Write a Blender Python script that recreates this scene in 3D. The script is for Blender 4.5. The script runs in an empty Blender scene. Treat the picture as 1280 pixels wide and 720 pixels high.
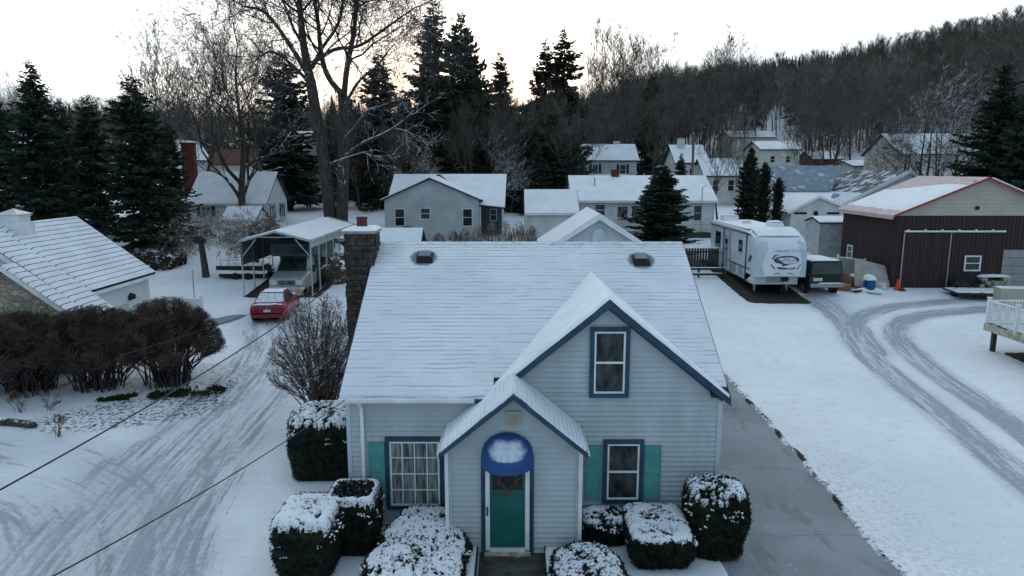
import bpy, math, random
import numpy as np
from mathutils import Vector, noise
PI = math.pi
sc = bpy.context.scene
# ---------------------------------------------------------------- camera
CAM_H, FPX, PITCH = 8.54, 875.0, math.radians(9.73)
cam_d = bpy.data.cameras.new("camera"); cam = bpy.data.objects.new("camera", cam_d)
sc.collection.objects.link(cam); sc.camera = cam
cam.location = (0, 0, CAM_H); cam.rotation_euler = (PI/2 - PITCH, 0, 0)
cam_d.sensor_width = 36; cam_d.lens = 36*FPX/1280; cam_d.clip_start = .1; cam_d.clip_end = 5000
# ---------------------------------------------------------------- world, sun, exposure
SUN_EL, SUN_AZ = math.radians(7), math.radians(-6)      # azimuth measured from +Y towards +X
world = bpy.data.worlds.new("World"); sc.world = world; world.use_nodes = True
nt = world.node_tree; nt.nodes.clear(); L = nt.links.new
sky = nt.nodes.new('ShaderNodeTexSky'); sky.sky_type = 'NISHITA'; sky.sun_disc = False
sky.sun_elevation = SUN_EL; sky.sun_rotation = SUN_AZ; sky.air_density = 1.2; sky.dust_density = 1.5; sky.ozone_density = 1.5
geo = nt.nodes.new('ShaderNodeTexCoord'); sep = nt.nodes.new('ShaderNodeSeparateXYZ'); L(geo.outputs['Generated'], sep.inputs[0])
# thin bright overcast: brighter towards the sunset side and near the horizon, blue-grey overhead and behind
def wmath(op, a, b=None, clamp=False):
    n = nt.nodes.new('ShaderNodeMath'); n.operation = op; n.use_clamp = clamp
    for i, v in enumerate((a, b)):
        if v is None: continue
        if isinstance(v, (int, float)): n.inputs[i].default_value = v
        else: L(v, n.inputs[i])
    return n.outputs[0]
dotn = nt.nodes.new('ShaderNodeVectorMath'); dotn.operation = 'DOT_PRODUCT'; L(geo.outputs['Generated'], dotn.inputs[0])
dotn.inputs[1].default_value = (math.sin(SUN_AZ), math.cos(SUN_AZ), 0.05)
glow = wmath('POWER', wmath('MAXIMUM', wmath('MULTIPLY', wmath('ADD', dotn.outputs['Value'], 1.0), .5), 0.0), 2.2)
ramp = nt.nodes.new('ShaderNodeValToRGB'); L(glow, ramp.inputs[0])
ramp.color_ramp.elements[0].position = 0; ramp.color_ramp.elements[0].color = (.56, .76, .96, 1)
ramp.color_ramp.elements[1].position = 1; ramp.color_ramp.elements[1].color = (3.2, 3.25, 3.3, 1)
e = ramp.color_ramp.elements.new(.45); e.color = (.74, .94, 1.14, 1)
# low band: warm at the sun, blue streaks of cloud further off
nz = nt.nodes.new('ShaderNodeTexNoise'); mp = nt.nodes.new('ShaderNodeMapping'); mp.inputs['Scale'].default_value = (2.2, 2.2, 9)
L(geo.outputs['Generated'], mp.inputs[0]); L(mp.outputs[0], nz.inputs['Vector']); nz.inputs['Scale'].default_value = 1.6; nz.inputs['Detail'].default_value = 5
low = nt.nodes.new('ShaderNodeMapRange'); low.interpolation_type = 'SMOOTHSTEP'; L(sep.outputs['Z'], low.inputs[0])
low.inputs[1].default_value = .21; low.inputs[2].default_value = .10; low.inputs[3].default_value = 0; low.inputs[4].default_value = 1
cl = nt.nodes.new('ShaderNodeMapRange'); cl.interpolation_type = 'SMOOTHSTEP'; L(nz.outputs[0], cl.inputs[0])
cl.inputs[1].default_value = .36; cl.inputs[2].default_value = .54
near = wmath('POWER', wmath('MAXIMUM', dotn.outputs['Value'], 0.0), 60.0)
bl = wmath('MULTIPLY', wmath('MULTIPLY', low.outputs[0], cl.outputs[0]), wmath('SUBTRACT', 1.0, near, True), True)
def wmix(f, a, b):
    n = nt.nodes.new('ShaderNodeMix'); n.data_type = 'RGBA'; L(f, n.inputs[0])
    for i, v in ((6, a), (7, b)):
        if isinstance(v, tuple): n.inputs[i].default_value = v
        else: L(v, n.inputs[i])
    return n.outputs[2]
c1 = wmix(wmath('MULTIPLY', bl, .85), ramp.outputs[0], (.62, .90, 1.15, 1))
c2 = wmix(wmath('MULTIPLY', wmath('MULTIPLY', near, low.outputs[0]), .6), c1, (1.75, 1.15, .85, 1))
bg1 = nt.nodes.new('ShaderNodeBackground'); L(sky.outputs[0], bg1.inputs[0]); bg1.inputs[1].default_value = .025
bg2 = nt.nodes.new('ShaderNodeBackground'); L(c2, bg2.inputs[0]); bg2.inputs[1].default_value = .66
add = nt.nodes.new('ShaderNodeAddShader'); L(bg1.outputs[0], add.inputs[0]); L(bg2.outputs[0], add.inputs[1])
wo = nt.nodes.new('ShaderNodeOutputWorld'); L(add.outputs[0], wo.inputs[0])
sun_d = bpy.data.lights.new("sun", 'SUN'); sun = bpy.data.objects.new("sun", sun_d); sc.collection.objects.link(sun)
sun_d.energy = .5; sun_d.angle = math.radians(18); sun_d.color = (1, .86, .72)
sun.rotation_euler = (-(PI/2 - SUN_EL - math.radians(4)), 0, -SUN_AZ)      # shines from beyond the trees towards the camera
vs = sc.view_settings; vs.view_transform = 'Standard'; vs.look = 'None'; vs.gamma = 1; vs.exposure = 0.0; vs.use_curve_mapping = False
sc.cycles.max_bounces = 6; sc.cycles.transparent_max_bounces = 8; sc.cycles.use_denoising = True

# ---------------------------------------------------------------- projection helpers (a pixel of the 1280x720 photo -> a point of the place)
def ray(u, v):
    a = (u - 640)/FPX; b = (360 - v)/FPX
    return a, math.cos(PITCH) + b*math.sin(PITCH), -math.sin(PITCH) + b*math.cos(PITCH)
def D(u, v, Y):
    a, y, z = ray(u, v); t = Y/y
    return Vector((a*t, Y, CAM_H + z*t))
def smooth(a, b, x):
    t = min(1, max(0, (x-a)/(b-a))); return t*t*(3-2*t)
GY = [(-50, 0), (17, 0), (26, .45), (40, 1.2), (50, 2.1), (58, 3.0), (70, 3.7), (100, 4.6), (150, 6.5), (2000, 8)]
HA = [(-2, 8), (-.6, 10), (.02, 10), (.10, 14), (.16, 22), (.25, 28), (.41, 31), (.73, 42), (1.2, 46), (3, 30)]
def terp(T, x):
    for (a, fa), (b, fb) in zip(T, T[1:]):
        if x < b: return fa + (fb-fa)*max(0, (x-a)/(b-a))
    return T[-1][1]
def ground(x, y):
    g = terp(GY, y)
    r = math.hypot(x, y)
    if y > 70:
        g += terp(HA, x/y)*smooth(85, 330, r)
    return g
def G(u, v):
    a, y, z = ray(u, v); t = 5.0
    for _ in range(60):
        h = CAM_H + z*t - ground(a*t, y*t)
        if h < .002: break
        t += h/abs(z)*.7 if z < 0 else 2
    return Vector((a*t, y*t, ground(a*t, y*t)))

# ---------------------------------------------------------------- materials
MATS = {}
def nmath(t, op, a, b=None, clamp=False):
    n = t.nodes.new('ShaderNodeMath'); n.operation = op; n.use_clamp = clamp
    for i, v in enumerate((a, b)):
        if v is None: continue
        if isinstance(v, (int, float)): n.inputs[i].default_value = v
        else: t.links.new(v, n.inputs[i])
    return n.outputs[0]
def nmix(t, f, a, b, mode='MIX'):
    n = t.nodes.new('ShaderNodeMix'); n.data_type = 'RGBA'; n.blend_type = mode
    for i, v in ((0, f), (6, a), (7, b)):
        if isinstance(v, (int, float, tuple)): n.inputs[i].default_value = v if not isinstance(v, tuple) else (tuple(v)+(1,))[:4]
        else: t.links.new(v, n.inputs[i])
    return n.outputs[2]
def nnoise(t, vec, scale, detail=4, rough=.55):
    n = t.nodes.new('ShaderNodeTexNoise'); n.inputs['Scale'].default_value = scale; n.inputs['Detail'].default_value = detail
    n.inputs['Roughness'].default_value = rough; t.links.new(vec, n.inputs['Vector']); return n.outputs[0]
def nramp(t, x, lo, hi, a=0., b=1.):
    n = t.nodes.new('ShaderNodeMapRange'); n.interpolation_type = 'SMOOTHSTEP'; t.links.new(x, n.inputs[0])
    for i, v in enumerate((lo, hi, a, b)): n.inputs[i+1].default_value = v
    return n.outputs[0]
def nscale(t, vec, s):
    n = t.nodes.new('ShaderNodeMapping'); n.inputs['Scale'].default_value = s; t.links.new(vec, n.inputs[0]); return n.outputs[0]
def newmat(name):
    m = bpy.data.materials.new(name); m.use_nodes = True; t = m.node_tree
    b = t.nodes['Principled BSDF']; tc = t.nodes.new('ShaderNodeTexCoord')
    MATS[name] = m; return m, t, b, tc.outputs['Object']
SNOWC = (.80, .83, .87)
def mat(name, col, rough=.7, var=.15, scale=3, bump=0, bscale=30, snow=0, snowz=.55, metal=0, spec=.3, stretch=(1, 1, 1), spots=None):
    m, t, b, co = newmat(name)
    cs = nscale(t, co, stretch)
    n = nnoise(t, cs, scale, 5)
    lo = tuple(c*(1-var*1.6) for c in col); hi = tuple(min(1, c*(1+var*1.6)) for c in col)
    c = nmix(t, nramp(t, n, .3, .7), lo, hi)
    if spots:
        c = nmix(t, nramp(t, nnoise(t, cs, spots[1], 4), spots[2], spots[2]+.08), c, spots[0])
    if snow:
        g = t.nodes.new('ShaderNodeNewGeometry'); s = t.nodes.new('ShaderNodeSeparateXYZ'); t.links.new(g.outputs['True Normal'], s.inputs[0])
        k = nmath(t, 'MULTIPLY', nramp(t, s.outputs[2], snowz, snowz+.25), nramp(t, nnoise(t, co, 2.3, 4), .62-snow*.35, .72-snow*.35), True)
        c = nmix(t, k, c, SNOWC)
    t.links.new(c, b.inputs['Base Color']); b.inputs['Roughness'].default_value = rough; b.inputs['Metallic'].default_value = metal
    b.inputs['Specular IOR Level'].default_value = spec
    if bump:
        bn = t.nodes.new('ShaderNodeBump'); bn.inputs['Strength'].default_value = bump; bn.inputs['Distance'].default_value = .02
        t.links.new(nnoise(t, cs, bscale, 4), bn.inputs['Height']); t.links.new(bn.outputs[0], b.inputs['Normal'])
    return m
mat('snow', SNOWC, .85, .035, 1.2, bump=.5, bscale=14, spec=.15)
mat('snow_far', (.78, .82, .86), .9, .05, .5, spec=.1)
mat('snow_thin', (.60, .66, .73), .85, .15, 6, bump=.3, bscale=40, spec=.15, spots=((.25, .28, .31), 9, .60))
mat('siding', (.43, .485, .505), .55, .06, 1.6, spec=.3, stretch=(1, 1, .3), spots=((.37, .425, .46), 2.2, .60))
mat('siding_porch', (.43, .485, .505), .55, .05, .9, spec=.3)
mat('corner_board', (.45, .52, .56), .5, .05, 2)
mat('white_paint', (.72, .74, .74), .45, .06, 2)
mat('far_white', (.60, .62, .62), .6, .06, 1)
mat('far_cream', (.56, .56, .50), .6, .06, 1)
mat('far_grey', (.42, .44, .45), .6, .08, 1)
mat('garage_pale', (.42, .47, .50), .6, .06, 1)
mat('navy_trim', (.020, .055, .095), .4, .15, 4)
mat('teal_door', (.035, .36, .31), .35, .1, 2)
mat('teal_shutter', (.075, .30, .28), .5, .08, 3)
m, t, b, co = newmat('awning_blue')      # blue canvas with one soft patch of streaky snow on its crown
s = t.nodes.new('ShaderNodeSeparateXYZ'); t.links.new(co, s.inputs[0])
ax_ = nmath(t, 'ABSOLUTE', nmath(t, 'ADD', s.outputs[0], .60))
k = nmath(t, 'MULTIPLY', nramp(t, nmath(t, 'ADD', ax_, nmath(t, 'MULTIPLY', nmath(t, 'ABSOLUTE', nmath(t, 'SUBTRACT', s.outputs[2], 2.62)), .6)), .62, .24), nmath(t, 'MULTIPLY', nramp(t, s.outputs[2], 2.40, 2.50), nramp(t, s.outputs[2], 2.92, 2.76)))
k = nmath(t, 'SUBTRACT', nmath(t, 'MULTIPLY', k, 1.25), nmath(t, 'MULTIPLY', nnoise(t, nscale(t, co, (10, 10, 1.2)), 1.3, 5, .6), .95), True)
k = nramp(t, k, .0, 1.0)
c = nmix(t, nnoise(t, co, 5, 4), (.006, .045, .17), (.012, .085, .28))
t.links.new(nmix(t, k, c, (.62, .68, .76)), b.inputs['Base Color']); b.inputs['Roughness'].default_value = .6
mat('brick', (.12, .032, .027), .85, .25, 5, bump=.3)
mat('clay', (.11, .032, .030), .8, .15, 8)
mat('concrete_wet', (.07, .068, .062), .45, .3, 2.5, bump=.3, spots=((.55, .58, .62), 1.7, .62))
mat('concrete', (.30, .29, .27), .85, .2, 3, bump=.3)
mat('shingle_dark', (.030, .034, .040), .9, .2, 6, bump=.3)
mat('shingle_blue', (.20, .25, .31), .85, .12, 2, spots=((.50, .56, .62), .9, .58), stretch=(1, 1, 1))
mat('shingle_brown', (.10, .045, .03), .9, .2, 3)
mat('patchy_roof', (.10, .115, .13), .9, .3, 2, spots=((.50, .56, .62), 1.1, .50))
mat('bark', (.060, .050, .043), .95, .3, 3, bump=.8, bscale=9, snow=.35, snowz=.35, stretch=(3, 3, .6))
mat('twig', (.050, .041, .036), .95, .25, 1, snow=.30, snowz=.4)
mat('twig_grey', (.100, .086, .073), .95, .3, 1, snow=.15, snowz=.5)
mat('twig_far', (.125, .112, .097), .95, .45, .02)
mat('twig_snowy', (.075, .063, .055), .95, .3, 1, snow=.62, snowz=.25)
mat('cane', (.16, .125, .10), .95, .3, 2, snow=.3, snowz=.3)
mat('hedge_twig', (.080, .054, .045), .9, .35, 1.5)
mat('hedge_stem', (.045, .036, .034), .9, .3, 2, snow=.2, snowz=.5)
mat('side_bush', (.10, .074, .060), .9, .3, 2, snow=.5, snowz=.3)
mat('needles', (.020, .040, .024), .8, .5, 1.3, snow=.12, snowz=.8)
mat('needles_snowy', (.030, .045, .035), .8, .4, 1.3, snow=.55, snowz=.6)
mat('needles_far', (.026, .042, .030), .85, .5, .12)
mat('pine_thin', (.030, .040, .022), .8, .5, 1.3)
mat('yew', (.009, .017, .008), .75, .6, 6)
mat('juniper', (.012, .021, .010), .75, .6, 8)
mat('rust_leaf', (.20, .065, .035), .8, .4, 2, snow=.3, snowz=.8)
mat('grass', (.022, .034, .012), .9, .4, 9)
mat('dead_leaf', (.05, .04, .03), .9, .5, 9, snow=.4, snowz=.5)
mat('brown_metal', (.034, .019, .019), .6, .2, 1.5, stretch=(4, 4, .3))
mat('tan_siding', (.44, .40, .34), .6, .06, 1)
mat('red_trim', (.30, .045, .045), .5, .1, 4)
mat('pink_metal', (.48, .38, .39), .5, .08, 2)
mat('garage_door', (.27, .27, .26), .6, .08, 2)
mat('metal_grey', (.30, .32, .33), .35, .1, 4, metal=.6)
mat('galv', (.42, .46, .46), .4, .1, 3, metal=.3)
mat('green_or_shade_panel', (.055, .085, .085), .5, .12, 2)  # dark green panels; also stands in for shade on coach body and porch
mat('black', (.012, .012, .013), .6, .2, 5)
mat('tyre', (.015, .015, .015), .9, .2, 9)
mat('wood_dark', (.055, .048, .042), .9, .3, 4, snow=.3, snowz=.6, stretch=(5, 5, .5))
mat('wood_pale', (.40, .38, .30), .8, .2, 4)
mat('pole_wood', (.22, .12, .08), .9, .2, 4)
mat('blue_plastic', (.008, .07, .20), .4, .12, 4)
mat('orange_plastic', (.80, .04, .02), .5, .05, 4)
mat('cardboard', (.23, .12, .06), .85, .15, 4)
mat('board_panel', (.36, .36, .32), .8, .1, 2)
mat('rv_body', (.50, .56, .60), .3, .05, 2, spec=.5)
mat('rv_cap', (.70, .75, .80), .3, .04, 1, spec=.5)
mat('rv_grey', (.28, .31, .34), .35, .06, 2)
mat('rv_mark', (.06, .065, .075), .4, .25, 5)
mat('rv_mark_pale', (.26, .28, .31), .4, .2, 9)
mat('car_red', (.21, .003, .020), .28, .06, 2, spec=.6)
mat('van_silver', (.33, .35, .36), .35, .08, 2, metal=.2, spec=.5)
mat('suv_green', (.006, .020, .017), .35, .1, 2, spec=.3)
mat('tail_lamp', (.35, .01, .01), .2, .05, 9)
mat('lamp_clear', (.55, .56, .55), .15, .1, 9)
mat('plate', (.55, .56, .55), .5, .25, 30)
mat('curtain', (.62, .66, .60), .9, .45, 2.4, stretch=(7, 1, .8))
mat('blind_dark', (.10, .11, .11), .8, .6, 2.2, stretch=(2, 1, 1))
mat('wicker', (.16, .11, .065), .9, .4, 20, bump=.5)
mat('brass', (.30, .22, .10), .35, .1, 9, metal=.7)
mat('cable', (.015, .017, .020), .6, .1, 9)
mat('mulch', (.035, .032, .025), .95, .5, 8)
m, t, b, co = newmat('glass')          # window glass: dark, mirror-like at glancing angles
b.inputs['Base Color'].default_value = (.02, .025, .028, 1); b.inputs['Roughness'].default_value = .08; b.inputs['Transmission Weight'].default_value = 0
tr = t.nodes.new('ShaderNodeBsdfTransparent'); tr.inputs[0].default_value = (.92, .95, .95, 1); mx = t.nodes.new('ShaderNodeMixShader'); mx.inputs[0].default_value = .22
t.links.new(tr.outputs[0], mx.inputs[1]); t.links.new(b.outputs[0], mx.inputs[2]); t.links.new(mx.outputs[0], t.nodes['Material Output'].inputs[0])
mat('glass_dark', (.016, .022, .026), .12, .5, 1.2, spec=.5)
mat('car_glass', (.010, .030, .024), .1, .4, 2, spec=.6)
# shingle roof under thin snow: every course's edge shows as a broken darker line
def course_snow(name, spacing, strength, dark, axis=1, thick=.16, tone=(.76, .80, .85), wobble=.5, full=.5):
    m, t, b, co = newmat(name)
    s = t.nodes.new('ShaderNodeSeparateXYZ'); t.links.new(co, s.inputs[0])
    wob = nmath(t, 'MULTIPLY', nmath(t, 'SUBTRACT', nnoise(t, co, 1.3, 3), .5), spacing*wobble)
    ph = nmath(t, 'FRACT', nmath(t, 'DIVIDE', nmath(t, 'ADD', s.outputs[axis], wob), spacing))
    line = nmath(t, 'MULTIPLY', nramp(t, ph, 0, thick*.5), nramp(t, ph, thick*1.6, thick, 0, 1))
    st = [14, 14, 14]; st[axis] = 14; 
    sv = nscale(t, co, (.9, 6, 6) if axis != 0 else (6, .9, 6))
    brk = nmath(t, 'ADD', nramp(t, nnoise(t, sv, 1.1, 4), .38, .66), nmath(t, 'MULTIPLY', nramp(t, nnoise(t, co, .35, 3), .45-.5*(full > .6), .65-.5*(full > .6)), full), True)
    k = nmath(t, 'MULTIPLY', nmath(t, 'MULTIPLY', line, brk), strength, True)
    base = nmix(t, nramp(t, nnoise(t, co, .7, 5), .3, .7), tuple(c*.90 for c in tone), tuple(c*1.04 for c in tone))
    if name == 'snow_courses':      # thin melted fringe along the ridge and round the two roof vents
        y_ = nmath(t, 'ADD', s.outputs[1], nmath(t, 'MULTIPLY', nnoise(t, co, 1.1, 4), .8))
        mel = nmath(t, 'MULTIPLY', nramp(t, y_, 2.45, 2.95), nmath(t, 'ADD', nmath(t, 'MULTIPLY', line, .8), nmath(t, 'MULTIPLY', nramp(t, nnoise(t, nscale(t, co, (2, 6, 6)), 2.5, 5), .5, .62), .5)))
        for vx, vy in ((-3.02, 1.85), (3.17, 1.74)):
            dx = nmath(t, 'MULTIPLY', nmath(t, 'ADD', s.outputs[0], -vx), .85); dy = nmath(t, 'ADD', s.outputs[1], -vy)
            d = nmath(t, 'ADD', nmath(t, 'POWER', nmath(t, 'ADD', nmath(t, 'MULTIPLY', dx, dx), nmath(t, 'MULTIPLY', dy, dy)), .5), nmath(t, 'MULTIPLY', nnoise(t, co, 9, 4), .14))
            mel = nmath(t, 'MAXIMUM', mel, nramp(t, d, .44, .34))
        k = nmath(t, 'MAXIMUM', k, nmath(t, 'MULTIPLY', mel, .85), True)
        dark = (.12, .14, .165)
    t.links.new(nmix(t, k, base, dark), b.inputs['Base Color']); b.inputs['Roughness'].default_value = .85; b.inputs['Specular IOR Level'].default_value = .15
    bn = t.nodes.new('ShaderNodeBump'); bn.inputs['Strength'].default_value = .6; bn.inputs['Distance'].default_value = .02
    t.links.new(nmath(t, 'ADD', nmath(t, 'MULTIPLY', ph, -.8), nmath(t, 'MULTIPLY', nnoise(t, co, 9, 4), .7)), bn.inputs['Height']); t.links.new(bn.outputs[0], b.inputs['Normal'])
    return m
course_snow('snow_courses', .125, .50, (.22, .26, .30), thick=.22)
course_snow('snow_shakes', .235, .95, (.06, .07, .085), axis=0, thick=.15, wobble=.12, full=.75)
course_snow('snow_streaks', .10, .42, (.34, .39, .44), axis=0, thick=.25, wobble=.5, full=.6)
def fieldstone(name, lo, hi, mortar, sc_=4.0):
    m, t, b, co = newmat(name)
    sv = nscale(t, co, (1, 1, 1.7))
    w = t.nodes.new('ShaderNodeVectorMath'); w.operation = 'ADD'; t.links.new(sv, w.inputs[0])
    nn = t.nodes.new('ShaderNodeTexNoise'); nn.inputs['Scale'].default_value = 3; t.links.new(co, nn.inputs['Vector']); w2 = t.nodes.new('ShaderNodeVectorMath'); w2.operation = 'SCALE'; w2.inputs['Scale'].default_value = .15; t.links.new(nn.outputs['Color'], w2.inputs[0]); t.links.new(w2.outputs[0], w.inputs[1])
    v = t.nodes.new('ShaderNodeTexVoronoi'); v.inputs['Scale'].default_value = sc_; t.links.new(w.outputs[0], v.inputs['Vector'])
    v2 = t.nodes.new('ShaderNodeTexVoronoi'); v2.feature = 'DISTANCE_TO_EDGE'; v2.inputs['Scale'].default_value = sc_; t.links.new(w.outputs[0], v2.inputs['Vector'])
    s = t.nodes.new('ShaderNodeSeparateXYZ'); t.links.new(v.outputs['Color'], s.inputs[0])
    c = nmix(t, s.outputs[0], lo, hi); c = nmix(t, nmath(t, 'MULTIPLY', nramp(t, nnoise(t, co, 12, 4), .3, .7), .4), c, tuple(x*.6 for x in lo))
    c = nmix(t, nramp(t, v2.outputs['Distance'], .05, .02), c, mortar)
    t.links.new(c, b.inputs['Base Color']); b.inputs['Roughness'].default_value = .9
    bn = t.nodes.new('ShaderNodeBump'); bn.inputs['Strength'].default_value = .8; bn.inputs['Distance'].default_value = .03; t.links.new(nramp(t, v2.outputs['Distance'], 0, .12), bn.inputs['Height']); t.links.new(bn.outputs[0], b.inputs['Normal'])
fieldstone('stone', (.028, .021, .018), (.10, .072, .055), (.035, .030, .027), 6.0)
fieldstone('stone_wall', (.30, .26, .20), (.62, .54, .42), (.22, .20, .17), 3.2)
# asphalt with cracks
m, t, b, co = newmat('asphalt')
c = nmix(t, nramp(t, nnoise(t, co, 60, 3), .3, .7), (.175, .19, .205), (.26, .285, .31))
c = nmix(t, nmath(t, 'MULTIPLY', nramp(t, nnoise(t, co, .5, 4), .35, .7), .8), c, (.30, .33, .36))
c = nmix(t, nmath(t, 'MULTIPLY', nramp(t, nnoise(t, nscale(t, co, (1, .35, 1)), 1.3, 6, .7), .52, .66), .55), c, (.13, .145, .16))
c = nmix(t, nmath(t, 'MULTIPLY', nramp(t, nnoise(t, co, 3.2, 6, .8), .62, .70), .5), c, (.55, .60, .66))
s = t.nodes.new('ShaderNodeSeparateXYZ'); t.links.new(co, s.inputs[0])
yy = nmath(t, 'ADD', s.outputs[1], nmath(t, 'MULTIPLY', nnoise(t, co, .9, 5), .5))
for y0 in (15.4, 18.9, 23.2):
    d = nmath(t, 'ABSOLUTE', nmath(t, 'SUBTRACT', yy, y0+.25))
    c = nmix(t, nmath(t, 'MULTIPLY', nramp(t, d, .012, .003), nramp(t, nnoise(t, co, 2, 2), .3, .5)), c, (.03, .032, .035))
t.links.new(c, b.inputs['Base Color']); b.inputs['Roughness'].default_value = .85
bn = t.nodes.new('ShaderNodeBump'); bn.inputs['Strength'].default_value = .5; bn.inputs['Distance'].default_value = .01
t.links.new(nnoise(t, co, 90, 2), bn.inputs['Height']); t.links.new(bn.outputs[0], b.inputs['Normal'])
MATS['asphalt'].name
# snowy ground: clean snow, leaf-speckled snow, and grey pressed tracks that follow the lane attributes
m, t, b, co = newmat('snow_ground')
def attr(n):
    a = t.nodes.new('ShaderNodeAttribute'); a.attribute_name = n; s = t.nodes.new('ShaderNodeSeparateXYZ'); t.links.new(a.outputs['Vector'], s.inputs[0]); return a.outputs['Vector'], s.outputs
big = nnoise(t, co, .22, 4)
c = nmix(t, nramp(t, big, .3, .7), (.71, .755, .80), (.83, .86, .895))
c = nmix(t, nmath(t, 'MULTIPLY', nramp(t, nnoise(t, nscale(t, co, (1, 2, 1)), 1.6, 6, .65), .45, .75), .5), c, (.60, .65, .70))
hts = [nmath(t, 'MULTIPLY', nnoise(t, co, 5, 6, .6), .5)]
for an in ('laneA', 'laneB'):
    vec, o = attr(an)
    sv = t.nodes.new('ShaderNodeCombineXYZ'); t.links.new(nmath(t, 'MULTIPLY', o[0], 6.5), sv.inputs[0]); t.links.new(nmath(t, 'MULTIPLY', o[1], .42), sv.inputs[1])
    ns = nnoise(t, sv.outputs[0], 1.0, 6, .68)
    sw = t.nodes.new('ShaderNodeCombineXYZ'); t.links.new(nmath(t, 'MULTIPLY', o[0], 1.3), sw.inputs[0]); t.links.new(nmath(t, 'MULTIPLY', o[1], .12), sw.inputs[1])
    nw = nnoise(t, sw.outputs[0], 1.0, 3)
    mot = nnoise(t, co, 7, 4, .7)
    mixn = nmath(t, 'ADD', nmath(t, 'ADD', nmath(t, 'MULTIPLY', ns, .50), nmath(t, 'MULTIPLY', nw, .32)), nmath(t, 'MULTIPLY', mot, .18))
    th = nmath(t, 'SUBTRACT', mixn, nmath(t, 'MULTIPLY', nmath(t, 'SUBTRACT', 1.0, o[2]), .30))
    k = nramp(t, th, .45, .56) if an == 'laneA' else nramp(t, th, .42, .54)
    k2 = nmath(t, 'MULTIPLY', o[2], .26 if an == "laneA" else .40)
    k = nmath(t, 'MULTIPLY', nmath(t, 'ADD', nmath(t, 'MULTIPLY', k, .74), k2), nramp(t, o[2], 0, .4), True)
    c = nmix(t, k, c, (.34, .38, .42))
    dk = nmath(t, 'MULTIPLY', nramp(t, nmath(t, 'ADD', nmath(t, 'MULTIPLY', ns, .7), nmath(t, 'MULTIPLY', mot, .3)), .57, .70), nmath(t, 'MULTIPLY', o[2], .7))
    c = nmix(t, dk, c, (.20, .225, .25))
    hts.append(nmath(t, 'MULTIPLY', nmath(t, 'MULTIPLY', ns, -.8), o[2]))
vec, o = attr('litter')      # x = leaf litter / grass tips showing, painted shade under the left hedge, y = bare mulch or soil
spk = nramp(t, nnoise(t, co, 7.5, 6, .75), .50, .57)
c = nmix(t, nmath(t, 'MULTIPLY', spk, o[0], True), c, (.055, .06, .055))
c = nmix(t, nramp(t, nmath(t, 'ADD', o[1], nmath(t, 'MULTIPLY', nnoise(t, co, 6, 5), .5)), .70, .85), c, (.035, .033, .026))
c = nmix(t, nramp(t, nmath(t, 'ADD', o[2], nmath(t, 'MULTIPLY', nnoise(t, co, 3, 4), .4)), .65, .8), c, (.24, .265, .29))
lw = nmath(t, 'MULTIPLY', nramp(t, nnoise(t, nscale(t, co, (1, 1.6, 1)), 2.2, 7, .75), .58, .70), .42)
c = nmix(t, lw, c, (.33, .34, .32))
t.links.new(c, b.inputs['Base Color']); b.inputs['Roughness'].default_value = .85; b.inputs['Specular IOR Level'].default_value = .15
h = nmath(t, 'ADD', nmath(t, 'ADD', hts[0], hts[1]), hts[2])
bn = t.nodes.new('ShaderNodeBump'); bn.inputs['Strength'].default_value = .8; bn.inputs['Distance'].default_value = .05
t.links.new(h, bn.inputs['Height']); t.links.new(bn.outputs[0], b.inputs['Normal'])

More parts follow.
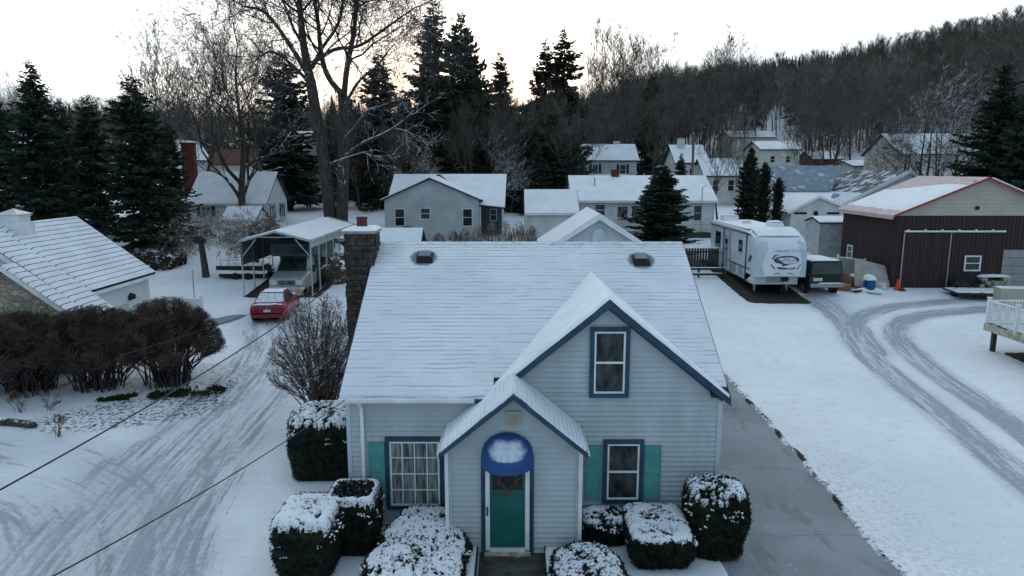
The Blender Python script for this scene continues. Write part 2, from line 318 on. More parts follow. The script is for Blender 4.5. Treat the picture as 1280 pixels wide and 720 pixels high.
# ---------------------------------------------------------------- mesh and object helpers
OFS = {}
class MB:
    def __init__(s): s.v = []; s.f = []; s.mi = []; s.cur = 0
    def add(s, vs, fs):
        n = len(s.v); s.v.extend(vs); s.f.extend([tuple(i+n for i in f) for f in fs]); s.mi.extend([s.cur]*len(fs)); return s
    def box(s, x0, x1, y0, y1, z0, z1):
        return s.add([(x0,y0,z0),(x1,y0,z0),(x1,y1,z0),(x0,y1,z0),(x0,y0,z1),(x1,y0,z1),(x1,y1,z1),(x0,y1,z1)],
                     [(0,3,2,1),(4,5,6,7),(0,1,5,4),(1,2,6,5),(2,3,7,6),(3,0,4,7)])
    def hexa(s, lo, hi):      # two quads of 4 points each
        return s.add(list(lo)+list(hi), [(0,3,2,1),(4,5,6,7),(0,1,5,4),(1,2,6,5),(2,3,7,6),(3,0,4,7)])
    def prism(s, pts, axis, a0, a1):
        n = len(pts)
        def P(p, a): return {'x': (a, p[0], p[1]), 'y': (p[0], a, p[1]), 'z': (p[0], p[1], a)}[axis]
        vs = [P(p, a0) for p in pts] + [P(p, a1) for p in pts]
        fs = [tuple(range(n)), tuple(range(2*n-1, n-1, -1))] + [(i, i+n, (i+1) % n+n, (i+1) % n) for i in range(n)]
        return s.add(vs, fs)
    def tube(s, pts, rad, n=6, cap=True):
        k = len(pts); vs = []
        if isinstance(rad, (int, float)): rad = [rad]*k
        for i in range(k):
            p = pts[i]; q = pts[min(i+1, k-1)]; o = pts[max(i-1, 0)]
            dx, dy, dz = q[0]-o[0], q[1]-o[1], q[2]-o[2]; l = math.sqrt(dx*dx+dy*dy+dz*dz) or 1; dx /= l; dy /= l; dz /= l
            if abs(dz) < .9: ax, ay, az = dy, -dx, 0.
            else: ax, ay, az = 0., dz, -dy
            l = math.sqrt(ax*ax+ay*ay+az*az) or 1; ax /= l; ay /= l; az /= l
            bx, by, bz = dy*az-dz*ay, dz*ax-dx*az, dx*ay-dy*ax
            for j in range(n):
                c, sn = math.cos(2*PI*j/n)*rad[i], math.sin(2*PI*j/n)*rad[i]
                vs.append((p[0]+ax*c+bx*sn, p[1]+ay*c+by*sn, p[2]+az*c+bz*sn))
        fs = [(i*n+j, i*n+(j+1) % n, (i+1)*n+(j+1) % n, (i+1)*n+j) for i in range(k-1) for j in range(n)]
        if cap and n > 3: fs += [tuple(range(n-1, -1, -1)), tuple(range((k-1)*n, k*n))]
        return s.add(vs, fs)
    def cyl(s, c, r, h, axis='z', n=16, r2=None):
        c = Vector(c); d = {'x': Vector((h,0,0)), 'y': Vector((0,h,0)), 'z': Vector((0,0,h))}[axis]
        return s.tube([c, c+d], [r, r if r2 is None else r2], n)
    def build(s, name, m, parent=None, smooth=False, bevel=0):
        me = bpy.data.meshes.new(name); ox, oy, oz = OFS.get(parent.name, (0,0,0)) if parent else (0,0,0)
        me.from_pydata([(v[0]-ox, v[1]-oy, v[2]-oz) for v in s.v], [], s.f)
        for mm in (m if isinstance(m, (list, tuple)) else [m]): me.materials.append(MATS[mm])
        if isinstance(m, (list, tuple)): me.polygons.foreach_set('material_index', s.mi)
        if smooth: me.polygons.foreach_set('use_smooth', [True]*len(me.polygons))
        me.update()
        o = bpy.data.objects.new(name, me); sc.collection.objects.link(o)
        if parent: o.parent = parent; OFS[o.name] = (ox, oy, oz)
        if bevel:
            bv = o.modifiers.new('b', 'BEVEL'); bv.width = bevel; bv.segments = 2; bv.limit_method = 'ANGLE'
        return o
def tag(o, label=None, cat=None, group=None, kind=None):
    for k, v in (('label', label), ('category', cat), ('group', group), ('kind', kind)):
        if v: o[k] = v
    return o
def thing(name, label, cat, loc=(0,0,0), group=None, rz=0):
    o = bpy.data.objects.new(name, None); sc.collection.objects.link(o); o.location = loc; o.rotation_euler = (0,0,rz); o.empty_display_size = .2
    OFS[o.name] = tuple(loc); return tag(o, label, cat, group)
def local(name, label, cat, loc=(0,0,0), group=None, rz=0, scale=1):     # parts are given in the thing's own coordinates
    o = thing(name, label, cat, loc, group, rz); OFS[o.name] = (0,0,0); o.scale = (scale,)*3; return o
def copy_tree(o, loc=None, rz=None, label=None, scale=None, parent=None, group=None):
    c = o.copy(); sc.collection.objects.link(c)
    if parent: c.parent = parent
    for ch in list(o.children): copy_tree(ch, parent=c)
    if loc is not None: c.location = loc
    if rz is not None: c.rotation_euler = (0,0,rz)
    if scale is not None: c.scale = scale if isinstance(scale, tuple) else (scale,)*3
    if label: c['label'] = label
    if group: c['group'] = group
    return c
def N3(x, y, z=0): return noise.noise(Vector((x, y, z)))
# ================================================================ THE SETTING: ground
def pline(pix):
    return [G(u, v).to_2d() for u, v in pix]
def lane_of(x, y, path, lens):
    best = (1e9, 0, 0)
    for i in range(len(path)-1):
        a, b2 = path[i], path[i+1]; dx, dy = b2[0]-a[0], b2[1]-a[1]; l2 = dx*dx+dy*dy
        t_ = max(0, min(1, ((x-a[0])*dx+(y-a[1])*dy)/l2)); px, py = a[0]+dx*t_, a[1]+dy*t_
        d = math.hypot(x-px, y-py)
        if d < best[0]:
            sgn = 1 if dx*(y-a[1])-dy*(x-a[0]) > 0 else -1
            best = (d, sgn, lens[i]+t_*math.sqrt(l2))
    return best
def subdiv_path(p, n=3):
    for _ in range(n):
        q = [p[0]]
        for a, b2 in zip(p, p[1:]): q += [a*.75+b2*.25, a*.25+b2*.75]
        q.append(p[-1]); p = q
    return p
def mk(pix, w0, w1, soft):
    p = subdiv_path(pline(pix)); lens = [0]
    for a, b2 in zip(p, p[1:]): lens.append(lens[-1]+(b2-a).length)
    return p, lens, w0, w1, soft
PATH_A = mk([(85, 760), (150, 660), (235, 560), (308, 490), (342, 440), (344, 405), (350, 385)], 2.5, 1.5, .9)
PATHS_B = [mk([(-120, 545), (0, 560), (90, 575), (170, 610), (190, 680), (150, 760)], 1.0, 1.2, 1.3),
           mk([(-60, 620), (30, 620), (75, 670), (70, 760)], 1.2, 1.0, 1.2),
           mk([(1400, 655), (1290, 575), (1200, 508), (1120, 452), (1085, 412), (1110, 392), (1170, 384), (1250, 378), (1330, 374)], 1.55, 1.3, .45),
           mk([(1018, 372), (1045, 388), (1068, 412), (1090, 440)], .8, .8, .7)]
def nonuni(a, b2, fine0, fine1, st, grow=1.12):
    xs = list(np.arange(fine0, fine1+1e-6, st)); d = st; x = fine1
    while x < b2: d *= grow; x += d; xs.append(min(x, b2))
    d = st; x = fine0; lo = []
    while x > a: d *= grow; x -= d; lo.append(max(x, a))
    return lo[::-1]+xs
GX = sorted(set([round(float(q_), 4) for q_ in nonuni(-1500, 1500, -21, 33, .12)+list(np.arange(7.93, 9.0, .035))])); GYs = nonuni(-40, 2200, 10, 42, .12, 1.09)
nx, ny = len(GX), len(GYs)
co_ = np.zeros((ny, nx, 3), np.float32); LA = np.zeros((ny, nx, 3), np.float32); LB = np.zeros((ny, nx, 3), np.float32); LT = np.zeros((ny, nx, 3), np.float32)
def edge_x(y): return 8.45 + .14*N3(y*.7, 3.1) + .12*N3(y*2.6, 7.7) - .15*smooth(20, 12, y)
for j, y in enumerate(GYs):
    ex = edge_x(y); yend = 27.0
    for i, x in enumerate(GX):
        z = ground(x, y)
        if y < 150: z += .05*N3(x*.25, y*.25) * (1 if y > 30 else .5)
        near = -22 < x < 45 and 9 < y < 60
        if near:
            z += .018*N3(x*1.7, y*1.7, 4)
            # asphalt drive cut into the snow
            if 4.6 < x < ex and y < yend+.4*N3(x, 5): z -= .09*smooth(0, .05, ex-x)
            d, sg, tt = lane_of(x, y, PATH_A[0], PATH_A[1]) if x < 0 and y < 42 else (9e9, 1, 0)
            if d < 6:
                w = PATH_A[2] + (PATH_A[3]-PATH_A[2])*smooth(0, 20, tt)
                k = 1-smooth(w-PATH_A[4]*.5, w+PATH_A[4], d*(1 if sg < 0 else 1.0)+.4*N3(x*.5, y*.5, 9))
                LA[j, i] = (d*sg, tt, k); z -= .03*k
            bk = (0, 0, 0)
            for p, ln, w0, w1, sf in PATHS_B:
                if x < 0 and p[0][0] > 0 or x > 0 and p[0][0] < 0: continue
                d, sg, tt = lane_of(x, y, p, ln)
                k = 1-smooth(w0-sf*.5, w0+sf, d)
                if p is PATHS_B[2][0]:
                    k *= .30 + .70*smooth(.15, .45, d)      # snow ridge between the wheel lanes
                if x < 0: k *= .80+.25*N3(x*.4, y*.4, 2)
                if k > bk[2]: bk = (d*sg, tt, k)
            LB[j, i] = bk; z -= .03*bk[2]
            litter_shade = 0; mul = 0; asp = 0
            # ground-cover bed before the left hedge, with painted shade on the soil under it
            if x < -8 and 17 < y < 28:
                cx = (x+13.0)/3.3; cy = (y-22.9-(x+13.0)*.30)/1.45; litter_shade = max(litter_shade, 1-smooth(.6, 1.15, cx*cx+cy*cy)); litter_shade = max(litter_shade, .55*smooth(24.2, 25.2, y)*smooth(-9.8, -10.6, x)*smooth(-23, -15, x))
            # grass strip beside the lawn edge, litter at the drive edge
            if ex < x < ex+5 and y < 24: litter_shade = max(litter_shade, .22*(1-smooth(0, 4, x-ex))*(1-smooth(17, 24, y)))
            if -.06 < x-ex < .3 and 11 < y < 26.5: wq = 1-smooth(.04+.05*N3(y*1.3, 8), .20+.12*N3(y*1.3, 8), abs(x-ex-.02)); mul = (.50+.45*N3(x*2, y*1.2))*wq; litter_shade = max(litter_shade, .8*wq)
            # bare gravel under the fifth wheel, and the wet patch before the carport
            q = max(abs(x-15.05)-1.3, 0)**2 + max(abs(y-44.0)-5.2, 0)**2; mul = max(mul, 1-smooth(.0, .5, q))
            q = ((x+14.7+.3*N3(x, y))/1.0)**2+((y-34.6-(x+14.7)*.8)/1.1)**2; asp = max(asp, .85*(1-smooth(.4, 1.4, q)))
            q = max(abs(x+13.3)-1.7, 0)**2 + max(abs(y-46)-5.9, 0)**2; mul = max(mul, .95*(1-smooth(0, .5, q)))
            q = max(abs(x-24)-2.4, 0)**2 + max(abs(y-28.2)-1.0, 0)**2; mul = max(mul, .8*(1-smooth(0, .3, q)))
            LT[j, i] = (litter_shade, mul, asp)
        co_[j, i] = (x, y, z)
me = bpy.data.meshes.new('snowy_ground')
idx = np.arange(nx*ny).reshape(ny, nx)
quads = np.stack([idx[:-1, :-1], idx[:-1, 1:], idx[1:, 1:], idx[1:, :-1]], -1).reshape(-1, 4)
me.vertices.add(nx*ny); me.vertices.foreach_set('co', co_.ravel())
me.loops.add(quads.size); me.loops.foreach_set('vertex_index', quads.ravel().astype(np.int32))
me.polygons.add(len(quads)); me.polygons.foreach_set('loop_start', np.arange(0, quads.size, 4, dtype=np.int32))
me.update(calc_edges=True); me.polygons.foreach_set('use_smooth', np.ones(len(quads), bool))
for nm, arr in (('laneA', LA), ('laneB', LB), ('litter', LT)):
    at = me.attributes.new(nm, 'FLOAT_VECTOR', 'POINT'); at.data.foreach_set('vector', arr.ravel())
me.materials.append(MATS['snow_ground'])
go = bpy.data.objects.new('snowy_ground', me); sc.collection.objects.link(go); tag(go, kind='structure')
mb = MB(); ys = list(np.arange(5, 28.2, .5))
for a, b2 in zip(ys, ys[1:]):
    mb.add([(4.3, a, ground(6, a)-.045), (8.9, a, ground(6, a)-.045), (8.9, b2, ground(6, b2)-.045), (4.3, b2, ground(6, b2)-.045)], [(0, 1, 2, 3)])
tag(mb.build('driveway', 'asphalt'), kind='structure')

# ================================================================ MAIN HOUSE
WY = 15.75; RE, RZ, RY, RTOP = 15.4, 3.35, 20.56, 6.38; SL = (RTOP-RZ)/(RY-RE)
HX0, HX1 = -3.88, 4.92; RX0, RX1 = -3.98, 5.02
CX, CZ, CS = 2.20, 5.63, .817           # cross gable ridge x, height, slope
PX, PZ, PS = .03, 3.86, .83             # porch ridge
house = thing('clapboard_house', 'pale grey clapboard house with navy trim and arched blue door awning in the foreground', 'house', (.5, 18, 0))
def lap(mb, x0f, x1f, z0, z1, y, e=.125, out=.044):      # lapped boards between x0f(z) and x1f(z)
    z = z0
    while z < z1-.01:
        zt = min(z+e, z1); xa, xb, xc, xd = x0f(z), x1f(z), x0f(zt), x1f(zt)
        if xb-xa > .02:
            mb.add([(xa, y-out, z), (xb, y-out, z), (xd, y-.002, zt), (xc, y-.002, zt), (xa, y, z), (xb, y, z)], [(0, 1, 2, 3), (4, 5, 1, 0)])
        z = zt
def holes_lap(mb, x0f, x1f, z0, z1, y, holes): lap(mb, x0f, x1f, z0, z1, y)
mb = MB()      # shell
mb.prism([(WY+.02, -.3), (WY+.02, RZ+.15), (RY, RTOP-.10), (25.4, RZ+.15), (25.4, -.3)], 'x', HX0, HX1)
mb.prism([(-.45, 2.9), (HX1, 2.9), (HX1, CZ-CS*(HX1-CX)-.12), (CX, CZ-.12), (-.45, CZ-CS*(CX+.45)-.12)], 'y', WY+.004, RY-1)
holes_lap(mb, lambda z: HX0, lambda z: HX1, 0.05, RZ+.02, WY, None)
holes_lap(mb, lambda z: max(-.62, CX-(CZ-.1-z)/CS), lambda z: min(HX1, CX+(CZ-.1-z)/CS), RZ+.02, CZ-.12, WY, None)
wall = mb.build('wall', 'siding', house)
mb = MB(); mb.box(HX0-.02, HX0+.08, WY-.05, WY+.3, 0, RZ+.1); mb.box(HX1-.09, HX1+.02, WY-.05, WY+.3, 0, RZ+.1); mb.build('corner_board', 'corner_board', house)
mb = MB(); mb.box(HX0-.01, HX1+.01, WY-.01, 25.4, -.3, .05); mb.build('foundation', 'concrete', house)
# porch wall (bump-out)
PW0, PW1, PY = -1.38, 1.44, 14.5
mb = MB()
lo = lambda z: max(PW0, PX-(PZ-.12-z)/PS) if z > 2.3 else PW0
hi = lambda z: min(PW1, PX+(PZ-.12-z)/PS) if z > 2.3 else PW1
mb.prism([(PW0, -.2), (PW1, -.2), (PW1, 2.60), (PX, PZ-.13), (PW0, 2.60)], 'y', PY+.004, WY+.3)
lap(mb, lo, hi, .04, PZ-.14, PY)
mb.build('porch_wall', 'siding_porch', house)
mb = MB()
for x in (PW0, PW1): mb.box(x-.03, x+.05 if x < 0 else x+.03, PY-.05, PY+.2, 0, 2.62)
mb.build('corner_board', 'corner_board', house)
# --- roofs
def slab(mb, x0, x1, ya, za, yb, zb_, th):
    mb.hexa([(x0, ya, za-th), (x1, ya, za-th), (x1, yb, zb_-th), (x0, yb, zb_-th)], [(x0, ya, za), (x1, ya, za), (x1, yb, zb_), (x0, yb, zb_)])
mb = MB()
slab(mb, RX0, -.42, RE, RZ, RY, RTOP, .10)
slab(mb, -.60, 4.6, WY+.15, RZ+SL*(WY+.15-RE), RY, RTOP, .10)
slab(mb, 4.6, RX1, 15.5, RZ+SL*(15.5-RE), RY, RTOP, .10)
slab(mb, RX0, RX1, RY*2-RE, RZ, RY, RTOP, .10)
roof = mb.build('roof', 'shingle_dark', house)
def snow_patch(name, parent, m, xs, ys_of, zf, th=.05, nse=.012, rows=60):
    """a skin of snow: for each x, rows of points between ys_of(x); height zf(x, y)"""
    mb = MB(); n = len(xs)
    for x in xs:
        a, b2 = ys_of(x)
        for k in range(rows+1):
            y = a+(b2-a)*k/rows; e = min(1, min(k+.75, rows-k)/1.5); y_ = y-(.022+.03*N3(x*2.2, 3, rows)+.015*N3(x*9, 3) if k == 0 else 0)
            d = nse*N3(x*1.5, y*2.5, 2)+nse*.7*N3(x*5, y*5, 5)
            mb.v.append((x, y_, zf(x, y)+th*e*(1+.3*N3(x*.8, y*.8, 1))+d*e+.004-(.05 if k == 0 else 0)))
    for i in range(n-1):
        for k in range(rows):
            mb.f.append((i*(rows+1)+k, (i+1)*(rows+1)+k, (i+1)*(rows+1)+k+1, i*(rows+1)+k+1)); mb.mi.append(0)
    return mb.build(name, m, parent, smooth=True)
mz = lambda x, y: RZ+SL*(y-RE)
cz = lambda x, y: CZ-CS*abs(x-CX)
snow_patch('roof_snow', roof, 'snow_courses', list(np.linspace(RX0+.02, -.43, 60)), lambda x: (RE-.015, RY+.03), mz, rows=110)
snow_patch('roof_snow', roof, 'snow_courses', list(np.linspace(-.62, RX1-.02, 90)), lambda x: (WY+.2-.25*smooth(4.45, 4.75, x), RY+.03), mz, rows=110)
snow_patch('roof_snow', roof, 'snow', list(np.linspace(RX0+.02, RX1-.02, 40)), lambda x: (RY, 2*RY-RE), lambda x, y: RTOP-SL*(y-RY), rows=30)
mb = MB()
for s_ in (-1, 1):
    xe = CX+s_*2.80; ze = CZ-CS*2.80; 
    xa, za = CX, CZ
    yv = lambda z: RE+(z-RZ)/SL+.15
    mb.hexa([(xa, WY-.28, za-.09), (xe, WY-.28, ze-.09), (xe, max(yv(ze), WY+.4), ze-.09), (xa, yv(za), za-.09)], [(xa, WY-.28, za), (xe, WY-.28, ze), (xe, max(yv(ze), WY+.4), ze), (xa, yv(za), za)])
cross = mb.build('gable_roof', 'shingle_dark', house)
snow_patch('roof_snow', cross, 'snow', sorted(list(np.linspace(CX-2.80, CX+2.80, 71))+[CX]), lambda x: (WY-.30, RE+(cz(x, 0)-RZ)/SL+.30), lambda x, y: cz(x, y)+.02*(1-smooth(0, .5, abs(x-CX))), th=.06, nse=.02, rows=44)
# fillet of drifted snow in the valleys
# navy rake boards
def rake(mb, xc, zc_, s_, run, slope, y, w=.17, th=.045, drop=.0):
    x1 = xc+s_*run; z1 = zc_-slope*run
    pts = [(xc, zc_-drop), (x1, z1-drop), (x1, z1-w-drop), (xc, zc_-w*1.12-drop)]
    if s_ < 0: pts = pts[::-1]
    mb.prism(pts, 'y', y-th, y)
mb = MB()
for s_ in (-1, 1): mb = MB(); rake(mb, CX, CZ-.01, s_, 2.84, CS, WY-.283, .17); mb.build('rake_board', 'navy_trim', house)
for s_ in (-1, 1): mb = MB(); rake(mb, CX, CZ-.10, s_, 2.72, CS, WY-.046, .16); mb.build('frieze_board', 'navy_trim', house)
mb = MB()
mb.hexa([(RX1-.02, WY-.3, RZ-.13), (RX1+.02, WY-.3, RZ-.13), (RX1+.02, RY, RTOP-.13), (RX1-.02, RY, RTOP-.13)], [(RX1-.02, WY-.3, RZ+.0), (RX1+.02, WY-.3, RZ+.0), (RX1+.02, RY, RTOP+.0), (RX1-.02, RY, RTOP+.0)])
mb.build('rake_board', 'navy_trim', house); mb = MB()
mb.hexa([(RX0-.02, RE, RZ-.12), (RX0+.015, RE, RZ-.12), (RX0+.015, RY, RTOP-.12), (RX0-.02, RY, RTOP-.12)], [(RX0-.02, RE, RZ), (RX0+.015, RE, RZ), (RX0+.015, RY, RTOP), (RX0-.02, RY, RTOP)])
mb.build('rake_board', 'navy_trim', house)
# soffits under the gable overhang
mb = MB()
for s_ in (-1, 1):
    x1 = CX+s_*2.78; z1 = CZ-CS*2.78
    mb.hexa([(CX, WY-.27, CZ-.115), (x1, WY-.27, z1-.115), (x1, WY+.0, z1-.115), (CX, WY+.0, CZ-.115)], [(CX, WY-.27, CZ-.095), (x1, WY-.27, z1-.095), (x1, WY, z1-.095), (CX, WY, CZ-.095)])
mb.box(RX0+.02, -.64, RE+.03, WY, RZ-.13, RZ-.105)
mb.build('soffit', 'white_paint', house)
# gutter and downspouts
mb = MB(); mb.prism([(RE-.10, RZ-.02), (RE-.10, RZ-.08), (RE-.07, RZ-.12), (RE, RZ-.12), (RE, RZ-.02)], 'x', RX0, -.86); gut = mb.build('gutter', 'white_paint', house)
mb = MB(); mb.prism([(RE-.10, RZ-.02), (RE-.10, RZ-.10), (RE-.02, RZ-.13), (RE, RZ-.02)], 'x', -.856, -.60); mb.build('gutter_end', 'navy_trim', house)
def spout(x, y, zt, off):
    mb = MB(); w = .04
    mb.box(x-w, x+w, y-.12, y-.045, .1, zt-.25)
    mb.hexa([(x-w, y-.12, zt-.25), (x+w, y-.12, zt-.25), (x+w, y-.045, zt-.25), (x-w, y-.045, zt-.25)], [(x-w, off, zt), (x+w, off, zt), (x+w, off+.07, zt), (x-w, off+.07, zt)])
    return mb.build('downspout', 'white_paint', house)
spout(-3.52, WY, RZ-.10, RE-.06)
spout(PW0-.05, PY, 2.50, PY-.15); spout(PW1+.06, PY, 2.50, PY-.15)
# porch roof
mb = MB(); pyf = PY-.32
for s_ in (-1, 1):
    xe = PX+s_*1.56; ze = PZ-PS*1.56
    mb.hexa([(PX, pyf, PZ-.08), (xe, pyf, ze-.08), (xe, WY-.01, ze-.08), (PX, 16.15, PZ-.08)], [(PX, pyf, PZ), (xe, pyf, ze), (xe, WY-.01, ze), (PX, 16.15, PZ)])
proof = mb.build('porch_roof', 'shingle_dark', house)
pz = lambda x, y: PZ-PS*abs(x-PX)
snow_patch('roof_snow', proof, 'snow_streaks', sorted(list(np.linspace(PX-1.56, PX+1.56, 50))+[PX]), lambda x: (pyf-.015, (WY-.03 if pz(x, 0) < 3.3 or x > PX+.05 else 16.2+.35*(x > -.3))), pz, th=.05, rows=24)
mb = MB()
for s_ in (-1, 1):
    mb = MB(); rake(mb, PX, PZ-.01, s_, 1.60, PS, pyf-.003, .12); mb.build('rake_board', 'navy_trim', house)
    mb = MB(); rake(mb, PX, PZ-.09, s_, 1.44, PS, PY-.046, .07); mb.build('frieze_board', 'navy_trim', house)
mb = MB()
for s_ in (-1, 1):
    xe = PX+s_*1.61; ze = PZ-PS*1.56
    mb = MB(); mb.prism([(xe-.02*s_, ze-.06), (xe+s_*.04, ze-.07), (xe+s_*.04, ze-.12), (xe-s_*.02, ze-.13)], 'y', pyf+.02, WY-.05); mb.build('gutter', 'white_paint', house)
# gable louvre vent
mb = MB(); vx, vz, vy = .03, 3.20, PY-.045
mb.box(vx-.16, vx+.16, vy-.03, vy, vz-.16, vz-.13); mb.box(vx-.16, vx+.16, vy-.03, vy, vz+.13, vz+.16); mb.box(vx-.16, vx-.13, vy-.03, vy, vz-.13, vz+.13); mb.box(vx+.13, vx+.16, vy-.03, vy, vz-.13, vz+.13)
for k in range(6):
    z = vz-.125+k*.043; mb.hexa([(vx-.13, vy-.03, z), (vx+.13, vy-.03, z), (vx+.13, vy-.025, z), (vx-.13, vy-.025, z)], [(vx-.13, vy-.004, z+.035), (vx+.13, vy-.004, z+.035), (vx+.13, vy, z+.035), (vx-.13, vy, z+.035)])
mb.build('gable_vent', 'tan_siding', house)
# windows
def big_window(x0, x1, z0, z1, y, parent, tw=.10, grid=None, sash=True, curtain='curtain'):
    mb = MB(); o = .06
    for a in ((x0, x1, z1-tw, z1), (x0, x1, z0, z0+tw)): mb.box(a[0], a[1], y-o, y, a[2], a[3])
    for a in ((x0, x0+tw), (x1-tw, x1)): mb.box(a[0], a[1], y-o, y, z0+tw, z1-tw)
    w = mb.build('window', 'navy_trim', parent)
    ax0, ax1, az0, az1 = x0+tw, x1-tw, z0+tw, z1-tw; s = .045
    mb = MB()
    mb.box(ax0, ax1, y-.045, y-.012, az1-s, az1); mb.box(ax0, ax1, y-.045, y-.012, az0, az0+s); mb.box(ax0, ax0+s, y-.045, y-.012, az0+s, az1-s); mb.box(ax1-s, ax1, y-.045, y-.012, az0+s, az1-s)
    if sash: zm = (az0+az1)/2; mb.box(ax0+s, ax1-s, y-.048, y-.014, zm-.025, zm+.025)
    if grid:
        for i in range(1, grid[0]): x = ax0+(ax1-ax0)*i/grid[0]; mb.box(x-.012, x+.012, y-.046, y-.034, az0+s, az1-s)
        for i in range(1, grid[1]): z = az0+(az1-az0)*i/grid[1]; mb.box(ax0+s, ax1-s, y-.0465, y-.0345, z-.012, z+.012)
    mb.build('sash', 'white_paint', w)
    mb = MB(); mb.box(ax0+s, ax1-s, y-.033, y-.031, az0+s, az1-s); mb.build('pane', 'glass', w)
    mb = MB(); n = 24
    for i in range(n):
        xa = ax0+s+(ax1-ax0-2*s)*i/n; xb = ax0+s+(ax1-ax0-2*s)*(i+1)/n; ya = y-.024+.005*math.sin(i*2.2); yb = y-.024+.005*math.sin((i+1)*2.2)
        mb.add([(xa, ya, az0), (xb, yb, az0), (xb, yb, az1), (xa, ya, az1)], [(0, 1, 2, 3)])
    mb.build('curtain', curtain, w)
    return w
YF = WY-.046
big_window(-3.00, -1.62, .46, 2.28, YF, house, grid=(4, 4), sash=False)
big_window(2.16, 3.12, .62, 2.22, YF, house, curtain='blind_dark')
big_window(1.80, 2.72, 3.26, 4.94, YF, house, curtain='blind_dark')
def shutter(x0, x1, z0, z1):
    mb = MB(); f = .035; zm = (z0+z1)/2
    mb.box(x0, x0+f, YF-.035, YF, z0, z1); mb.box(x1-f, x1, YF-.035, YF, z0, z1)
    for a, b2 in ((z0, z0+f), (z1-f, z1), (zm-f/2, zm+f/2)): mb.box(x0+f, x1-f, YF-.035, YF, a, b2)
    for a, b2 in ((z0+f, zm-f/2), (zm+f/2, z1-f)):
        n = 16
        for k in range(n):
            z = a+(b2-a)*k/n; zz = a+(b2-a)*(k+.9)/n
            mb.hexa([(x0+f, YF-.03, z), (x1-f, YF-.03, z), (x1-f, YF-.024, z), (x0+f, YF-.024, z)], [(x0+f, YF-.012, zz), (x1-f, YF-.012, zz), (x1-f, YF-.006, zz), (x0+f, YF-.006, zz)])
    return mb.build('shutter', 'teal_shutter', house)
shutter(-3.40, -3.02, .72, 2.14); shutter(1.74, 2.13, .70, 2.08); shutter(3.15, 3.54, .70, 2.08)
# door with storm door, sill, kick
DX0, DX1, DZ0, DZ1 = -.49, .29, .14, 2.14; yd = PY-.046
mb = MB()
for a in ((DX0-.19, DX0-.10), (DX1+.10, DX1+.19)): mb = MB(); mb.box(a[0], a[1], yd-.05, yd, .02, DZ1+.10); mb.build('door_trim', 'navy_trim', house)
mb = MB(); mb.box(DX0-.19, DX1+.19, yd-.05, yd, DZ1+.10, DZ1+.22)
mb.build('door_trim', 'navy_trim', house)
mb = MB(); mb.box(DX0+.0, DX1-.0, yd-.018, yd-.004, DZ0, DZ1)
for z0, z1 in ((.3, .9), (1.0, 1.42)):
    mb.box(DX0+.12, DX0+.36, yd-.024, yd-.018, z0, z1); mb.box(DX1-.36, DX1-.12, yd-.024, yd-.018, z0, z1)
door = mb.build('door', 'teal_door', house)
mb = MB(); mb.box(-.43, .23, yd-.030, yd-.019, 1.56, 2.12); mb.build('pane', 'glass_dark', door)
mb = MB(); mb.box(-.24, .04, yd-.034, yd-.025, 1.44, 1.52); mb.build('mail_slot', 'brass', door)
mb = MB()
mb.box(DX0-.095, DX0, yd-.06, yd-.02, DZ0, DZ1+.09); mb.box(DX1, DX1+.095, yd-.06, yd-.02, DZ0, DZ1+.09); mb.box(DX0, DX1, yd-.06, yd-.02, DZ1, DZ1+.09); mb.box(DX0, DX1, yd-.06, yd-.02, DZ0-.04, DZ0+.05)
st = mb.build('storm_door', 'white_paint', house)
mb = MB(); mb.box(DX0, DX1, yd-.042, yd-.040, DZ0+.05, DZ1); mb.build('pane', 'glass', st)
mb = MB(); mb.box(DX0-.07, DX0-.04, yd-.10, yd-.06, .98, 1.18); mb.build('handle', 'black', st)
mb = MB(); mb.box(DX0-.12, DX1+.12, yd-.12, yd, .03, .098); mb.build('door_sill', 'wood_pale', house)
# awning: quarter dome on a frame, with a valance
aw = MB(); R_, P_, H_ = .57, .62, .56; ax, az = -.10, 2.34; n1, n2 = 28, 12
for i in range(n1+1):
    al = PI*i/n1
    for k in range(n2+1):
        be = PI/2*k/n2; aw.v.append((ax-R_*math.cos(al), yd-.04-P_*math.sin(al)*math.cos(be), az+H_*math.sin(al)**.9*math.sin(be)))
for i in range(n1):
    for k in range(n2): aw.f.append((i*(n2+1)+k, (i+1)*(n2+1)+k, (i+1)*(n2+1)+k+1, i*(n2+1)+k+1)); aw.mi.append(0)
for i in range(n1):
    a0, a1 = PI*i/n1, PI*(i+1)/n1; p = lambda a, z: (ax-R_*math.cos(a), yd-.04-P_*math.sin(a), z)
    zb0 = az-.16-.012*abs(math.sin(i*1.6)); aw.add([p(a0, az), p(a1, az), p(a1, zb0), p(a0, zb0)], [(0, 1, 2, 3)])
awn = aw.build('awning', 'awning_blue', house, smooth=True)
mb = MB()
n1, n2 = 110, 48
for i in range(0):
    for k in range(3, n2-6):
        if .34+.75*N3(i*.16, 1.2, 3)+.35*N3(i*.5, k*.12, 7)+.2*N3(i*.9, k*.7, 1)-abs(i-n1/2)*.0085-abs(k-n2*.45)*.006 < .14: continue
        q = []
        for (ii, kk) in ((i, k), (i+1, k), (i+1, k+1), (i, k+1)):
            a2 = PI*ii/n1; b3 = PI/2*kk/n2; g = 1.02
            q.append((ax-R_*g*math.cos(a2), yd-.04-P_*g*math.sin(a2)*math.cos(b3), az+H_*g*math.sin(a2)**.9*math.sin(b3)))
        mb.add(q, [(0, 1, 2, 3)])
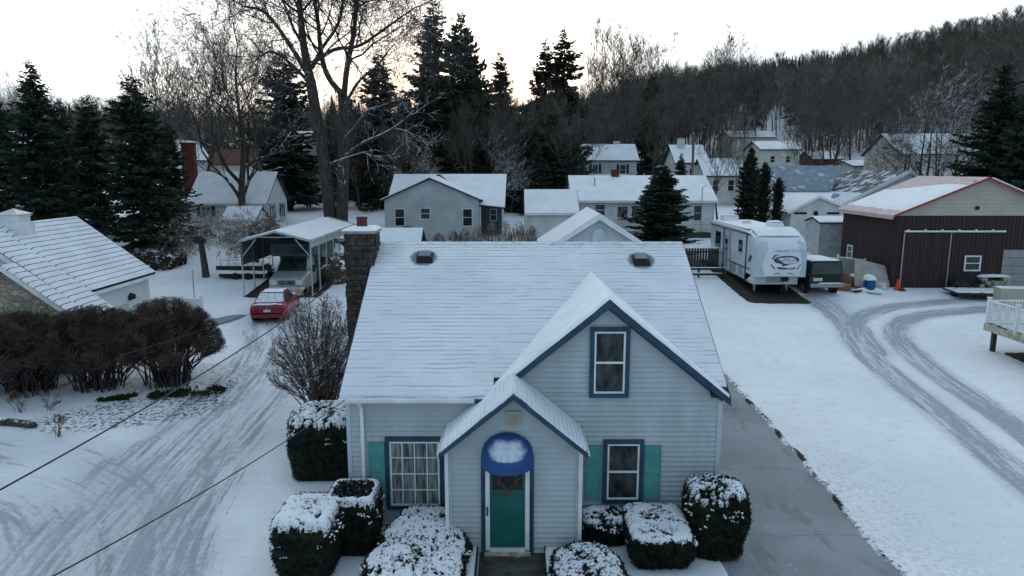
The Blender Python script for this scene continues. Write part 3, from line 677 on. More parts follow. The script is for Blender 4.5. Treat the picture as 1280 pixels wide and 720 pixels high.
# chimney on the left gable end
mb = MB(); cx0, cx1, cy0, cy1 = -4.68, -3.90, 19.5, 20.5
rng = random.Random(5); z = 0.0
while z < 6.75:        # courses of fieldstone, each stone its own small block
    h = rng.uniform(.14, .24); 
    for side in range(4):
        a = 0; Lx = (cx1-cx0) if side % 2 == 0 else (cy1-cy0)
        while a < Lx-.02:
            w = min(rng.uniform(.16, .34), Lx-a); o_ = rng.uniform(0, .05)
            if side == 0: mb.box(cx0+a+.008, cx0+a+w-.008, cy0-o_, cy0+.1, z+.008, z+h-.008)
            if side == 1: mb.box(cx1-.1, cx1+o_, cy0+a+.008, cy0+a+w-.008, z+.008, z+h-.008)
            if side == 2: mb.box(cx0+a+.008, cx0+a+w-.008, cy1-.1, cy1+o_, z+.008, z+h-.008)
            if side == 3: mb.box(cx0-o_, cx0+.1, cy0+a+.008, cy0+a+w-.008, z+.008, z+h-.008)
            a += w
    z += h
mb.box(cx0+.03, cx1-.03, cy0+.03, cy1-.03, 0, z-.02)
ch = mb.build('chimney', 'stone', house)
def lump(x0, x1, y0, y1, z0, th, n=10, name='snow', m='snow', parent=None, tagl=None):
    mb = MB()
    for i in range(n+1):
        for j in range(n+1):
            e = min(1, min(i, n-i, j, n-j)/(n*.22)); x = x0+(x1-x0)*i/n; y = y0+(y1-y0)*j/n
            mb.v.append((x, y, z0+th*(1-(1-e)**2)*(1+.25*N3(x*3, y*3, z0))))
    for i in range(n):
        for j in range(n): mb.f.append((i*(n+1)+j, (i+1)*(n+1)+j, (i+1)*(n+1)+j+1, i*(n+1)+j+1)); mb.mi.append(0)
    return mb.build(name, m, parent, smooth=True)
mb = MB(); mb.box(cx0-.07, cx1+.07, cy0-.07, cy1+.07, z-.02, z+.06); mb.build('cap', 'concrete', ch)
lump(cx0-.08, cx1+.08, cy0-.08, cy1+.08, z+.055, .10, parent=ch)
mb = MB(); mb.cyl((-4.28, 20.0, z+.05), .155, .36, n=14, r2=.14); mb.cyl((-4.28, 20.0, z+.36), .165, .05, n=14); mb.build('flue', 'clay', ch)
# low box vents in the roof
for vx_, vv in ((531, 321), (801, 324)):
    yv_ = 19.85 if vx_ < 700 else 19.75; p = D(vx_, vv, yv_); zz = RZ+SL*(yv_-RE)
    mb = MB(); mb.hexa([(p.x-.22, yv_-.26, zz-.26*SL-.0), (p.x+.27, yv_-.26, zz-.26*SL), (p.x+.27, yv_+.22, zz+.22*SL), (p.x-.27, yv_+.22, zz+.22*SL)],
              [(p.x-.20, yv_-.18, zz+.10), (p.x+.20, yv_-.18, zz+.10), (p.x+.20, yv_+.16, zz+.20), (p.x-.20, yv_+.16, zz+.20)])
    v = mb.build('roof_vent', 'black', roof)
    MB().hexa([(p.x-.17, yv_-.15, zz+.115), (p.x+.17, yv_-.15, zz+.115), (p.x+.17, yv_+.13, zz+.21), (p.x-.17, yv_+.13, zz+.21)], [(p.x-.17, yv_-.15, zz+.13), (p.x+.17, yv_-.15, zz+.13), (p.x+.17, yv_+.13, zz+.225), (p.x-.17, yv_+.13, zz+.225)]).build('vent_top', 'shingle_blue', v)
    
# step, cheek walls
tag((lambda m_: m_.box(-.72, .72, 12.3, PY-.02, -.3, .03).build('step', 'concrete_wet'))(MB()), 'wet dark concrete stoop before the teal door', 'step')
for i, (x0, x1, lb) in enumerate(((-1.10, -.76, 'snow covered low wall left of the door stoop'), (.72, 1.10, 'snow covered low wall right of the door stoop'))):
    w = thing('low_wall', lb, 'wall', ((x0+x1)/2, 13.4, 0), 'low walls flanking the stoop')
    MB().box(x0, x1, 12.4, PY-.04, -.3, .20).build('wall_body', 'black', w)
    lump(x0+.01, x1-.03, 12.4, PY-.05, .20, .09, parent=w)
# wreath on the door
mb = MB(); rng = random.Random(3)
for k in range(140):
    a = rng.uniform(0, 2*PI); r = .20+rng.gauss(0, .025); x, z = -.10+r*math.cos(a), 1.83+r*math.sin(a); y = yd-.052-abs(rng.gauss(0, .012))
    b2 = a+PI/2+rng.uniform(-.7, .7); l = .05; mb.tube([(x, y, z), (x+l*math.cos(b2), y-.015, z+l*math.sin(b2))], .008, 3)
tag(mb.build('wreath', 'wicker'), 'tan twig wreath hanging on the teal front door', 'wreath')
# ================================================================ SHRUBS
def shrub(label, cx, cy, rx, ry, h, zb, px=4., group=None, lm='yew', cover=.5, leaf=.034, nleaf=22000, seed=1, toppow=5., name='clipped_shrub', open_top=False, rag=.04):
    t = thing(name, label, 'shrub', (cx, cy, zb), group)
    rng = random.Random(seed); n1, n2 = 72, 40
    def wob(x, y, z):
        d = 1+rag*2*N3(x*1.6+seed, y*1.6, z*h*1.6)
        return Vector((cx+(x-cx)*d, cy+(y-cy)*d, zb+z*h*(1+rag*.7*N3(x*2, y*2, seed))))
    def topz(rho): return .78+.22*max(0, 1-rho**toppow)**.5
    def surf(a, k):        # a around, k 0..1 bottom->top centre
        ca, sa = math.cos(a), math.sin(a); rr = 1/((abs(ca)**px+abs(sa)**px)**(1/px))
        if k < .6: f = 1; z = k/.6*.78
        else: f = 1-((k-.6)/.4)**1.5; z = topz(f)
        bot = .86+.14*smooth(0, .35, k)
        return wob(cx+rx*rr*f*bot*ca, cy+ry*rr*f*bot*sa, z)
    mb = MB()
    for k in range(n2+1):
        for i in range(n1): mb.v.append(tuple((surf(2*PI*i/n1, k/n2)-Vector((cx, cy, zb)))*.97+Vector((cx, cy, zb))))
    for k in range(n2):
        for i in range(n1): mb.f.append((k*n1+i, k*n1+(i+1) % n1, (k+1)*n1+(i+1) % n1, (k+1)*n1+i)); mb.mi.append(0)
    for _ in range(nleaf):
        k = rng.random()**.8; a = rng.uniform(0, 2*PI); p = surf(a, k)
        d = Vector((rng.gauss(0, 1), rng.gauss(0, 1), rng.gauss(0, 1))).normalized(); e = d.cross(Vector((rng.gauss(0, 1), rng.gauss(0, 1), rng.gauss(0, 1)))).normalized()
        l = leaf*rng.uniform(.6, 1.5)
        p = p + Vector((rng.gauss(0, .02), rng.gauss(0, .02), rng.gauss(0, .02)))
        mb.add([tuple(p-e*l*.3), tuple(p+d*l-e*l*.1), tuple(p+d*l*1.2+e*l*.1), tuple(p+e*l*.3)], [(0, 1, 2, 3)])
    mb.build('foliage', lm, t)
    # snow lying on the top in clumps
    sn = MB(); n = 170; sv = {}
    for i in range(n+1):
        for j in range(n+1):
            a_, b_ = -1+2*i/n, -1+2*j/n; rho = (abs(a_)**px+abs(b_)**px)**(1/px)
            if rho > 1.0: continue
            x, y = cx+a_*rx, cy+b_*ry; p = wob(x, y, topz(rho))
            s_ = cover-.46+.42*N3(x*3.1+seed, y*3.1, 1)+.5*N3(x*9+seed, y*9, 4)+.35*N3(x*22, y*22, 8)-.5*smooth(.93, 1.0, rho)
            if open_top: s_ = -.25+.5*N3(x*9, y*9, 3)+.75*math.exp(-((rho-.88)/.11)**2)
            sv[(i, j)] = (len(sn.v), s_); sn.v.append((p.x, p.y, p.z+.012+.05*max(-.5, min(1, s_*3.))))
    for i in range(n):
        for j in range(n):
            q_ = [(i, j), (i+1, j), (i+1, j+1), (i, j+1)]
            if all(c_ in sv for c_ in q_) and sum(sv[c_][1] > 0 for c_ in q_) >= 2: sn.f.append(tuple(sv[c_][0] for c_ in q_)); sn.mi.append(0)
    for _ in range(int(170*cover)):      # small clods caught on the flanks
        p = surf(rng.uniform(0, 2*PI), .62-abs(rng.gauss(0, .09))); 
        if N3(p.x*3, p.y*3, p.z*3+seed) < .05: continue
        for _ in range(3):
            w_ = rng.uniform(.010, .022); c_ = Vector((p.x+(p.x-cx)*.03+rng.gauss(0, .03), p.y+(p.y-cy)*.03+rng.gauss(0, .03), p.z+rng.gauss(0, .01)))
            sn.add([(c_.x-w_, c_.y-w_, c_.z), (c_.x+w_, c_.y-w_*.7, c_.z), (c_.x+w_*.8, c_.y+w_, c_.z+.02), (c_.x-w_, c_.y+w_, c_.z+.02), (c_.x, c_.y, c_.z+w_)], [(0, 1, 4), (1, 2, 4), (2, 3, 4), (3, 0, 4)])
    sn.build('snow', 'snow', t, smooth=True)
    if open_top:
        tw = MB()
        for _ in range(420):
            a = rng.uniform(0, 2*PI); r = rng.random()**.5*.8; x, y = cx+rx*r*math.cos(a), cy+ry*r*math.sin(a); z = zb+h*.97
            tw.tube([(x, y, z), (x+rng.gauss(0, .04), y+rng.gauss(0, .04), z+rng.uniform(.02, .1))], .006, 3, False)
        tw.build('twigs', 'side_bush', t)
    return t
def shrub_px(label, u0, u1, vb, vt, Y, ry, **kw):      # extents read from the photo at depth Y of the shrub's front face
    a, b2 = D(u0, (vb+vt)/2, Y), D(u1, (vb+vt)/2, Y); top = D((u0+u1)/2, vt, Y+ry)
    return shrub(label, (a.x+b2.x)/2, Y+ry, (b2.x-a.x)/2, ry, top.z, 0, **kw)
shrub_px('tall clipped yew with speckled snow top beside the left corner of the house', 353, 437, 600, 511, 17.9, .9, cover=.62, seed=2, nleaf=30000, px=4.5, toppow=7)
shrub_px('square clipped yew with hollow twiggy top and rim of snow at the house corner', 405, 468, 700, 612, 14.3, .55, cover=.3, seed=3, open_top=True, px=7, toppow=16, rag=.015)
shrub_px('low clipped yew with a smooth thick snow cap left of the hollow topped yew', 336, 412, 720, 636, 13.3, .72, cover=.86, seed=4, px=9, toppow=16, rag=.015, group='low snow capped yews')
shrub_px('broad spreading juniper under patchy snow below the large grid window', 432, 567, 790, 694, 11.2, 2.1, cover=.74, toppow=2.8, seed=5, lm='juniper', leaf=.055, nleaf=26000, name='juniper', px=3.4, rag=.11)
shrub_px('small rounded snowy shrub against the wall just right of the porch', 728, 792, 700, 642, 14.75, .42, cover=.60, seed=6, px=3.2, rag=.07)
shrub_px('low sprawling snowy juniper beside the right low wall at the stoop', 698, 806, 790, 722, 11.2, 1.5, cover=.70, toppow=2.8, seed=7, lm='juniper', leaf=.055, px=2.8, name='juniper', rag=.1)
shrub_px('square snow topped shrub under the right end of the front wall', 790, 873, 730, 650, 13.7, .9, cover=.68, seed=8, px=5, toppow=8, rag=.04)
shrub_px('tall dark barrel shaped yew with thin snow cap at the right house corner', 866, 941, 730, 604, 14.1, .62, cover=.60, seed=9, px=3.0, nleaf=34000, rag=.05)
mb = MB(); rng = random.Random(8)       # green turf showing beside the yew
for _ in range(5000):
    x = rng.gauss(-4.85, .28); y = rng.uniform(15.6, 17.4); x += (16.2-y)*.06; l = rng.uniform(.04, .1); a = rng.uniform(0, 2*PI)
    z = ground(x, y)+.0; mb.add([(x, y, z), (x+.02*math.cos(a), y+.02*math.sin(a), z), (x+.03*math.cos(a+1), y+.03*math.sin(a+1), z+l)], [(0, 1, 2)])
tag(mb.build('grass', 'grass'), kind='stuff')

def bare_shrub(label, cx, cy, rx, ry, h, stems, seed, tm='hedge_twig', sm='hedge_stem', name='bare_shrub', group=None, r0=.03, dense=1.0, upright=0., zb=None, top=.8, f0=.52, spreadb=.42):
    rng = random.Random(seed); zb = ground(cx, cy)-.03 if zb is None else zb
    t = thing(name, label, 'shrub', (cx, cy, zb), group); st = MB(); tw = MB()
    for s_ in range(stems):
        a = rng.uniform(0, 2*PI); el = math.asin(rng.uniform(.05, 1)); ba = a+rng.gauss(0, .5); br = rng.uniform(0, spreadb)
        x0, y0 = cx+rx*br*math.cos(ba), cy+ry*br*math.sin(ba)
        ex, ey, ez = cx+rx*math.cos(a)*math.cos(el), cy+ry*math.sin(a)*math.cos(el), zb+h*(.35+.65*math.sin(el))
        n = 6; pts = []
        for k in range(n+1):
            f = k/n; g = f**(1.5+upright); pts.append((x0+(ex-x0)*g+rng.gauss(0, .03)*f, y0+(ey-y0)*g+rng.gauss(0, .03)*f, zb+(ez-zb)*f**.85+rng.gauss(0, .02)))
        st.tube(pts, [r0*(1-.75*k/n) for k in range(n+1)], 4, False)
        for k in range(int(26*dense)):
            f = rng.uniform(f0, 1)**.8; i = min(n-1, int(f*n)); q = f*n-i; p = Vector(pts[i]).lerp(Vector(pts[i+1]), q)
            d = Vector(((p.x-cx)/rx*.6+rng.gauss(0, .5), (p.y-cy)/ry*.6+rng.gauss(0, .5), abs(rng.gauss(.7, .4)))).normalized(); l = rng.uniform(.2, .6)*min(h, 2.5)/2.2
            m_ = p+d*l*.5+Vector((rng.gauss(0, .03), rng.gauss(0, .03), .02)); e = p+d*l
            # keep the clipped outline
            def clip(w):
                v = Vector(((w.x-cx)/rx, (w.y-cy)/ry, max(0, (w.z-zb-h*.35))/(h*.65))); L_ = v.length
                lim = rng.uniform(.94, 1.07)
                if L_ > lim: s2 = lim/L_; return Vector((cx+(w.x-cx)*s2, cy+(w.y-cy)*s2, zb+h*.35+(w.z-zb-h*.35)*s2 if w.z > zb+h*.35 else w.z))
                return w
            m_, e = clip(m_), clip(e); tw.tube([tuple(p), tuple(m_), tuple(e)], [.008, .006, .003], 3, False)
            for _ in range(2):
                d2 = (d+Vector((rng.gauss(0, .6), rng.gauss(0, .6), rng.gauss(0, .4)))).normalized(); e2 = clip(m_+d2*l*.5); tw.tube([tuple(m_), tuple(e2)], [.006, .003], 3, False)
    st.build('stems', sm, t); tw.build('twigs', tm, t)
    return t
bare_shrub('rightmost domed burning bush of the left hedge, open stems at its base', -13.0, 25.6, 2.05, 1.8, 3.3, 120, 11, dense=2.4, group='bare reddish hedge shrubs')
bare_shrub('second bush of the bare reddish hedge, between the rightmost dome and the dark middle', -15.5, 25.3, 2.2, 1.8, 3.1, 120, 12, dense=2.4, group='bare reddish hedge shrubs')
bare_shrub('dark middle bush of the hedge in front of the stone gable', -18.0, 24.9, 2.5, 1.9, 2.95, 120, 13, dense=2.4, group='bare reddish hedge shrubs')
bare_shrub('leftmost hedge bush cut by the left picture edge', -20.9, 24.4, 2.5, 1.8, 2.8, 90, 14, dense=1.8, group='bare reddish hedge shrubs')
bare_shrub('big greyish vase shaped bare shrub dusted with snow beside the stone chimney', -6.35, 22.3, 1.6, 1.8, 4.3, 110, 15, tm='side_bush', sm='side_bush', r0=.026, f0=.3, dense=.8, spreadb=.3)
for i, (u, v, h, r, lb) in enumerate(((290/4+0, 545, .75, .35, 'thin bare sapling with pale tips at the left edge of the planting bed'), (25, 515, .8, .45, 'small bare shrub in snow near the left picture edge'), (62, 512, .7, .4, 'small bare shrub between two larger saplings in the bed'), (90, 478, 1.3, .35, 'pale dry upright shrub in front of the dark hedge'))):
    p = G(u, v); bare_shrub(lb, p.x, p.y, r, r, h, 9, 20+i, tm='cane', sm='cane', name='bare_sapling', r0=.012, dense=.4)
# low dark evergreen creeping under the hedge, and a log edging
mb = MB(); rng = random.Random(4)
for _ in range(7000):
    f = rng.random(); x = -14.8+4.2*f; y = 24.0+1.0*f**1.5+rng.gauss(0, .20)*(.4+f); z = ground(x, y)+rng.uniform(0, .16)*(1-abs(f-.6)); l = rng.uniform(.04, .1); a = rng.uniform(0, 2*PI)
    if N3(x*1.6, y*2.4)+.5*N3(x*6, y*6) < .02: continue
    mb.add([(x, y, z), (x+l*math.cos(a), y+l*math.sin(a), z+.02), (x+l*.5*math.cos(a+1), y+l*.5*math.sin(a+1), z+l*.8)], [(0, 1, 2)])
tag(mb.build('ground_cover', 'grass'), kind='stuff')
p0, p1 = G(-30, 526), G(46, 534); mb = MB(); pts = [p0.lerp(p1, k/12)+Vector((0, .05*N3(k*.7, 1), .07)) for k in range(13)]
mb.tube(pts, [.13+.03*N3(k, 5) for k in range(12)]+[.05], 10)
tag(mb.build('fallen_log', 'bark'), 'mossy dark log lying along the snowy bed at left', 'log')

# ================================================================ HOUSES (generic gabled building, parts from its facts)
def gwindow(root, face, c, z, w, h, pos, frame='far_white', mull=1, shut=None, pane='glass_dark', panes_h=1):
    """face: 'f' looks to -Y at y=pos; 'r' looks to +X at x=pos; 'l' looks to -X"""
    s = {'f': -1, 'r': 1, 'l': -1}[face]; t = .05
    def bx(mb, a0, a1, z0, z1, d0, d1):
        lo_, hi_ = sorted((pos+s*d0, pos+s*d1))
        mb.box(a0, a1, lo_, hi_, z0, z1) if face == 'f' else mb.box(lo_, hi_, a0, a1, z0, z1)
    fw = max(.05, min(w, h)*.09); mb = MB()
    bx(mb, c-w/2, c+w/2, z+h/2-fw, z+h/2, .002, t); bx(mb, c-w/2, c+w/2, z-h/2, z-h/2+fw, .002, t+.02)
    bx(mb, c-w/2, c-w/2+fw, z-h/2+fw, z+h/2-fw, .002, t); bx(mb, c+w/2-fw, c+w/2, z-h/2+fw, z+h/2-fw, .002, t)
    for i in range(1, mull): x = c-w/2+w*i/mull; bx(mb, x-fw*.35, x+fw*.35, z-h/2+fw, z+h/2-fw, .002, t-.01)
    if panes_h: bx(mb, c-w/2+fw, c+w/2-fw, z-fw*.3, z+fw*.3, .002, t-.012)
    wd = mb.build('window', frame, root)
    mb = MB(); bx(mb, c-w/2+fw*.5, c+w/2-fw*.5, z-h/2+fw*.5, z+h/2-fw*.5, .001, .02); mb.build('pane', pane, wd)
    if shut:
        for q in (-1, 1):
            mb = MB(); a = c+q*(w/2+.18); bx(mb, a-.16, a+.16, z-h/2, z+h/2, .002, .04); mb.build('shutter', shut, root)
    return wd
def ghouse(name, label, x0, x1, y0, y1, zb, ze, zr, axis='x', wm='far_white', rm='shingle_dark', sm='snow', oh=.35, wins=(), chim=(), base='concrete', cat='house', group=None, snow=True, th=.10, trim='far_white', rc=None, courses=True, oy=None, noshow=()):
    r = thing(name, label, cat, ((x0+x1)/2, (y0+y1)/2, zb), group); oy = oh if oy is None else oy
    mb = MB(); mb.box(x0, x1, y0, y1, zb-1.2, ze)
    if axis == 'x':
        yc = (y0+y1)/2 if rc is None else rc; mb.prism([(y0, ze), (y1, ze), (yc, zr)], 'x', x0, x1)
    else:
        xc = (x0+x1)/2 if rc is None else rc; mb.prism([(x0, ze), (x1, ze), (xc, zr)], 'y', y0, y1)
    if courses:      # clapboard shadow lines
        z = zb+.25
        while z < zr-.2:
            k = 1 if z <= ze else (zr-z)/(zr-ze)
            if axis == 'y' or z <= ze:
                xc = (x0+x1)/2 if axis == 'x' or rc is None else rc; xa, xb = xc+(x0-xc)*k, xc+(x1-xc)*k
                mb.hexa([(xa, y0-.018, z), (xb, y0-.018, z), (xb, y0+.01, z), (xa, y0+.01, z)], [(xa, y0-.001, z+.15), (xb, y0-.001, z+.15), (xb, y0+.01, z+.15), (xa, y0+.01, z+.15)])
            z += .2
    w = mb.build('wall', wm, r)
    mb = MB(); sn = MB()
    if axis == 'x':
        for s_, ye in ((-1, y0), (1, y1)):
            sl = (zr-ze)/abs(yc-ye); yo = ye+s_*oh; zo = ze-sl*oh
            mb.hexa([(x0-oy, yo, zo), (x1+oy, yo, zo), (x1+oy, yc, zr), (x0-oy, yc, zr)], [(x0-oy, yo, zo+th), (x1+oy, yo, zo+th), (x1+oy, yc, zr+th), (x0-oy, yc, zr+th)])
            sn.hexa([(x0-oy+.03, yo+.0, zo+th+.004), (x1+oy-.03, yo, zo+th+.004), (x1+oy-.03, yc, zr+th+.004), (x0-oy+.03, yc, zr+th+.004)], [(x0-oy+.06, yo-s_*.04, zo+th+.07), (x1+oy-.06, yo-s_*.04, zo+th+.07), (x1+oy-.06, yc, zr+th+.07), (x0-oy+.06, yc, zr+th+.07)])
    else:
        for s_, xe in ((-1, x0), (1, x1)):
            sl = (zr-ze)/abs(xc-xe); xo = xe+s_*oh; zo = ze-sl*oh
            mb.hexa([(xo, y0-oy, zo), (xc, y0-oy, zr), (xc, y1+oy, zr), (xo, y1+oy, zo)], [(xo, y0-oy, zo+th), (xc, y0-oy, zr+th), (xc, y1+oy, zr+th), (xo, y1+oy, zo+th)])
            sn.hexa([(xo, y0-oy+.03, zo+th+.004), (xc, y0-oy+.03, zr+th+.004), (xc, y1+oy-.03, zr+th+.004), (xo, y1+oy-.03, zo+th+.004)], [(xo-s_*.04, y0-oy+.06, zo+th+.07), (xc, y0-oy+.06, zr+th+.07), (xc, y1+oy-.06, zr+th+.07), (xo-s_*.04, y1+oy-.06, zo+th+.07)])
    if courses and axis == 'x':      # gutter along the front eave with a downspout at each end
        zg_ = ze-(zr-ze)/abs(yc-y0)*oh
        gm = MB().box(x0-oy, x1+oy, y0-oh-.10, y0-oh-.005, zg_-.02, zg_+.08).build('gutter', 'white_paint', r)
        for xx in (x0+.08, x1-.08): MB().box(xx-.04, xx+.04, y0-.10, y0-.025, zb, zg_-.03).build('downspout', 'white_paint', r)
    elif courses:
        for s_ in (-1, 1):
            xe = x0 if s_ < 0 else x1; sl = (zr-ze)/abs(xc-xe)
            MB().prism([(xc, zr+th+.01), (xe+s_*oh, ze-sl*oh+th+.01), (xe+s_*oh, ze-sl*oh-.06), (xc, zr-.06)], 'y', y0-oy-.035, y0-oy-.003).build('rake_board', 'white_paint', r)
    rf = mb.build('roof', rm, r)
    if snow: sn.build('snow', sm, rf)
    for a in wins: gwindow(r, *a[0:6], **(a[6] if len(a) > 6 else {}))
    for (cx, cy, w_, h_, cm) in chim:
        mb = MB(); mb.box(cx-w_/2, cx+w_/2, cy-w_/2, cy+w_/2, zr-1, zr+h_); mb.box(cx-w_/2-.05, cx+w_/2+.05, cy-w_/2-.05, cy+w_/2+.05, zr+h_, zr+h_+.1); c_ = mb.build('chimney', cm, rf)
    return r
# --- detached garage behind the house
g = ghouse('garage', 'pale grey garage gable rising just behind the main roof', 2.0, 7.9, 40, 46.3, 1.1, 3.95, 5.85, 'y', 'garage_pale', oh=.35, oy=.25, cat='garage', trim='white_paint')
mb = MB(); n = 10; cxg = 4.97
mb.box(cxg-.38, cxg+.38, 39.93, 39.98, 4.2, 4.75); mb.prism([(cxg+.38*math.cos(PI*i/n), 4.75+.38*math.sin(PI*i/n)) for i in range(n+1)], 'y', 39.93, 39.98)
mb.build('arched_vent', 'corner_board', g)
mb = MB()
for s_ in (-1, 1): rake(mb, 4.95, 5.88, s_, 3.3, .644, 39.72, .2)
mb.build('rake_board', 'white_paint', g)
ghouse('garden_shed', 'small snow covered roof peeking over the left end of the ridge', -8.35, -6.1, 44.5, 46.5, 1.6, 3.9, 4.55, 'x', 'far_grey', cat='shed')
# --- white ranch with deck and picture window
RY0 = 57.6
rr = ghouse('ranch_house', 'long low white ranch house with triple picture window behind the garage', 5.0, 16.6, RY0, 65.0, 2.9, 6.0, 7.75, 'x', 'far_white', oh=.45, oy=.2,
    wins=[('f', 7.2, 5.15, .95, 1.0, RY0, dict(frame='far_white')), ('f', 10.2, 4.85, .95, 1.35, RY0, dict(panes_h=0, pane='blind_dark', frame='white_paint')), ('f', 8.75+.3, 4.85, 1.05, 1.35, RY0, dict(panes_h=0, pane='blind_dark', frame='white_paint')), ('f', 11.35, 4.85, 1.05, 1.35, RY0, dict(panes_h=0, pane='blind_dark', frame='white_paint')), ('f', 15.2, 4.9, .7, 1.3, RY0)],
    chim=[(8.9, 61.3, .62, .55, 'brick')])
mb = MB()
for x in (6.95, 13.1): mb.cyl((x, 59.5, 7.0), .05, .75)
mb.build('vent_pipe', 'metal_grey', rr)
mb = MB(); mb.box(8.2, 12.6, 56.2, RY0-.03, 3.55, 3.7)
for x in np.arange(8.2, 12.61, .147): mb.box(x, x+.04, 56.2, 56.24, 3.7, 4.55)
mb.box(8.2, 12.6, 56.17, 56.26, 4.55, 4.62)
for x in (8.2, 10.4, 12.55): mb.box(x-.05, x+.05, 56.15, 56.28, 2.6, 5.4)
mb.build('deck', 'far_white', rr)
mb = MB(); mb.box(13.9, 16.9, 57.1, RY0-.03, 2.4, 3.35); mb.build('skirting', 'wood_dark', rr)
ghouse('attached_garage', 'plain white garage wing left of the ranch house', 1.0, 4.95, 52.2, 57.2, 2.4, 5.30, 6.75, 'x', 'far_white', cat='garage', oh=.3, oy=.1)
# utility mast on the ranch roof
p = D(877, 252, 57.2); mb = MB(); mb.tube([(p.x, 57.1, 3.3), (p.x, 57.1, 7.0)], .035, 6); mb.tube([(p.x, 57.1, 6.95), (p.x+.35, 57.1, 7.2)], .03, 6); mb.box(p.x-.7, p.x+.7, 57.05, 57.12, 4.0, 4.06)
tag(mb.build('service_mast', 'metal_grey'), 'thin metal service mast at the right end of the ranch house', 'mast')
# --- house A: gable wall towards us with an L wing and dark porch
a = thing('gabled_house', 'pale grey house with broad front gable, left of the ranch house', 'house', (-6.5, 60, 3))
A0, A1, AY = -10.15, -2.65, 56.0; AC = -6.5
mb = MB(); mb.box(A0, A1, AY, 62, 1.5, 6.05); mb.prism([(A0, 6.05), (A1, 6.05), (AC, 7.65)], 'y', AY, 62); mb.box(-10.1, -.75, 59.2, 66, 1.5, 6.0); mb.prism([(59.2, 6), (66, 6), (62.6, 7.85)], 'x', -10.1, -.75)
z = 3
while z < 7.4:
    k = 1 if z < 6.05 else (7.65-z)/1.6; mb.hexa([(AC+(A0-AC)*k, AY-.018, z), (AC+(A1-AC)*k, AY-.018, z), (AC+(A1-AC)*k, AY, z), (AC+(A0-AC)*k, AY, z)], [(AC+(A0-AC)*k, AY-.001, z+.15), (AC+(A1-AC)*k, AY-.001, z+.15), (AC+(A1-AC)*k, AY, z+.15), (AC+(A0-AC)*k, AY, z+.15)]); z += .2
mb.build('wall', 'far_grey', a)
mb = MB(); sn = MB()
def rq(a1, a2, a3, a4, th=.1):
    q = [a1, a2, a3, a4]; up = lambda p, d: (p[0], p[1], p[2]+d)
    mb.hexa(q, [up(p, th) for p in q]); c = sum((Vector(p) for p in q), Vector())/4
    q2 = [tuple(Vector(p).lerp(c, .012)) for p in q]; sn.hexa([up(p, th+.004) for p in q2], [up(p, th+.075) for p in q2])
rq((A0-.3, AY-.3, 5.92), (AC, AY-.3, 7.68), (AC, 62.6, 7.68), (A0-.3, 60, 5.92)); rq((AC, AY-.3, 7.68), (A1+.3, AY-.3, 5.92), (A1+.3, 60, 5.92), (AC, 62.6, 7.68))
rq((-10.4, 58.9, 5.85), (-7.2, 58.9, 5.85), (-6.6, 62.6, 7.86), (-10.4, 62.6, 7.86)); rq((A1-.1, 56.2, 5.55), (-.55, 56.2, 5.30), (-.45, 62.6, 7.86), (-6.4, 62.6, 7.86)); rq((-10.4, 66.3, 5.85), (-.45, 66.3, 5.85), (-.45, 62.6, 7.86), (-10.4, 62.6, 7.86))
rf = mb.build('roof', 'shingle_dark', a); sn.build('snow', 'snow', rf)
mb = MB(); mb.box(A1+.02, -.8, 58.6, 59.15, 2.5, 5.6); mb.build('porch_shade_slab', 'green_or_shade_panel', a)  # dark slab whose colour stands in for shade inside the porch
mb = MB()
for x in (A1+.1, -.75): mb.box(x-.06, x+.06, 56.3, 56.42, 2.5, 5.5)
mb.build('porch_post', 'far_white', a)
for c, z, w_, h_ in ((-8.95, 4.65, .85, 1.45), (-4.0+.45, 4.65, .85, 1.45), (-6.9-.0, 4.95, .85, .95)): gwindow(a, 'f', c, z, w_, h_, AY)
gwindow(a, 'f', -1.55, 4.7, .6, 1.0, 58.58)
mb = MB(); mb.box(-6.78, -6.4, AY-.05, AY, 6.55, 7.1); mb.build('gable_vent', 'galv', a)
# --- cottage at the left with dark shutters
c = ghouse('cottage', 'white cottage with dark shutters left of the carport roof', -28.6, -21.9, 62.5, 68.5, 3.2, 5.65, 8.05, 'x', 'far_white', sm='snow', oh=.4, oy=.3,
    wins=[('f', -27.2, 4.75, .95, .85, 62.5, dict(shut='black', mull=2)), ('f', -23.8, 4.75, .95, .85, 62.5, dict(shut='black', mull=2)), ('r', 64.3, 4.6, .8, 1.3, -21.9, dict(shut='black')), ('r', 67.0, 4.6, .8, 1.3, -21.9, dict(shut='black'))])
mb = MB(); mb.cyl((-22.8, 64.3, 6.0), .09, 1.15); mb.build('vent_pipe', 'black', c)
s = ghouse('garden_shed', 'small white shed with pitched snowy roof in front of the cottage', -22.9, -20.3, 55.5, 58.3, 2.5, 4.55, 5.35, 'x', 'far_white', cat='shed', oh=.15, oy=.15, wins=[('f', -20.75, 3.9, .3, .5, 55.5)])
mb = MB(); mb.box(-22.0, -21.1, 55.44, 55.49, 2.5, 4.3); mb.build('door', 'far_grey', s)
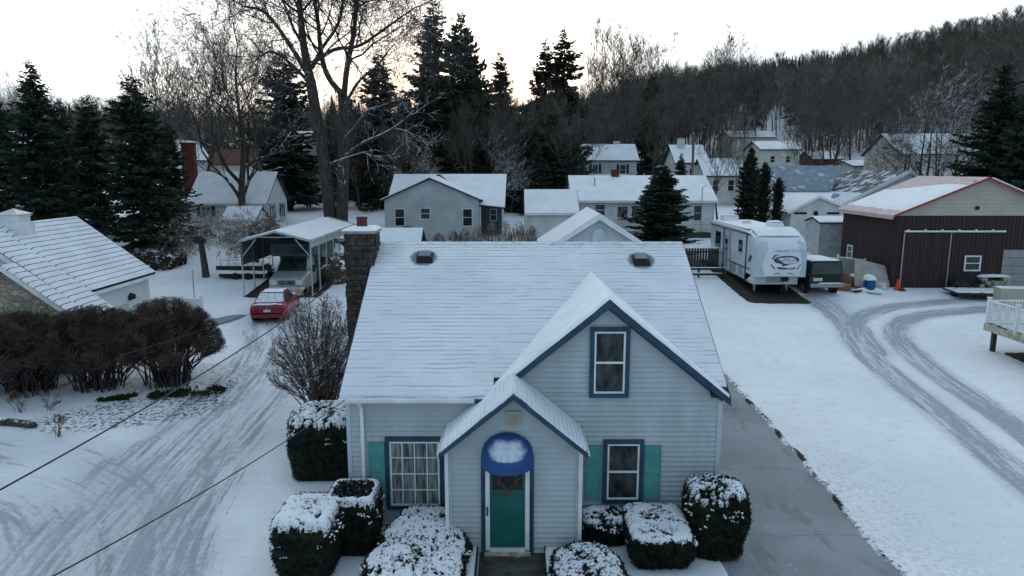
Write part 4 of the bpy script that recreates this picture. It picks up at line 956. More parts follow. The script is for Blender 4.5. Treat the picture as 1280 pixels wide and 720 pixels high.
# --- left neighbour with stone gable
S = 1.04; q = lambda x, y, z: (x*S, y*S, CAM_H-(CAM_H-z)*S)
n = thing('stone_gable_house', 'neighbouring house with snowy shake roof and stone gable at the left edge', 'house', q(-20, 29, .6))
def nz_(z): return CAM_H-(CAM_H-z)*S
XR, ZR, XE, ZE, XN, ZN = -20.6, 6.28, -17.1, 3.66, -16.15, 2.95
mb = MB(); nroof = MB(); sn = MB(); fs = MB()
def nslab(x0, z0, x1, z1, y0, y1, th=.12):
    lo_ = [q(x0, y0, z0-th), q(x1, y0, z1-th), q(x1, y1, z1-th), q(x0, y1, z0-th)]; hi_ = [q(x0, y0, z0), q(x1, y0, z1), q(x1, y1, z1), q(x0, y1, z0)]
    nroof.hexa(lo_, hi_)
nslab(XR, ZR, XE, ZE, 27.9, 33.2); nslab(XR, ZR, XN, ZN, 26.4, 27.9); nslab(-18.88, 5.02, XN, ZN, 25.6, 26.4); nslab(XR, ZR, -25, 3.0, 26.4, 33.2); nslab(-18.88, 5.02, -21.6, 2.95, 25.6, 27.6)
rf = nroof.build('roof', 'shingle_dark', n)
sl = (ZR-ZE)/(XE-XR)
def nsn(x0, x1, y0, y1, k):
    mb = MB(); nxs, nys = int((x1-x0)*14)+2, int((y1-y0)*8)+2
    for i in range(nxs+1):
        for j in range(nys+1):
            x = x0+(x1-x0)*i/nxs; y = y0+(y1-y0)*j/nys; ph = ((x*S-n.location.x if False else x*S) / .235) % 1.0
            e = min(1, min(i, nxs-i, j, nys-j)/1.2); mb.v.append(q(x, y, ZR-sl*(x-XR)+.012+e*(.04+.03*ph+.012*N3(x*3, y*3)+.010*N3(x*9, y*7))))
    for i in range(nxs):
        for j in range(nys): mb.f.append((i*(nys+1)+j, (i+1)*(nys+1)+j, (i+1)*(nys+1)+j+1, i*(nys+1)+j+1)); mb.mi.append(0)
    mb.build('snow', 'snow_shakes', rf, smooth=True)
nsn(XR, XE+.03, 27.9, 33.2, 0); nsn(XR, XN+.03, 26.38, 27.9, 1); nsn(-18.9, XN+.03, 25.55, 26.38, 2)
mb = MB(); pts = [(-25, -.5), (XE+.35-.6, -.5), (XE-.25, ZE-.0), (XR, ZR-.14), (-24.8, 3.1)]
mb.add([q(x, 33.0, z) for x, z in pts]+[q(x, 28.0, z) for x, z in pts], [(0, 1, 2, 3, 4), (9, 8, 7, 6, 5)]+[(i, i+5, (i+1) % 5+5, (i+1) % 5) for i in range(5)])
mb.build('wall', 'far_white', n)
mb = MB(); pts = [(-25, -.5), (XN-.35, -.5), (XN-.35, ZN+.05), (-19.9, 5.63), (XR, ZR-.14), (-24.8, 3.1)]; m6 = 6
mb.add([q(x, 28.0, z) for x, z in pts]+[q(x, 26.7, z) for x, z in pts], [tuple(range(m6)), tuple(range(2*m6-1, m6-1, -1))]+[(i, i+m6, (i+1) % m6+m6, (i+1) % m6) for i in range(m6)])
mb.build('wall', 'far_white', n)
mb = MB(); pts = [(-21.3, -.5), (XN-.4, -.5), (XN-.4, ZN+.1), (-18.88, 4.88), (-21.3, 3.05)]
mb.add([q(x, 27.0, z) for x, z in pts]+[q(x, 25.8, z) for x, z in pts], [(0, 1, 2, 3, 4), (9, 8, 7, 6, 5)]+[(i, i+5, (i+1) % 5+5, (i+1) % 5) for i in range(5)])
mb.build('stone_gable', 'stone_wall', n)
mb = MB()
for (x0, z0, x1, z1, y) in ((-18.88, 5.02, XN, ZN, 25.58), (-18.88, 5.02, -21.6, 2.95, 25.58), (XR, ZR, -18.5, ZR-sl*2.1, 26.38)):
    mb.hexa([q(x0, y-.03, z0-.24), q(x1, y-.03, z1-.24), q(x1, y+.02, z1-.24), q(x0, y+.02, z0-.24)], [q(x0, y-.03, z0-.03), q(x1, y-.03, z1-.03), q(x1, y+.02, z1-.03), q(x0, y+.02, z0-.03)])
mb.build('rake_board', 'white_paint', n)
mb = MB(); mb.hexa([q(XE, 27.95, ZE-.26), q(XE+.05, 27.95, ZE-.26), q(XE+.05, 33.2, ZE-.26), q(XE, 33.2, ZE-.26)], [q(XE, 27.95, ZE-.12), q(XE+.05, 27.95, ZE-.12), q(XE+.05, 33.2, ZE-.12), q(XE, 33.2, ZE-.12)]); mb.build('gutter', 'white_paint', n)
mb = MB(); p = q(-17.33, 31.3, 2.75); mb.box(p[0], p[0]+.12, p[1]-.22, p[1]-.04, p[2]-.1, p[2]+.12); mb.box(p[0], p[0]+.12, p[1]+.04, p[1]+.22, p[2]-.1, p[2]+.12); mb.box(p[0], p[0]+.06, p[1]-.08, p[1]+.08, p[2]-.02, p[2]+.2); mb.build('flood_lamp', 'black', n)
# garage door on the wall that faces us (right side), panelled
mb = MB(); xg = -17.35+.02
for k in range(4): mb.hexa([q(xg, 28.6, .55+k*.5), q(xg+.04, 28.6, .55+k*.5), q(xg+.04, 31.0, .55+k*.5), q(xg, 31.0, .55+k*.5)], [q(xg, 28.6, 1.0+k*.5), q(xg+.04, 28.6, 1.0+k*.5), q(xg+.04, 31.0, 1.0+k*.5), q(xg, 31.0, 1.0+k*.5)])
mb.build('garage_door', 'far_grey', n)
# cupola on the ridge
cu = thing('cupola', 'white square cupola on the shake roof ridge at far left', 'cupola', q(XR, 28.7, ZR)); cx, cy, czz = q(XR+.25, 28.7, ZR)
mb = MB(); mb.box(cx-.5, cx+.5, cy-.5, cy+.5, czz-.7, czz+.08); mb.box(cx-.4, cx+.4, cy-.4, cy+.4, czz+.08, czz+.42)
for k in range(4): mb.box(cx-.3, cx+.3, cy-.43, cy-.4, czz+.12+k*.07, czz+.16+k*.07); mb.box(cx+.4, cx+.43, cy-.3, cy+.3, czz+.12+k*.07, czz+.16+k*.07)
mb.build('cupola_body', 'white_paint', cu)
mb = MB(); mb.add([(cx-.5, cy-.5, czz+.42), (cx+.5, cy-.5, czz+.42), (cx+.5, cy+.5, czz+.42), (cx-.5, cy+.5, czz+.42), (cx, cy, czz+.66)], [(0, 1, 4), (1, 2, 4), (2, 3, 4), (3, 0, 4), (3, 2, 1, 0)]); mb.build('cupola_roof', 'galv', cu)
# white panel fence beyond that house
f = thing('panel_fence', 'white panel fence beside the snowy shake roof', 'fence', (-17.2, 36.2, .9))
for k in range(3):
    mb = MB(); x0 = -18.6+k*.95; mb.box(x0, x0+.90, 34.9, 34.95, .5, 1.95+.12*(k % 2)); mb.box(x0-.03, x0+.93, 34.88, 34.97, 1.95+.12*(k % 2), 2.0+.12*(k % 2)); mb.build('panel', 'white_paint', f)
    MB().box(x0+.9, x0+.98, 34.87, 34.98, .5, 2.15).build('post', 'white_paint', f)

# --- big brown metal garage at the right
BY, BX0, BX1, BXC = 42.0, 22.95, 33.2, 28.05; BZB, BZE, BZR = 1.2, 5.85, 7.95; BL = 6.6
b_ = thing('pole_barn', 'dark brown metal workshop with tan gable and red roof edge at right', 'barn', (28, 45, 1.2))
mb = MB(); mb.box(BX0, BX1, BY, BY+BL, .2, BZE-.12)
x = BX0+.12
while x < BX1: mb.box(x, x+.035, BY-.02, BY, .3, BZE-.14); x += .23
y = BY+.1
while y < BY+BL: mb.box(BX0-.02, BX0, y, y+.035, .3, BZE-.14); y += .23
mb.build('wall', 'brown_metal', b_)
mb = MB(); mb.prism([(BX0, BZE-.118), (BX1, BZE-.118), (BX1, BZE), (BXC, BZR-.05), (BX0, BZE)], 'y', BY-.03, BY+BL)
z = BZE-.1
while z < BZR-.2:
    k = min(1, (BZR-z)/(BZR-BZE)); xa, xb = BXC-(BXC-BX0)*k, BXC+(BX1-BXC)*k
    mb.hexa([(xa, BY-.055, z), (xb, BY-.055, z), (xb, BY-.03, z), (xa, BY-.03, z)], [(xa+.1, BY-.034, z+.2), (xb-.1, BY-.034, z+.2), (xb-.1, BY-.03, z+.2), (xa+.1, BY-.03, z+.2)]); z += .235
mb.build('gable', 'tan_siding', b_)
mb = MB(); bs = (BZR-BZE)/(BXC-BX0)
for s_ in (-1, 1):
    xo = BXC+s_*(BXC-BX0+.35); zo = BZR-bs*(BXC-BX0+.35)
    mb.hexa([(BXC, BY-.4, BZR), (xo, BY-.4, zo), (xo, BY+BL+.3, zo), (BXC, BY+BL+.3, BZR)], [(BXC, BY-.4, BZR+.06), (xo, BY-.4, zo+.06), (xo, BY+BL+.3, zo+.06), (BXC, BY+BL+.3, BZR+.06)])
    k = 0
    while k < BL+.6: 
        mb.hexa([(BXC, BY-.39+k, BZR+.06), (xo, BY-.39+k, zo+.06), (xo, BY-.36+k, zo+.06), (BXC, BY-.36+k, BZR+.06)], [(BXC, BY-.385+k, BZR+.08), (xo, BY-.385+k, zo+.08), (xo, BY-.365+k, zo+.08), (BXC, BY-.365+k, BZR+.08)]); k += .5
rf = mb.build('roof', 'pink_metal', b_)
mb = MB(); n1, n2 = 24, 30       # slab of snow that has slid a little: bare metal at the eave and along the ridge
for i in range(n1+1):
    for j in range(n2+1):
        y = BY-.36+(BL+.6)*j/n2; a0 = .6+.12*N3(y*1.2, 3)+.12*N3(y*4, 1); top = 4.95-(.6+1.2*smooth(BY+1, BY+BL, y))*1.0
        xx = BX0-.35+a0+(top-a0)*i/n1; e = min(1, min(i, n1-i, j, n2-j)/1.3); mb.v.append((xx, y, BZR-bs*(BXC-xx)+.07+.08*e+.01*N3(xx*2, y*2)))
for i in range(n1):
    for j in range(n2): mb.f.append((i*(n2+1)+j, (i+1)*(n2+1)+j, (i+1)*(n2+1)+j+1, i*(n2+1)+j+1)); mb.mi.append(0)
mb.build('snow', 'snow', rf, smooth=True)
mb = MB(); mb.hexa([(BXC+.3, BY-.36, BZR-bs*.3+.07), (BX1+.3, BY-.36, BZE-bs*.3+.07), (BX1+.3, BY+BL, BZE-bs*.3+.07), (BXC+.3, BY+BL, BZR-bs*.3+.07)], [(BXC+.35, BY-.3, BZR-bs*.3+.15), (BX1+.3, BY-.3, BZE-bs*.3+.15), (BX1+.3, BY+BL, BZE-bs*.3+.15), (BXC+.35, BY+BL, BZR-bs*.3+.15)]); mb.build('snow', 'snow', rf)
mb = MB()
for s_ in (-1, 1): rake(mb, BXC, BZR+.07, s_, BXC-BX0+.35, bs, BY-.40, .13, .03)
mb.build('rake_trim', 'red_trim', b_)
mb = MB(); mb.box(BX0-.40, BX0-.34, BY-.42, BY+BL+.3, BZE-.32, BZE-.13); mb.build('gutter', 'pink_metal', b_)
xd0, xd1 = D(1126, 330, BY).x, D(1184, 330, BY).x; zr_ = D(1190, 289, BY).z
mb = MB(); mb.box(xd0, xd1, BY-.10, BY-.05, 1.25, zr_-.12)
x = xd0+.1
while x < xd1-.05: mb.box(x, x+.035, BY-.115, BY-.10, 1.3, zr_-.16); x += .23
sd = mb.build('sliding_door', 'brown_metal', b_)
for x in (xd0, xd1): MB().box(x-.02, x+.02, BY-.13, BY-.05, 1.25, zr_-.1).build('door_edge', 'pink_metal', sd)
xr1 = D(1256, 289, BY).x; mb = MB(); mb.box(xd0, xr1, BY-.14, BY-.06, zr_-.05, zr_+.05); 
for k in range(6): x = xd0+.2+(xr1-xd0-1)*k/5; mb.box(x-.05, x+.05, BY-.17, BY-.05, zr_-.03, zr_+.12)
mb.build('door_rail', 'white_paint', b_)
gwindow(b_, 'f', D(1215, 329, BY).x, D(1215, 329, BY).z, 1.0, .95, BY-.02, frame='white_paint')
gwindow(b_, 'l', 47.2, D(1069, 315, 47).z, .75, .9, BX0-.02, frame='white_paint', pane='glass_dark')
xg0 = D(1252, 330, BY).x; mb = MB()
for k in range(5): mb.box(xg0, xg0+2.6, BY-.06, BY-.02, 1.25+k*.49, 1.25+k*.49+.47)
mb.build('garage_door', 'garage_door', b_)
p = D(1222, 260, BY-.1); mb = MB(); mb.cyl((p.x, BY-.12, p.z), .12, .08, 'y'); mb.build('vent', 'black', b_)
# --- white garage, grey shed, blue-grey roofed building, more far houses
g2 = ghouse('garage', 'white garage with two slot windows behind the fifth wheel trailer', 23.1, 28.3, 58.2, 64, 2.6, 5.0, 6.15, 'y', 'far_white', cat='garage', oh=.35, oy=.2, rc=25.3,
    wins=[('f', 23.9, 4.85, 1.0, .16, 58.2, dict(panes_h=0, frame='black')), ('f', 25.15, 4.75, .35, .5, 58.2, dict(panes_h=0, frame='black')), ('f', 26.6, 4.85, 1.0, .16, 58.2, dict(panes_h=0, frame='black'))])
ghouse('garden_shed', 'grey metal shed squeezed beside the brown workshop', 22.2, 24.6, 50.5, 53, 2.0, 4.6, 4.9, 'x', 'galv', cat='shed', oh=.1, oy=.1, courses=False)
mk_ = lambda u, v, Y: D(u, v, Y)
P = lambda u, v, Y: tuple(D(u, v, Y))
bw = thing('long_building', 'long building with slate blue roof and skylights between the conifers and the brown workshop', 'building', (33, 78, 4.2))
x0, x1 = D(962, 240, 74).x, D(1036, 238, 74).x
mb = MB(); mb.box(x0, 42, 75, 84, 2, D(1000, 240, 74).z-.2); mb.build('wall', 'far_cream', bw)
mb = MB(); zr1, ze1 = D(1000, 207, 79).z, D(1000, 238, 73.5).z
xr0, xr1_ = D(958, 207, 79).x, D(1052, 209, 79).x
mb.hexa([(x0-.5, 73.5, ze1-.15), (x1, 73.5, ze1-.15), (xr1_, 79, zr1-.15), (xr0, 79, zr1-.15)], [(x0-.5, 73.5, ze1), (x1, 73.5, ze1), (xr1_, 79, zr1), (xr0, 79, zr1)])
mb.build('roof', 'shingle_blue', bw)
mb = MB(); z2, z3 = ze1-.05, D(1000, 252, 71).z       # lower porch roof, all snow
mb.hexa([(D(980, 250, 71).x, 70.5, z3-.12), (D(1052, 250, 71).x, 70.5, z3-.12), (D(1040, 238, 74).x, 74, z2-.12), (D(978, 238, 74).x, 74, z2-.12)], [(D(980, 250, 71).x, 70.5, z3), (D(1052, 250, 71).x, 70.5, z3), (D(1040, 238, 74).x, 74, z2), (D(978, 238, 74).x, 74, z2)])
mb.build('porch_roof', 'snow', bw)
mb = MB(); xa = D(982, 262, 72).x; mb.box(xa, xa+5.5, 72, 75, 2, z3-.1); mb.build('porch_wall', 'far_cream', bw)
gwindow(bw, 'f', xa+1.1, z3-.85, 1.5, 1.1, 72); gwindow(bw, 'f', xa+2.7, z3-.75, .7, .9, 72); gwindow(bw, 'f', xa+3.6, z3-.75, .7, .9, 72)
# cross wing: slope facing left, with skylights
E1, E2, R1_, R2_ = P(1010, 264, 69), P(1026, 237, 78), P(1133, 214, 69), P(1050, 211, 84)
def quad_slab(mb, q4, th):
    mb.hexa([(p[0], p[1], p[2]-th) for p in q4], q4)
ew = Vector((D(1040, 262, 68).x, 68, D(1040, 262, 68).z)); rw = Vector((D(1136, 214, 68).x, 68, D(1136, 214, 68).z))
L_ = 12; e2 = ew+Vector((0, L_, 0)); r2 = rw+Vector((0, L_, 0))
mb = MB(); quad_slab(mb, [tuple(ew), tuple(rw), tuple(r2), tuple(e2)], .15); q3 = rw+(rw-ew)*Vector((1, 0, 0)).dot(Vector((1, 0, 0))); 
right = Vector((rw.x+(rw.x-ew.x), 68, ew.z)); quad_slab(mb, [tuple(rw), tuple(right), tuple(right+Vector((0, L_, 0))), tuple(r2)], .15)
cr = mb.build('roof', 'patchy_roof', bw)
def onroof(s, t_, d): w = ew.lerp(rw, s)+Vector((0, L_*t_, 0)); return (w.x-.5*d, w.y, w.z+d)
sn = MB(); ns = 0
for i in range(ns):
    for j in range(ns):
        s0, t0 = i/ns, j/ns
        if N3(s0*3.5, t0*5, 3)+.45*N3(s0*9, t0*16, 1)+.55*(.62-s0)+.15 > 0: sn.add([onroof(s0, t0, .03), onroof(s0+1/ns, t0, .03), onroof(s0+1/ns, t0+1/ns, .03), onroof(s0, t0+1/ns, .03)], [(0, 1, 2, 3)])
sn.add([onroof(0, 0, .03), onroof(.42, 0, .03), onroof(.42, 1, .03), onroof(0, 1, .03)], [(0, 1, 2, 3)]); sn.build('snow', 'snow_thin', cr)
for k in range(2):
    mb = MB(); a = .13; tt = .30+.17*k; mb.hexa([onroof(a, tt, .03), onroof(a+.2, tt, .03), onroof(a+.2, tt+.12, .03), onroof(a, tt+.12, .03)], [onroof(a, tt, .16), onroof(a+.2, tt, .16), onroof(a+.2, tt+.12, .16), onroof(a, tt+.12, .16)]); mb.build('skylight', 'shingle_blue', cr)
mb = MB(); mb.prism([(ew.x+.2, ew.z-.25), (rw.x, rw.z-.2), (right.x-.2, right.z-.25), (right.x-.2, 2), (ew.x+.2, 2)], 'y', 68.4, 79); mb.build('wall', 'far_grey', bw)
mb = MB(); mb.hexa([tuple(ew+Vector((-.1, -.12, -.25))), tuple(rw+Vector((0, -.12, -.25))), tuple(rw+Vector((0, 0, -.25))), tuple(ew+Vector((-.1, 0, -.25)))], [tuple(ew+Vector((-.1, -.12, .08))), tuple(rw+Vector((0, -.12, .08))), tuple(rw+Vector((0, 0, .08))), tuple(ew+Vector((-.1, 0, .08)))]); mb.build('rake_board', 'far_white', bw)
# two-storey house beyond the ranch
def far_house(name, label, u0, u1, v_ridge, v_eave, h_wall, Y, depth, axis='x', wm='far_white', wins=(), **kw):
    x0, x1 = D(u0, v_eave, Y).x, D(u1, v_eave, Y).x; ze = D((u0+u1)/2, v_eave, Y).z; zr = D((u0+u1)/2, v_ridge, Y+(depth/2 if axis == 'x' else 0)).z
    w = [('f', x0+(x1-x0)*f, ze-dz, ww, hh, Y, dict(**(k or {}))) for f, dz, ww, hh, k in wins]
    return ghouse(name, label, x0, x1, Y, Y+depth, ze-h_wall, ze, zr, axis, wm, wins=w, sm='snow_far', th=.15, courses=False, **kw)
fh = far_house('two_storey_house', 'grey two storey house with black shutters above the ranch roof', 727, 796, 182, 200, 5.2, 94, 7, wm='far_grey', wins=[(.25, 1.3, .9, 1.5, dict(shut='black')), (.75, 1.3, .9, 1.5, dict(shut='black'))], chim=[(14.3, 98, .7, .5, 'far_white')])
mb = MB(); x0 = D(733, 221, 92).x; x1 = D(791, 221, 92).x; zt = D(760, 217, 93.9).z; zl = D(760, 222, 92).z; mb.hexa([(x0, 91.8, zl-.2), (x1, 91.8, zl-.2), (x1-.5, 93.95, zt-.2), (x0+.5, 93.95, zt-.2)], [(x0, 91.8, zl), (x1, 91.8, zl), (x1-.5, 93.95, zt), (x0+.5, 93.95, zt)]); mb.build('porch_roof', 'snow_far', fh)
far_house('cream_house', 'cream house with snowy roof behind the utility pole', 846, 884, 183, 203, 4.2, 88, 7, wm='far_white', wins=[(.5, 1.5, .6, 1.6, None)], chim=[(21.5, 91, .8, .9, 'far_cream')])
far_house('cream_house', 'low pale house wing right of the utility pole behind bare branches', 882, 925, 200, 219, 3.4, 84, 6, wm='far_cream', wins=[(.3, 1.2, .8, 1.4, None), (.75, 1.2, .8, 1.4, None)])
far_house('hillside_house', 'large pale house high on the wooded slope', 906, 945, 140, 146, 6, 170, 9, axis='y', wm='far_grey', wins=[(.7, 1.5, 1.2, 1.2, None), (.7, 4, 1.2, 1.2, None)])
far_house('hillside_house', 'snow roofed house beneath the high pale house on the slope', 915, 968, 165, 172, 4, 135, 9, wm='far_cream', wins=[(.5, 1.6, 1, 1.2, None)])
far_house('yellow_house', 'pale yellow two storey house above the slate blue roof', 952, 1000, 178, 187, 6, 112, 8, wm='far_cream', wins=[(.3, 1.5, .8, 1.1, None), (.7, 1.5, .8, 1.1, None)])
far_house('hillside_house', 'small house glimpsed through trunks above the blue roof building', 1018, 1052, 190, 199, 3.5, 120, 7, wm='shingle_brown', wins=[(.5, 1.5, .8, 1, None)])
far_house('hillside_house', 'pale low house between the bare trunks left of the big cream house', 1068, 1122, 202, 208, 3.5, 100, 7, wm='far_grey', wins=[(.3, 1.2, .9, .9, None), (.6, 1.2, .9, .9, None), (.8, 1.2, .9, .9, None)])
far_house('farmhouse', 'big cream two storey house behind bare trees above the workshop roof', 1126, 1236, 169, 192, 6.0, 88, 9, wm='far_cream', wins=[(.2, 1.5, .9, 1.3, None), (.5, 1.5, .9, 1.3, None), (.78, 1.5, .9, 1.3, None), (.35, 4.2, .9, 1.3, None), (.65, 4.2, .9, 1.3, None)])
far_house('far_house', 'snowy roofed house at the right picture edge behind the dark conifer', 1250, 1330, 176, 196, 6, 95, 8, wm='far_white', wins=[(.3, 1.5, .9, 1.3, None)])
far_house('white_house', 'white two storey house behind the red chimney at left', 202, 228, 176, 196, 6, 92, 8, axis='y', wm='far_white', wins=[(.6, 2.2, .7, 1.0, None), (.25, 2.2, .7, 1.0, None)])
far_house('white_house', 'white two storey house with brown trim seen between the tall trunks', 343, 378, 166, 184, 6, 86, 8, wm='far_white', wins=[(.75, 1.6, 1.0, 1.4, dict(frame='brick')), (.75, 4.4, 1.0, 1.4, dict(frame='brick'))])
far_house('white_house', 'small snowy house glimpsed right of the big bare trunks', 478, 502, 190, 204, 4, 88, 7, wm='far_white', wins=[(.5, 1.5, .8, 1.2, None)])
far_house('white_house', 'pale house cut by the left picture edge behind the tall spruce', -30, 22, 165, 180, 6, 75, 7, axis='y', wm='far_grey', wins=[(.8, 2, .8, 1.2, None)])
far_house('brown_house', 'low brown roofed house above the cottage ridge', 258, 318, 188, 205, 3, 100, 8, wm='far_cream', rm='shingle_brown', snow=False)
ch_ = thing('brick_chimney', 'tall red brick chimney stack standing by the left end of the cottage', 'chimney', (D(233, 220, 66).x, 66, 3.5))
p0, p1 = D(229, 225, 68), D(240, 180, 68); mb = MB(); mb.box(p0.x, p1.x, 68, 68.8, 2.5, p1.z); mb.build('stack', 'brick', ch_); mb = MB(); mb.box(p0.x-.06, p1.x+.06, 67.94, 68.86, p1.z, p1.z+.15); mb.build('cap', 'brick', ch_)
for i, (u0, u1, v, Y, lb) in enumerate(((655, 700, 150, 150, 'pale house barely seen through the central conifers'), (1150, 1180, 137, 190, 'small snowy roof high in the woods at right'), (835, 850, 133, 190, 'tiny snowy roof in the woods above the ranch house'))):
    far_house('hillside_house', lb, u0, u1, v, v+6, 4, Y, 8, wm='far_grey', wins=[(.5, 1.5, 1, 1, None)])
# ================================================================ CARPORT, VEHICLES
CX0, CX1, CY0, CY1, CE, CP = -15.45, -11.5, 39.7, 51.6, 4.45, 5.0; cc = (CX0+CX1)/2
cp = thing('carport', 'long white metal carport with snowy roof sheltering the motorhome', 'carport', (cc, 45, 1.2))
mb = MB()
for y in np.arange(CY0, CY1, .3):
    for s_ in (-1, 1):
        xe = cc+s_*(CX1-cc+.12); o_ = 0
        mb.hexa([(cc, y, CP-.03), (xe, y, CE-.03), (xe, y+.3, CE-.03), (cc, y+.3, CP-.03)], [(cc, y, CP), (xe, y, CE), (xe, y+.3, CE), (cc, y+.3, CP)])
        mb.hexa([(cc, y, CP), (xe, y, CE), (xe, y+.05, CE), (cc, y+.05, CP)], [(cc, y+.01, CP+.03), (xe, y+.01, CE+.03), (xe, y+.04, CE+.03), (cc, y+.04, CP+.03)])
rf = mb.build('roof', 'galv', cp)
mb = MB(); n1, n2 = 14, 60
for s_ in (-1, 1):
    b0 = len(mb.v)
    for i in range(n1+1):
        for j in range(n2+1):
            x = cc+s_*(CX1-cc+.02)*i/n1; y = CY0+.03+(CY1-CY0-.9)*j/n2; e = min(1, min(n1-i, j, n2-j)/1.5); mb.v.append((x, y, CP-(CP-CE)*abs(x-cc)/(CX1-cc+.12)+.035+.035*e+.006*math.sin(y*2*PI/.3)*e+.01*N3(x, y)))
    for i in range(n1):
        for j in range(n2): mb.f.append((b0+i*(n2+1)+j, b0+(i+1)*(n2+1)+j, b0+(i+1)*(n2+1)+j+1, b0+i*(n2+1)+j+1)); mb.mi.append(0)
mb.build('snow', 'snow', rf, smooth=True)
for s_, x, hh in ((-1, CX0, 1.4), (1, CX1, .42)):
    mb = MB(); mb.box(x-.02, x+.02, CY0, CY1, CE-hh, CE-.02)
    k = .08
    while k < hh: mb.box(x-.035, x+.035, CY0, CY1, CE-hh+k, CE-hh+k+.04); k += .2
    mb.build('side_panel', 'green_or_shade_panel' if s_ < 0 else 'galv', cp)
for s_, x in ((-1, CX0), (1, CX1)):
    for k in range(8):
        y = CY0+.05+k*(CY1-CY0-.1)/7; MB().box(x-.035, x+.035, y-.035, y+.035, ground(x, y)-.1, CE-.02).build('post', 'galv', cp)
    mb = MB(); mb.hexa([(x-.04, CY0, 1.14), (x+.04, CY0, 1.14), (x+.04, CY1, 2.2), (x-.04, CY1, 2.2)], [(x-.04, CY0, 1.24), (x+.04, CY0, 1.24), (x+.04, CY1, 2.3), (x-.04, CY1, 2.3)]); mb.build('base_rail', 'wood_dark', cp)
mb = MB()
for s_ in (-1, 1):
    x = cc+s_*(CX1-cc); mb.tube([(x, CY0+.03, CE-.05), (cc, CY0+.03, CP-.05)], .035, 6)
    mb.tube([(x, CY0+.05, CE-.95), (cc+s_*(CX1-cc-.85), CY0+.05, CE+.08)], .03, 6)
mb.tube([(CX0+1.1, CY0+.05, CE+.2), (CX1-1.1, CY0+.05, CE+.2)], .025, 6)
mb.build('front_frame', 'galv', cp)
def loft(mb, secs, closed=True):      # secs: list of equal-length point rings
    n = len(secs[0]); b0 = len(mb.v)
    for s_ in secs: mb.v.extend(s_)
    for i in range(len(secs)-1):
        for j in range(n): mb.f.append((b0+i*n+j, b0+i*n+(j+1) % n, b0+(i+1)*n+(j+1) % n, b0+(i+1)*n+j)); mb.mi.append(0)
    mb.f.append(tuple(range(b0+n-1, b0-1, -1))); mb.mi.append(0); mb.f.append(tuple(range(b0+(len(secs)-1)*n, b0+len(secs)*n))); mb.mi.append(0)
def wheels(root, xs, ys, r, w, rimm='metal_grey'):
    for y in ys:
        for x in xs:
            mb = MB(); mb.cyl((x-w/2, y, r), r, w, 'x', 20); wl = mb.build('wheel', 'tyre', root)
            mb = MB(); mb.cyl((x-w/2-.012, y, r), r*.62, w+.024, 'x', 14); mb.build('rim', rimm, wl)
# --- red sedan, rear towards us (local: +Y is forward, length 4.6)
car = local('parked_car', 'red coupe dusted with snow parked in front of the carport', 'car', tuple(G(334, 405)), rz=math.radians(7))
car.location.z -= .03; car.location.y += .1
mb = MB(); secs = []
prof = [(0.0, .42, .70, .70), (.05, .30, .92, .84), (.35, .24, .98, .90), (.9, .22, .97, .91), (2.0, .20, .93, .92), (3.3, .20, .88, .91), (4.1, .22, .78, .86), (4.5, .28, .62, .74), (4.62, .36, .52, .60)]
for y, zb_, zt, hw in prof:
    secs.append([(-hw*.93, y, zb_), (hw*.93, y, zb_), (hw, y, zb_+.15), (hw, y, zt-.20), (hw*.93, y, zt-.05), (hw*.75, y, zt), (-hw*.75, y, zt), (-hw*.93, y, zt-.05), (-hw, y, zt-.20), (-hw, y, zb_+.15)])
loft(mb, secs); body = mb.build('body', 'car_red', car, smooth=True, bevel=.02)
mb = MB(); cab = [(.55, .95, .80, .95), (1.25, 1.36, .60, .78), (1.6, 1.41, .58, .78), (2.3, 1.38, .58, .78), (3.15, .90, .74, .84)]
sc_ = [[(-hb, y, .86), (hb, y, .86), (ht, y, z), (-ht, y, z)] for y, z, ht, hb in [(.50, .97, .76, .84), (1.30, 1.36, .60, .80), (1.65, 1.42, .58, .80), (2.25, 1.40, .58, .80), (3.15, .92, .72, .82)]]
loft(mb, sc_); mb.build('cabin', 'car_red', car, bevel=.02)
def quadm(name, m, pts, parent, off=(0, 0, 0)):
    mb = MB(); mb.add([tuple(Vector(p)+Vector(off)) for p in pts], [(0, 1, 2, 3)]); return mb.build(name, m, parent)
quadm('rear_window', 'snow_thin', [(-.70, .56, 1.0), (.70, .56, 1.0), (.56, 1.26, 1.345), (-.56, 1.26, 1.345)], car, (0, -.01, .012))
quadm('windscreen', 'car_glass', [(-.57, 2.32, 1.38), (.57, 2.32, 1.38), (.69, 3.05, .97), (-.69, 3.05, .97)], car, (0, .01, .015))
for s_ in (-1, 1): quadm('side_window', 'car_glass', [(s_*.80, .85, 1.0), (s_*.80, 2.85, .96), (s_*.605, 2.2, 1.36), (s_*.625, 1.35, 1.33)], car, (s_*.012, 0, 0))
lump(-.56, .56, 1.3, 2.3, 1.40, .035, parent=car); lump(-.72, .72, .06, .5, .955, .03, name='snow', m='snow_thin', parent=car); lump(-.7, .7, 3.2, 4.2, .86, .03, m='snow_thin', parent=car)
for s_ in (-1, 1):
    mb = MB(); mb.box(min(s_*.52, s_*.80), max(s_*.52, s_*.80), -.035, .02, .70, .82); mb.build('tail_lamp', 'tail_lamp', car)
mb = MB(); mb.box(-.17, .17, -.045, -.02, .62, .74); mb.build('number_plate', 'plate', car)
mb = MB(); mb.box(-.8, .8, -.06, .1, .34, .50); mb.build('bumper', 'car_red', car, bevel=.03)
mb = MB(); mb.cyl((0, -.01, .79), .035, .02, 'y', 10); mb.build('badge', 'metal_grey', car)
wheels(car, (-.80, .80), (.85, 3.65), .32, .20)
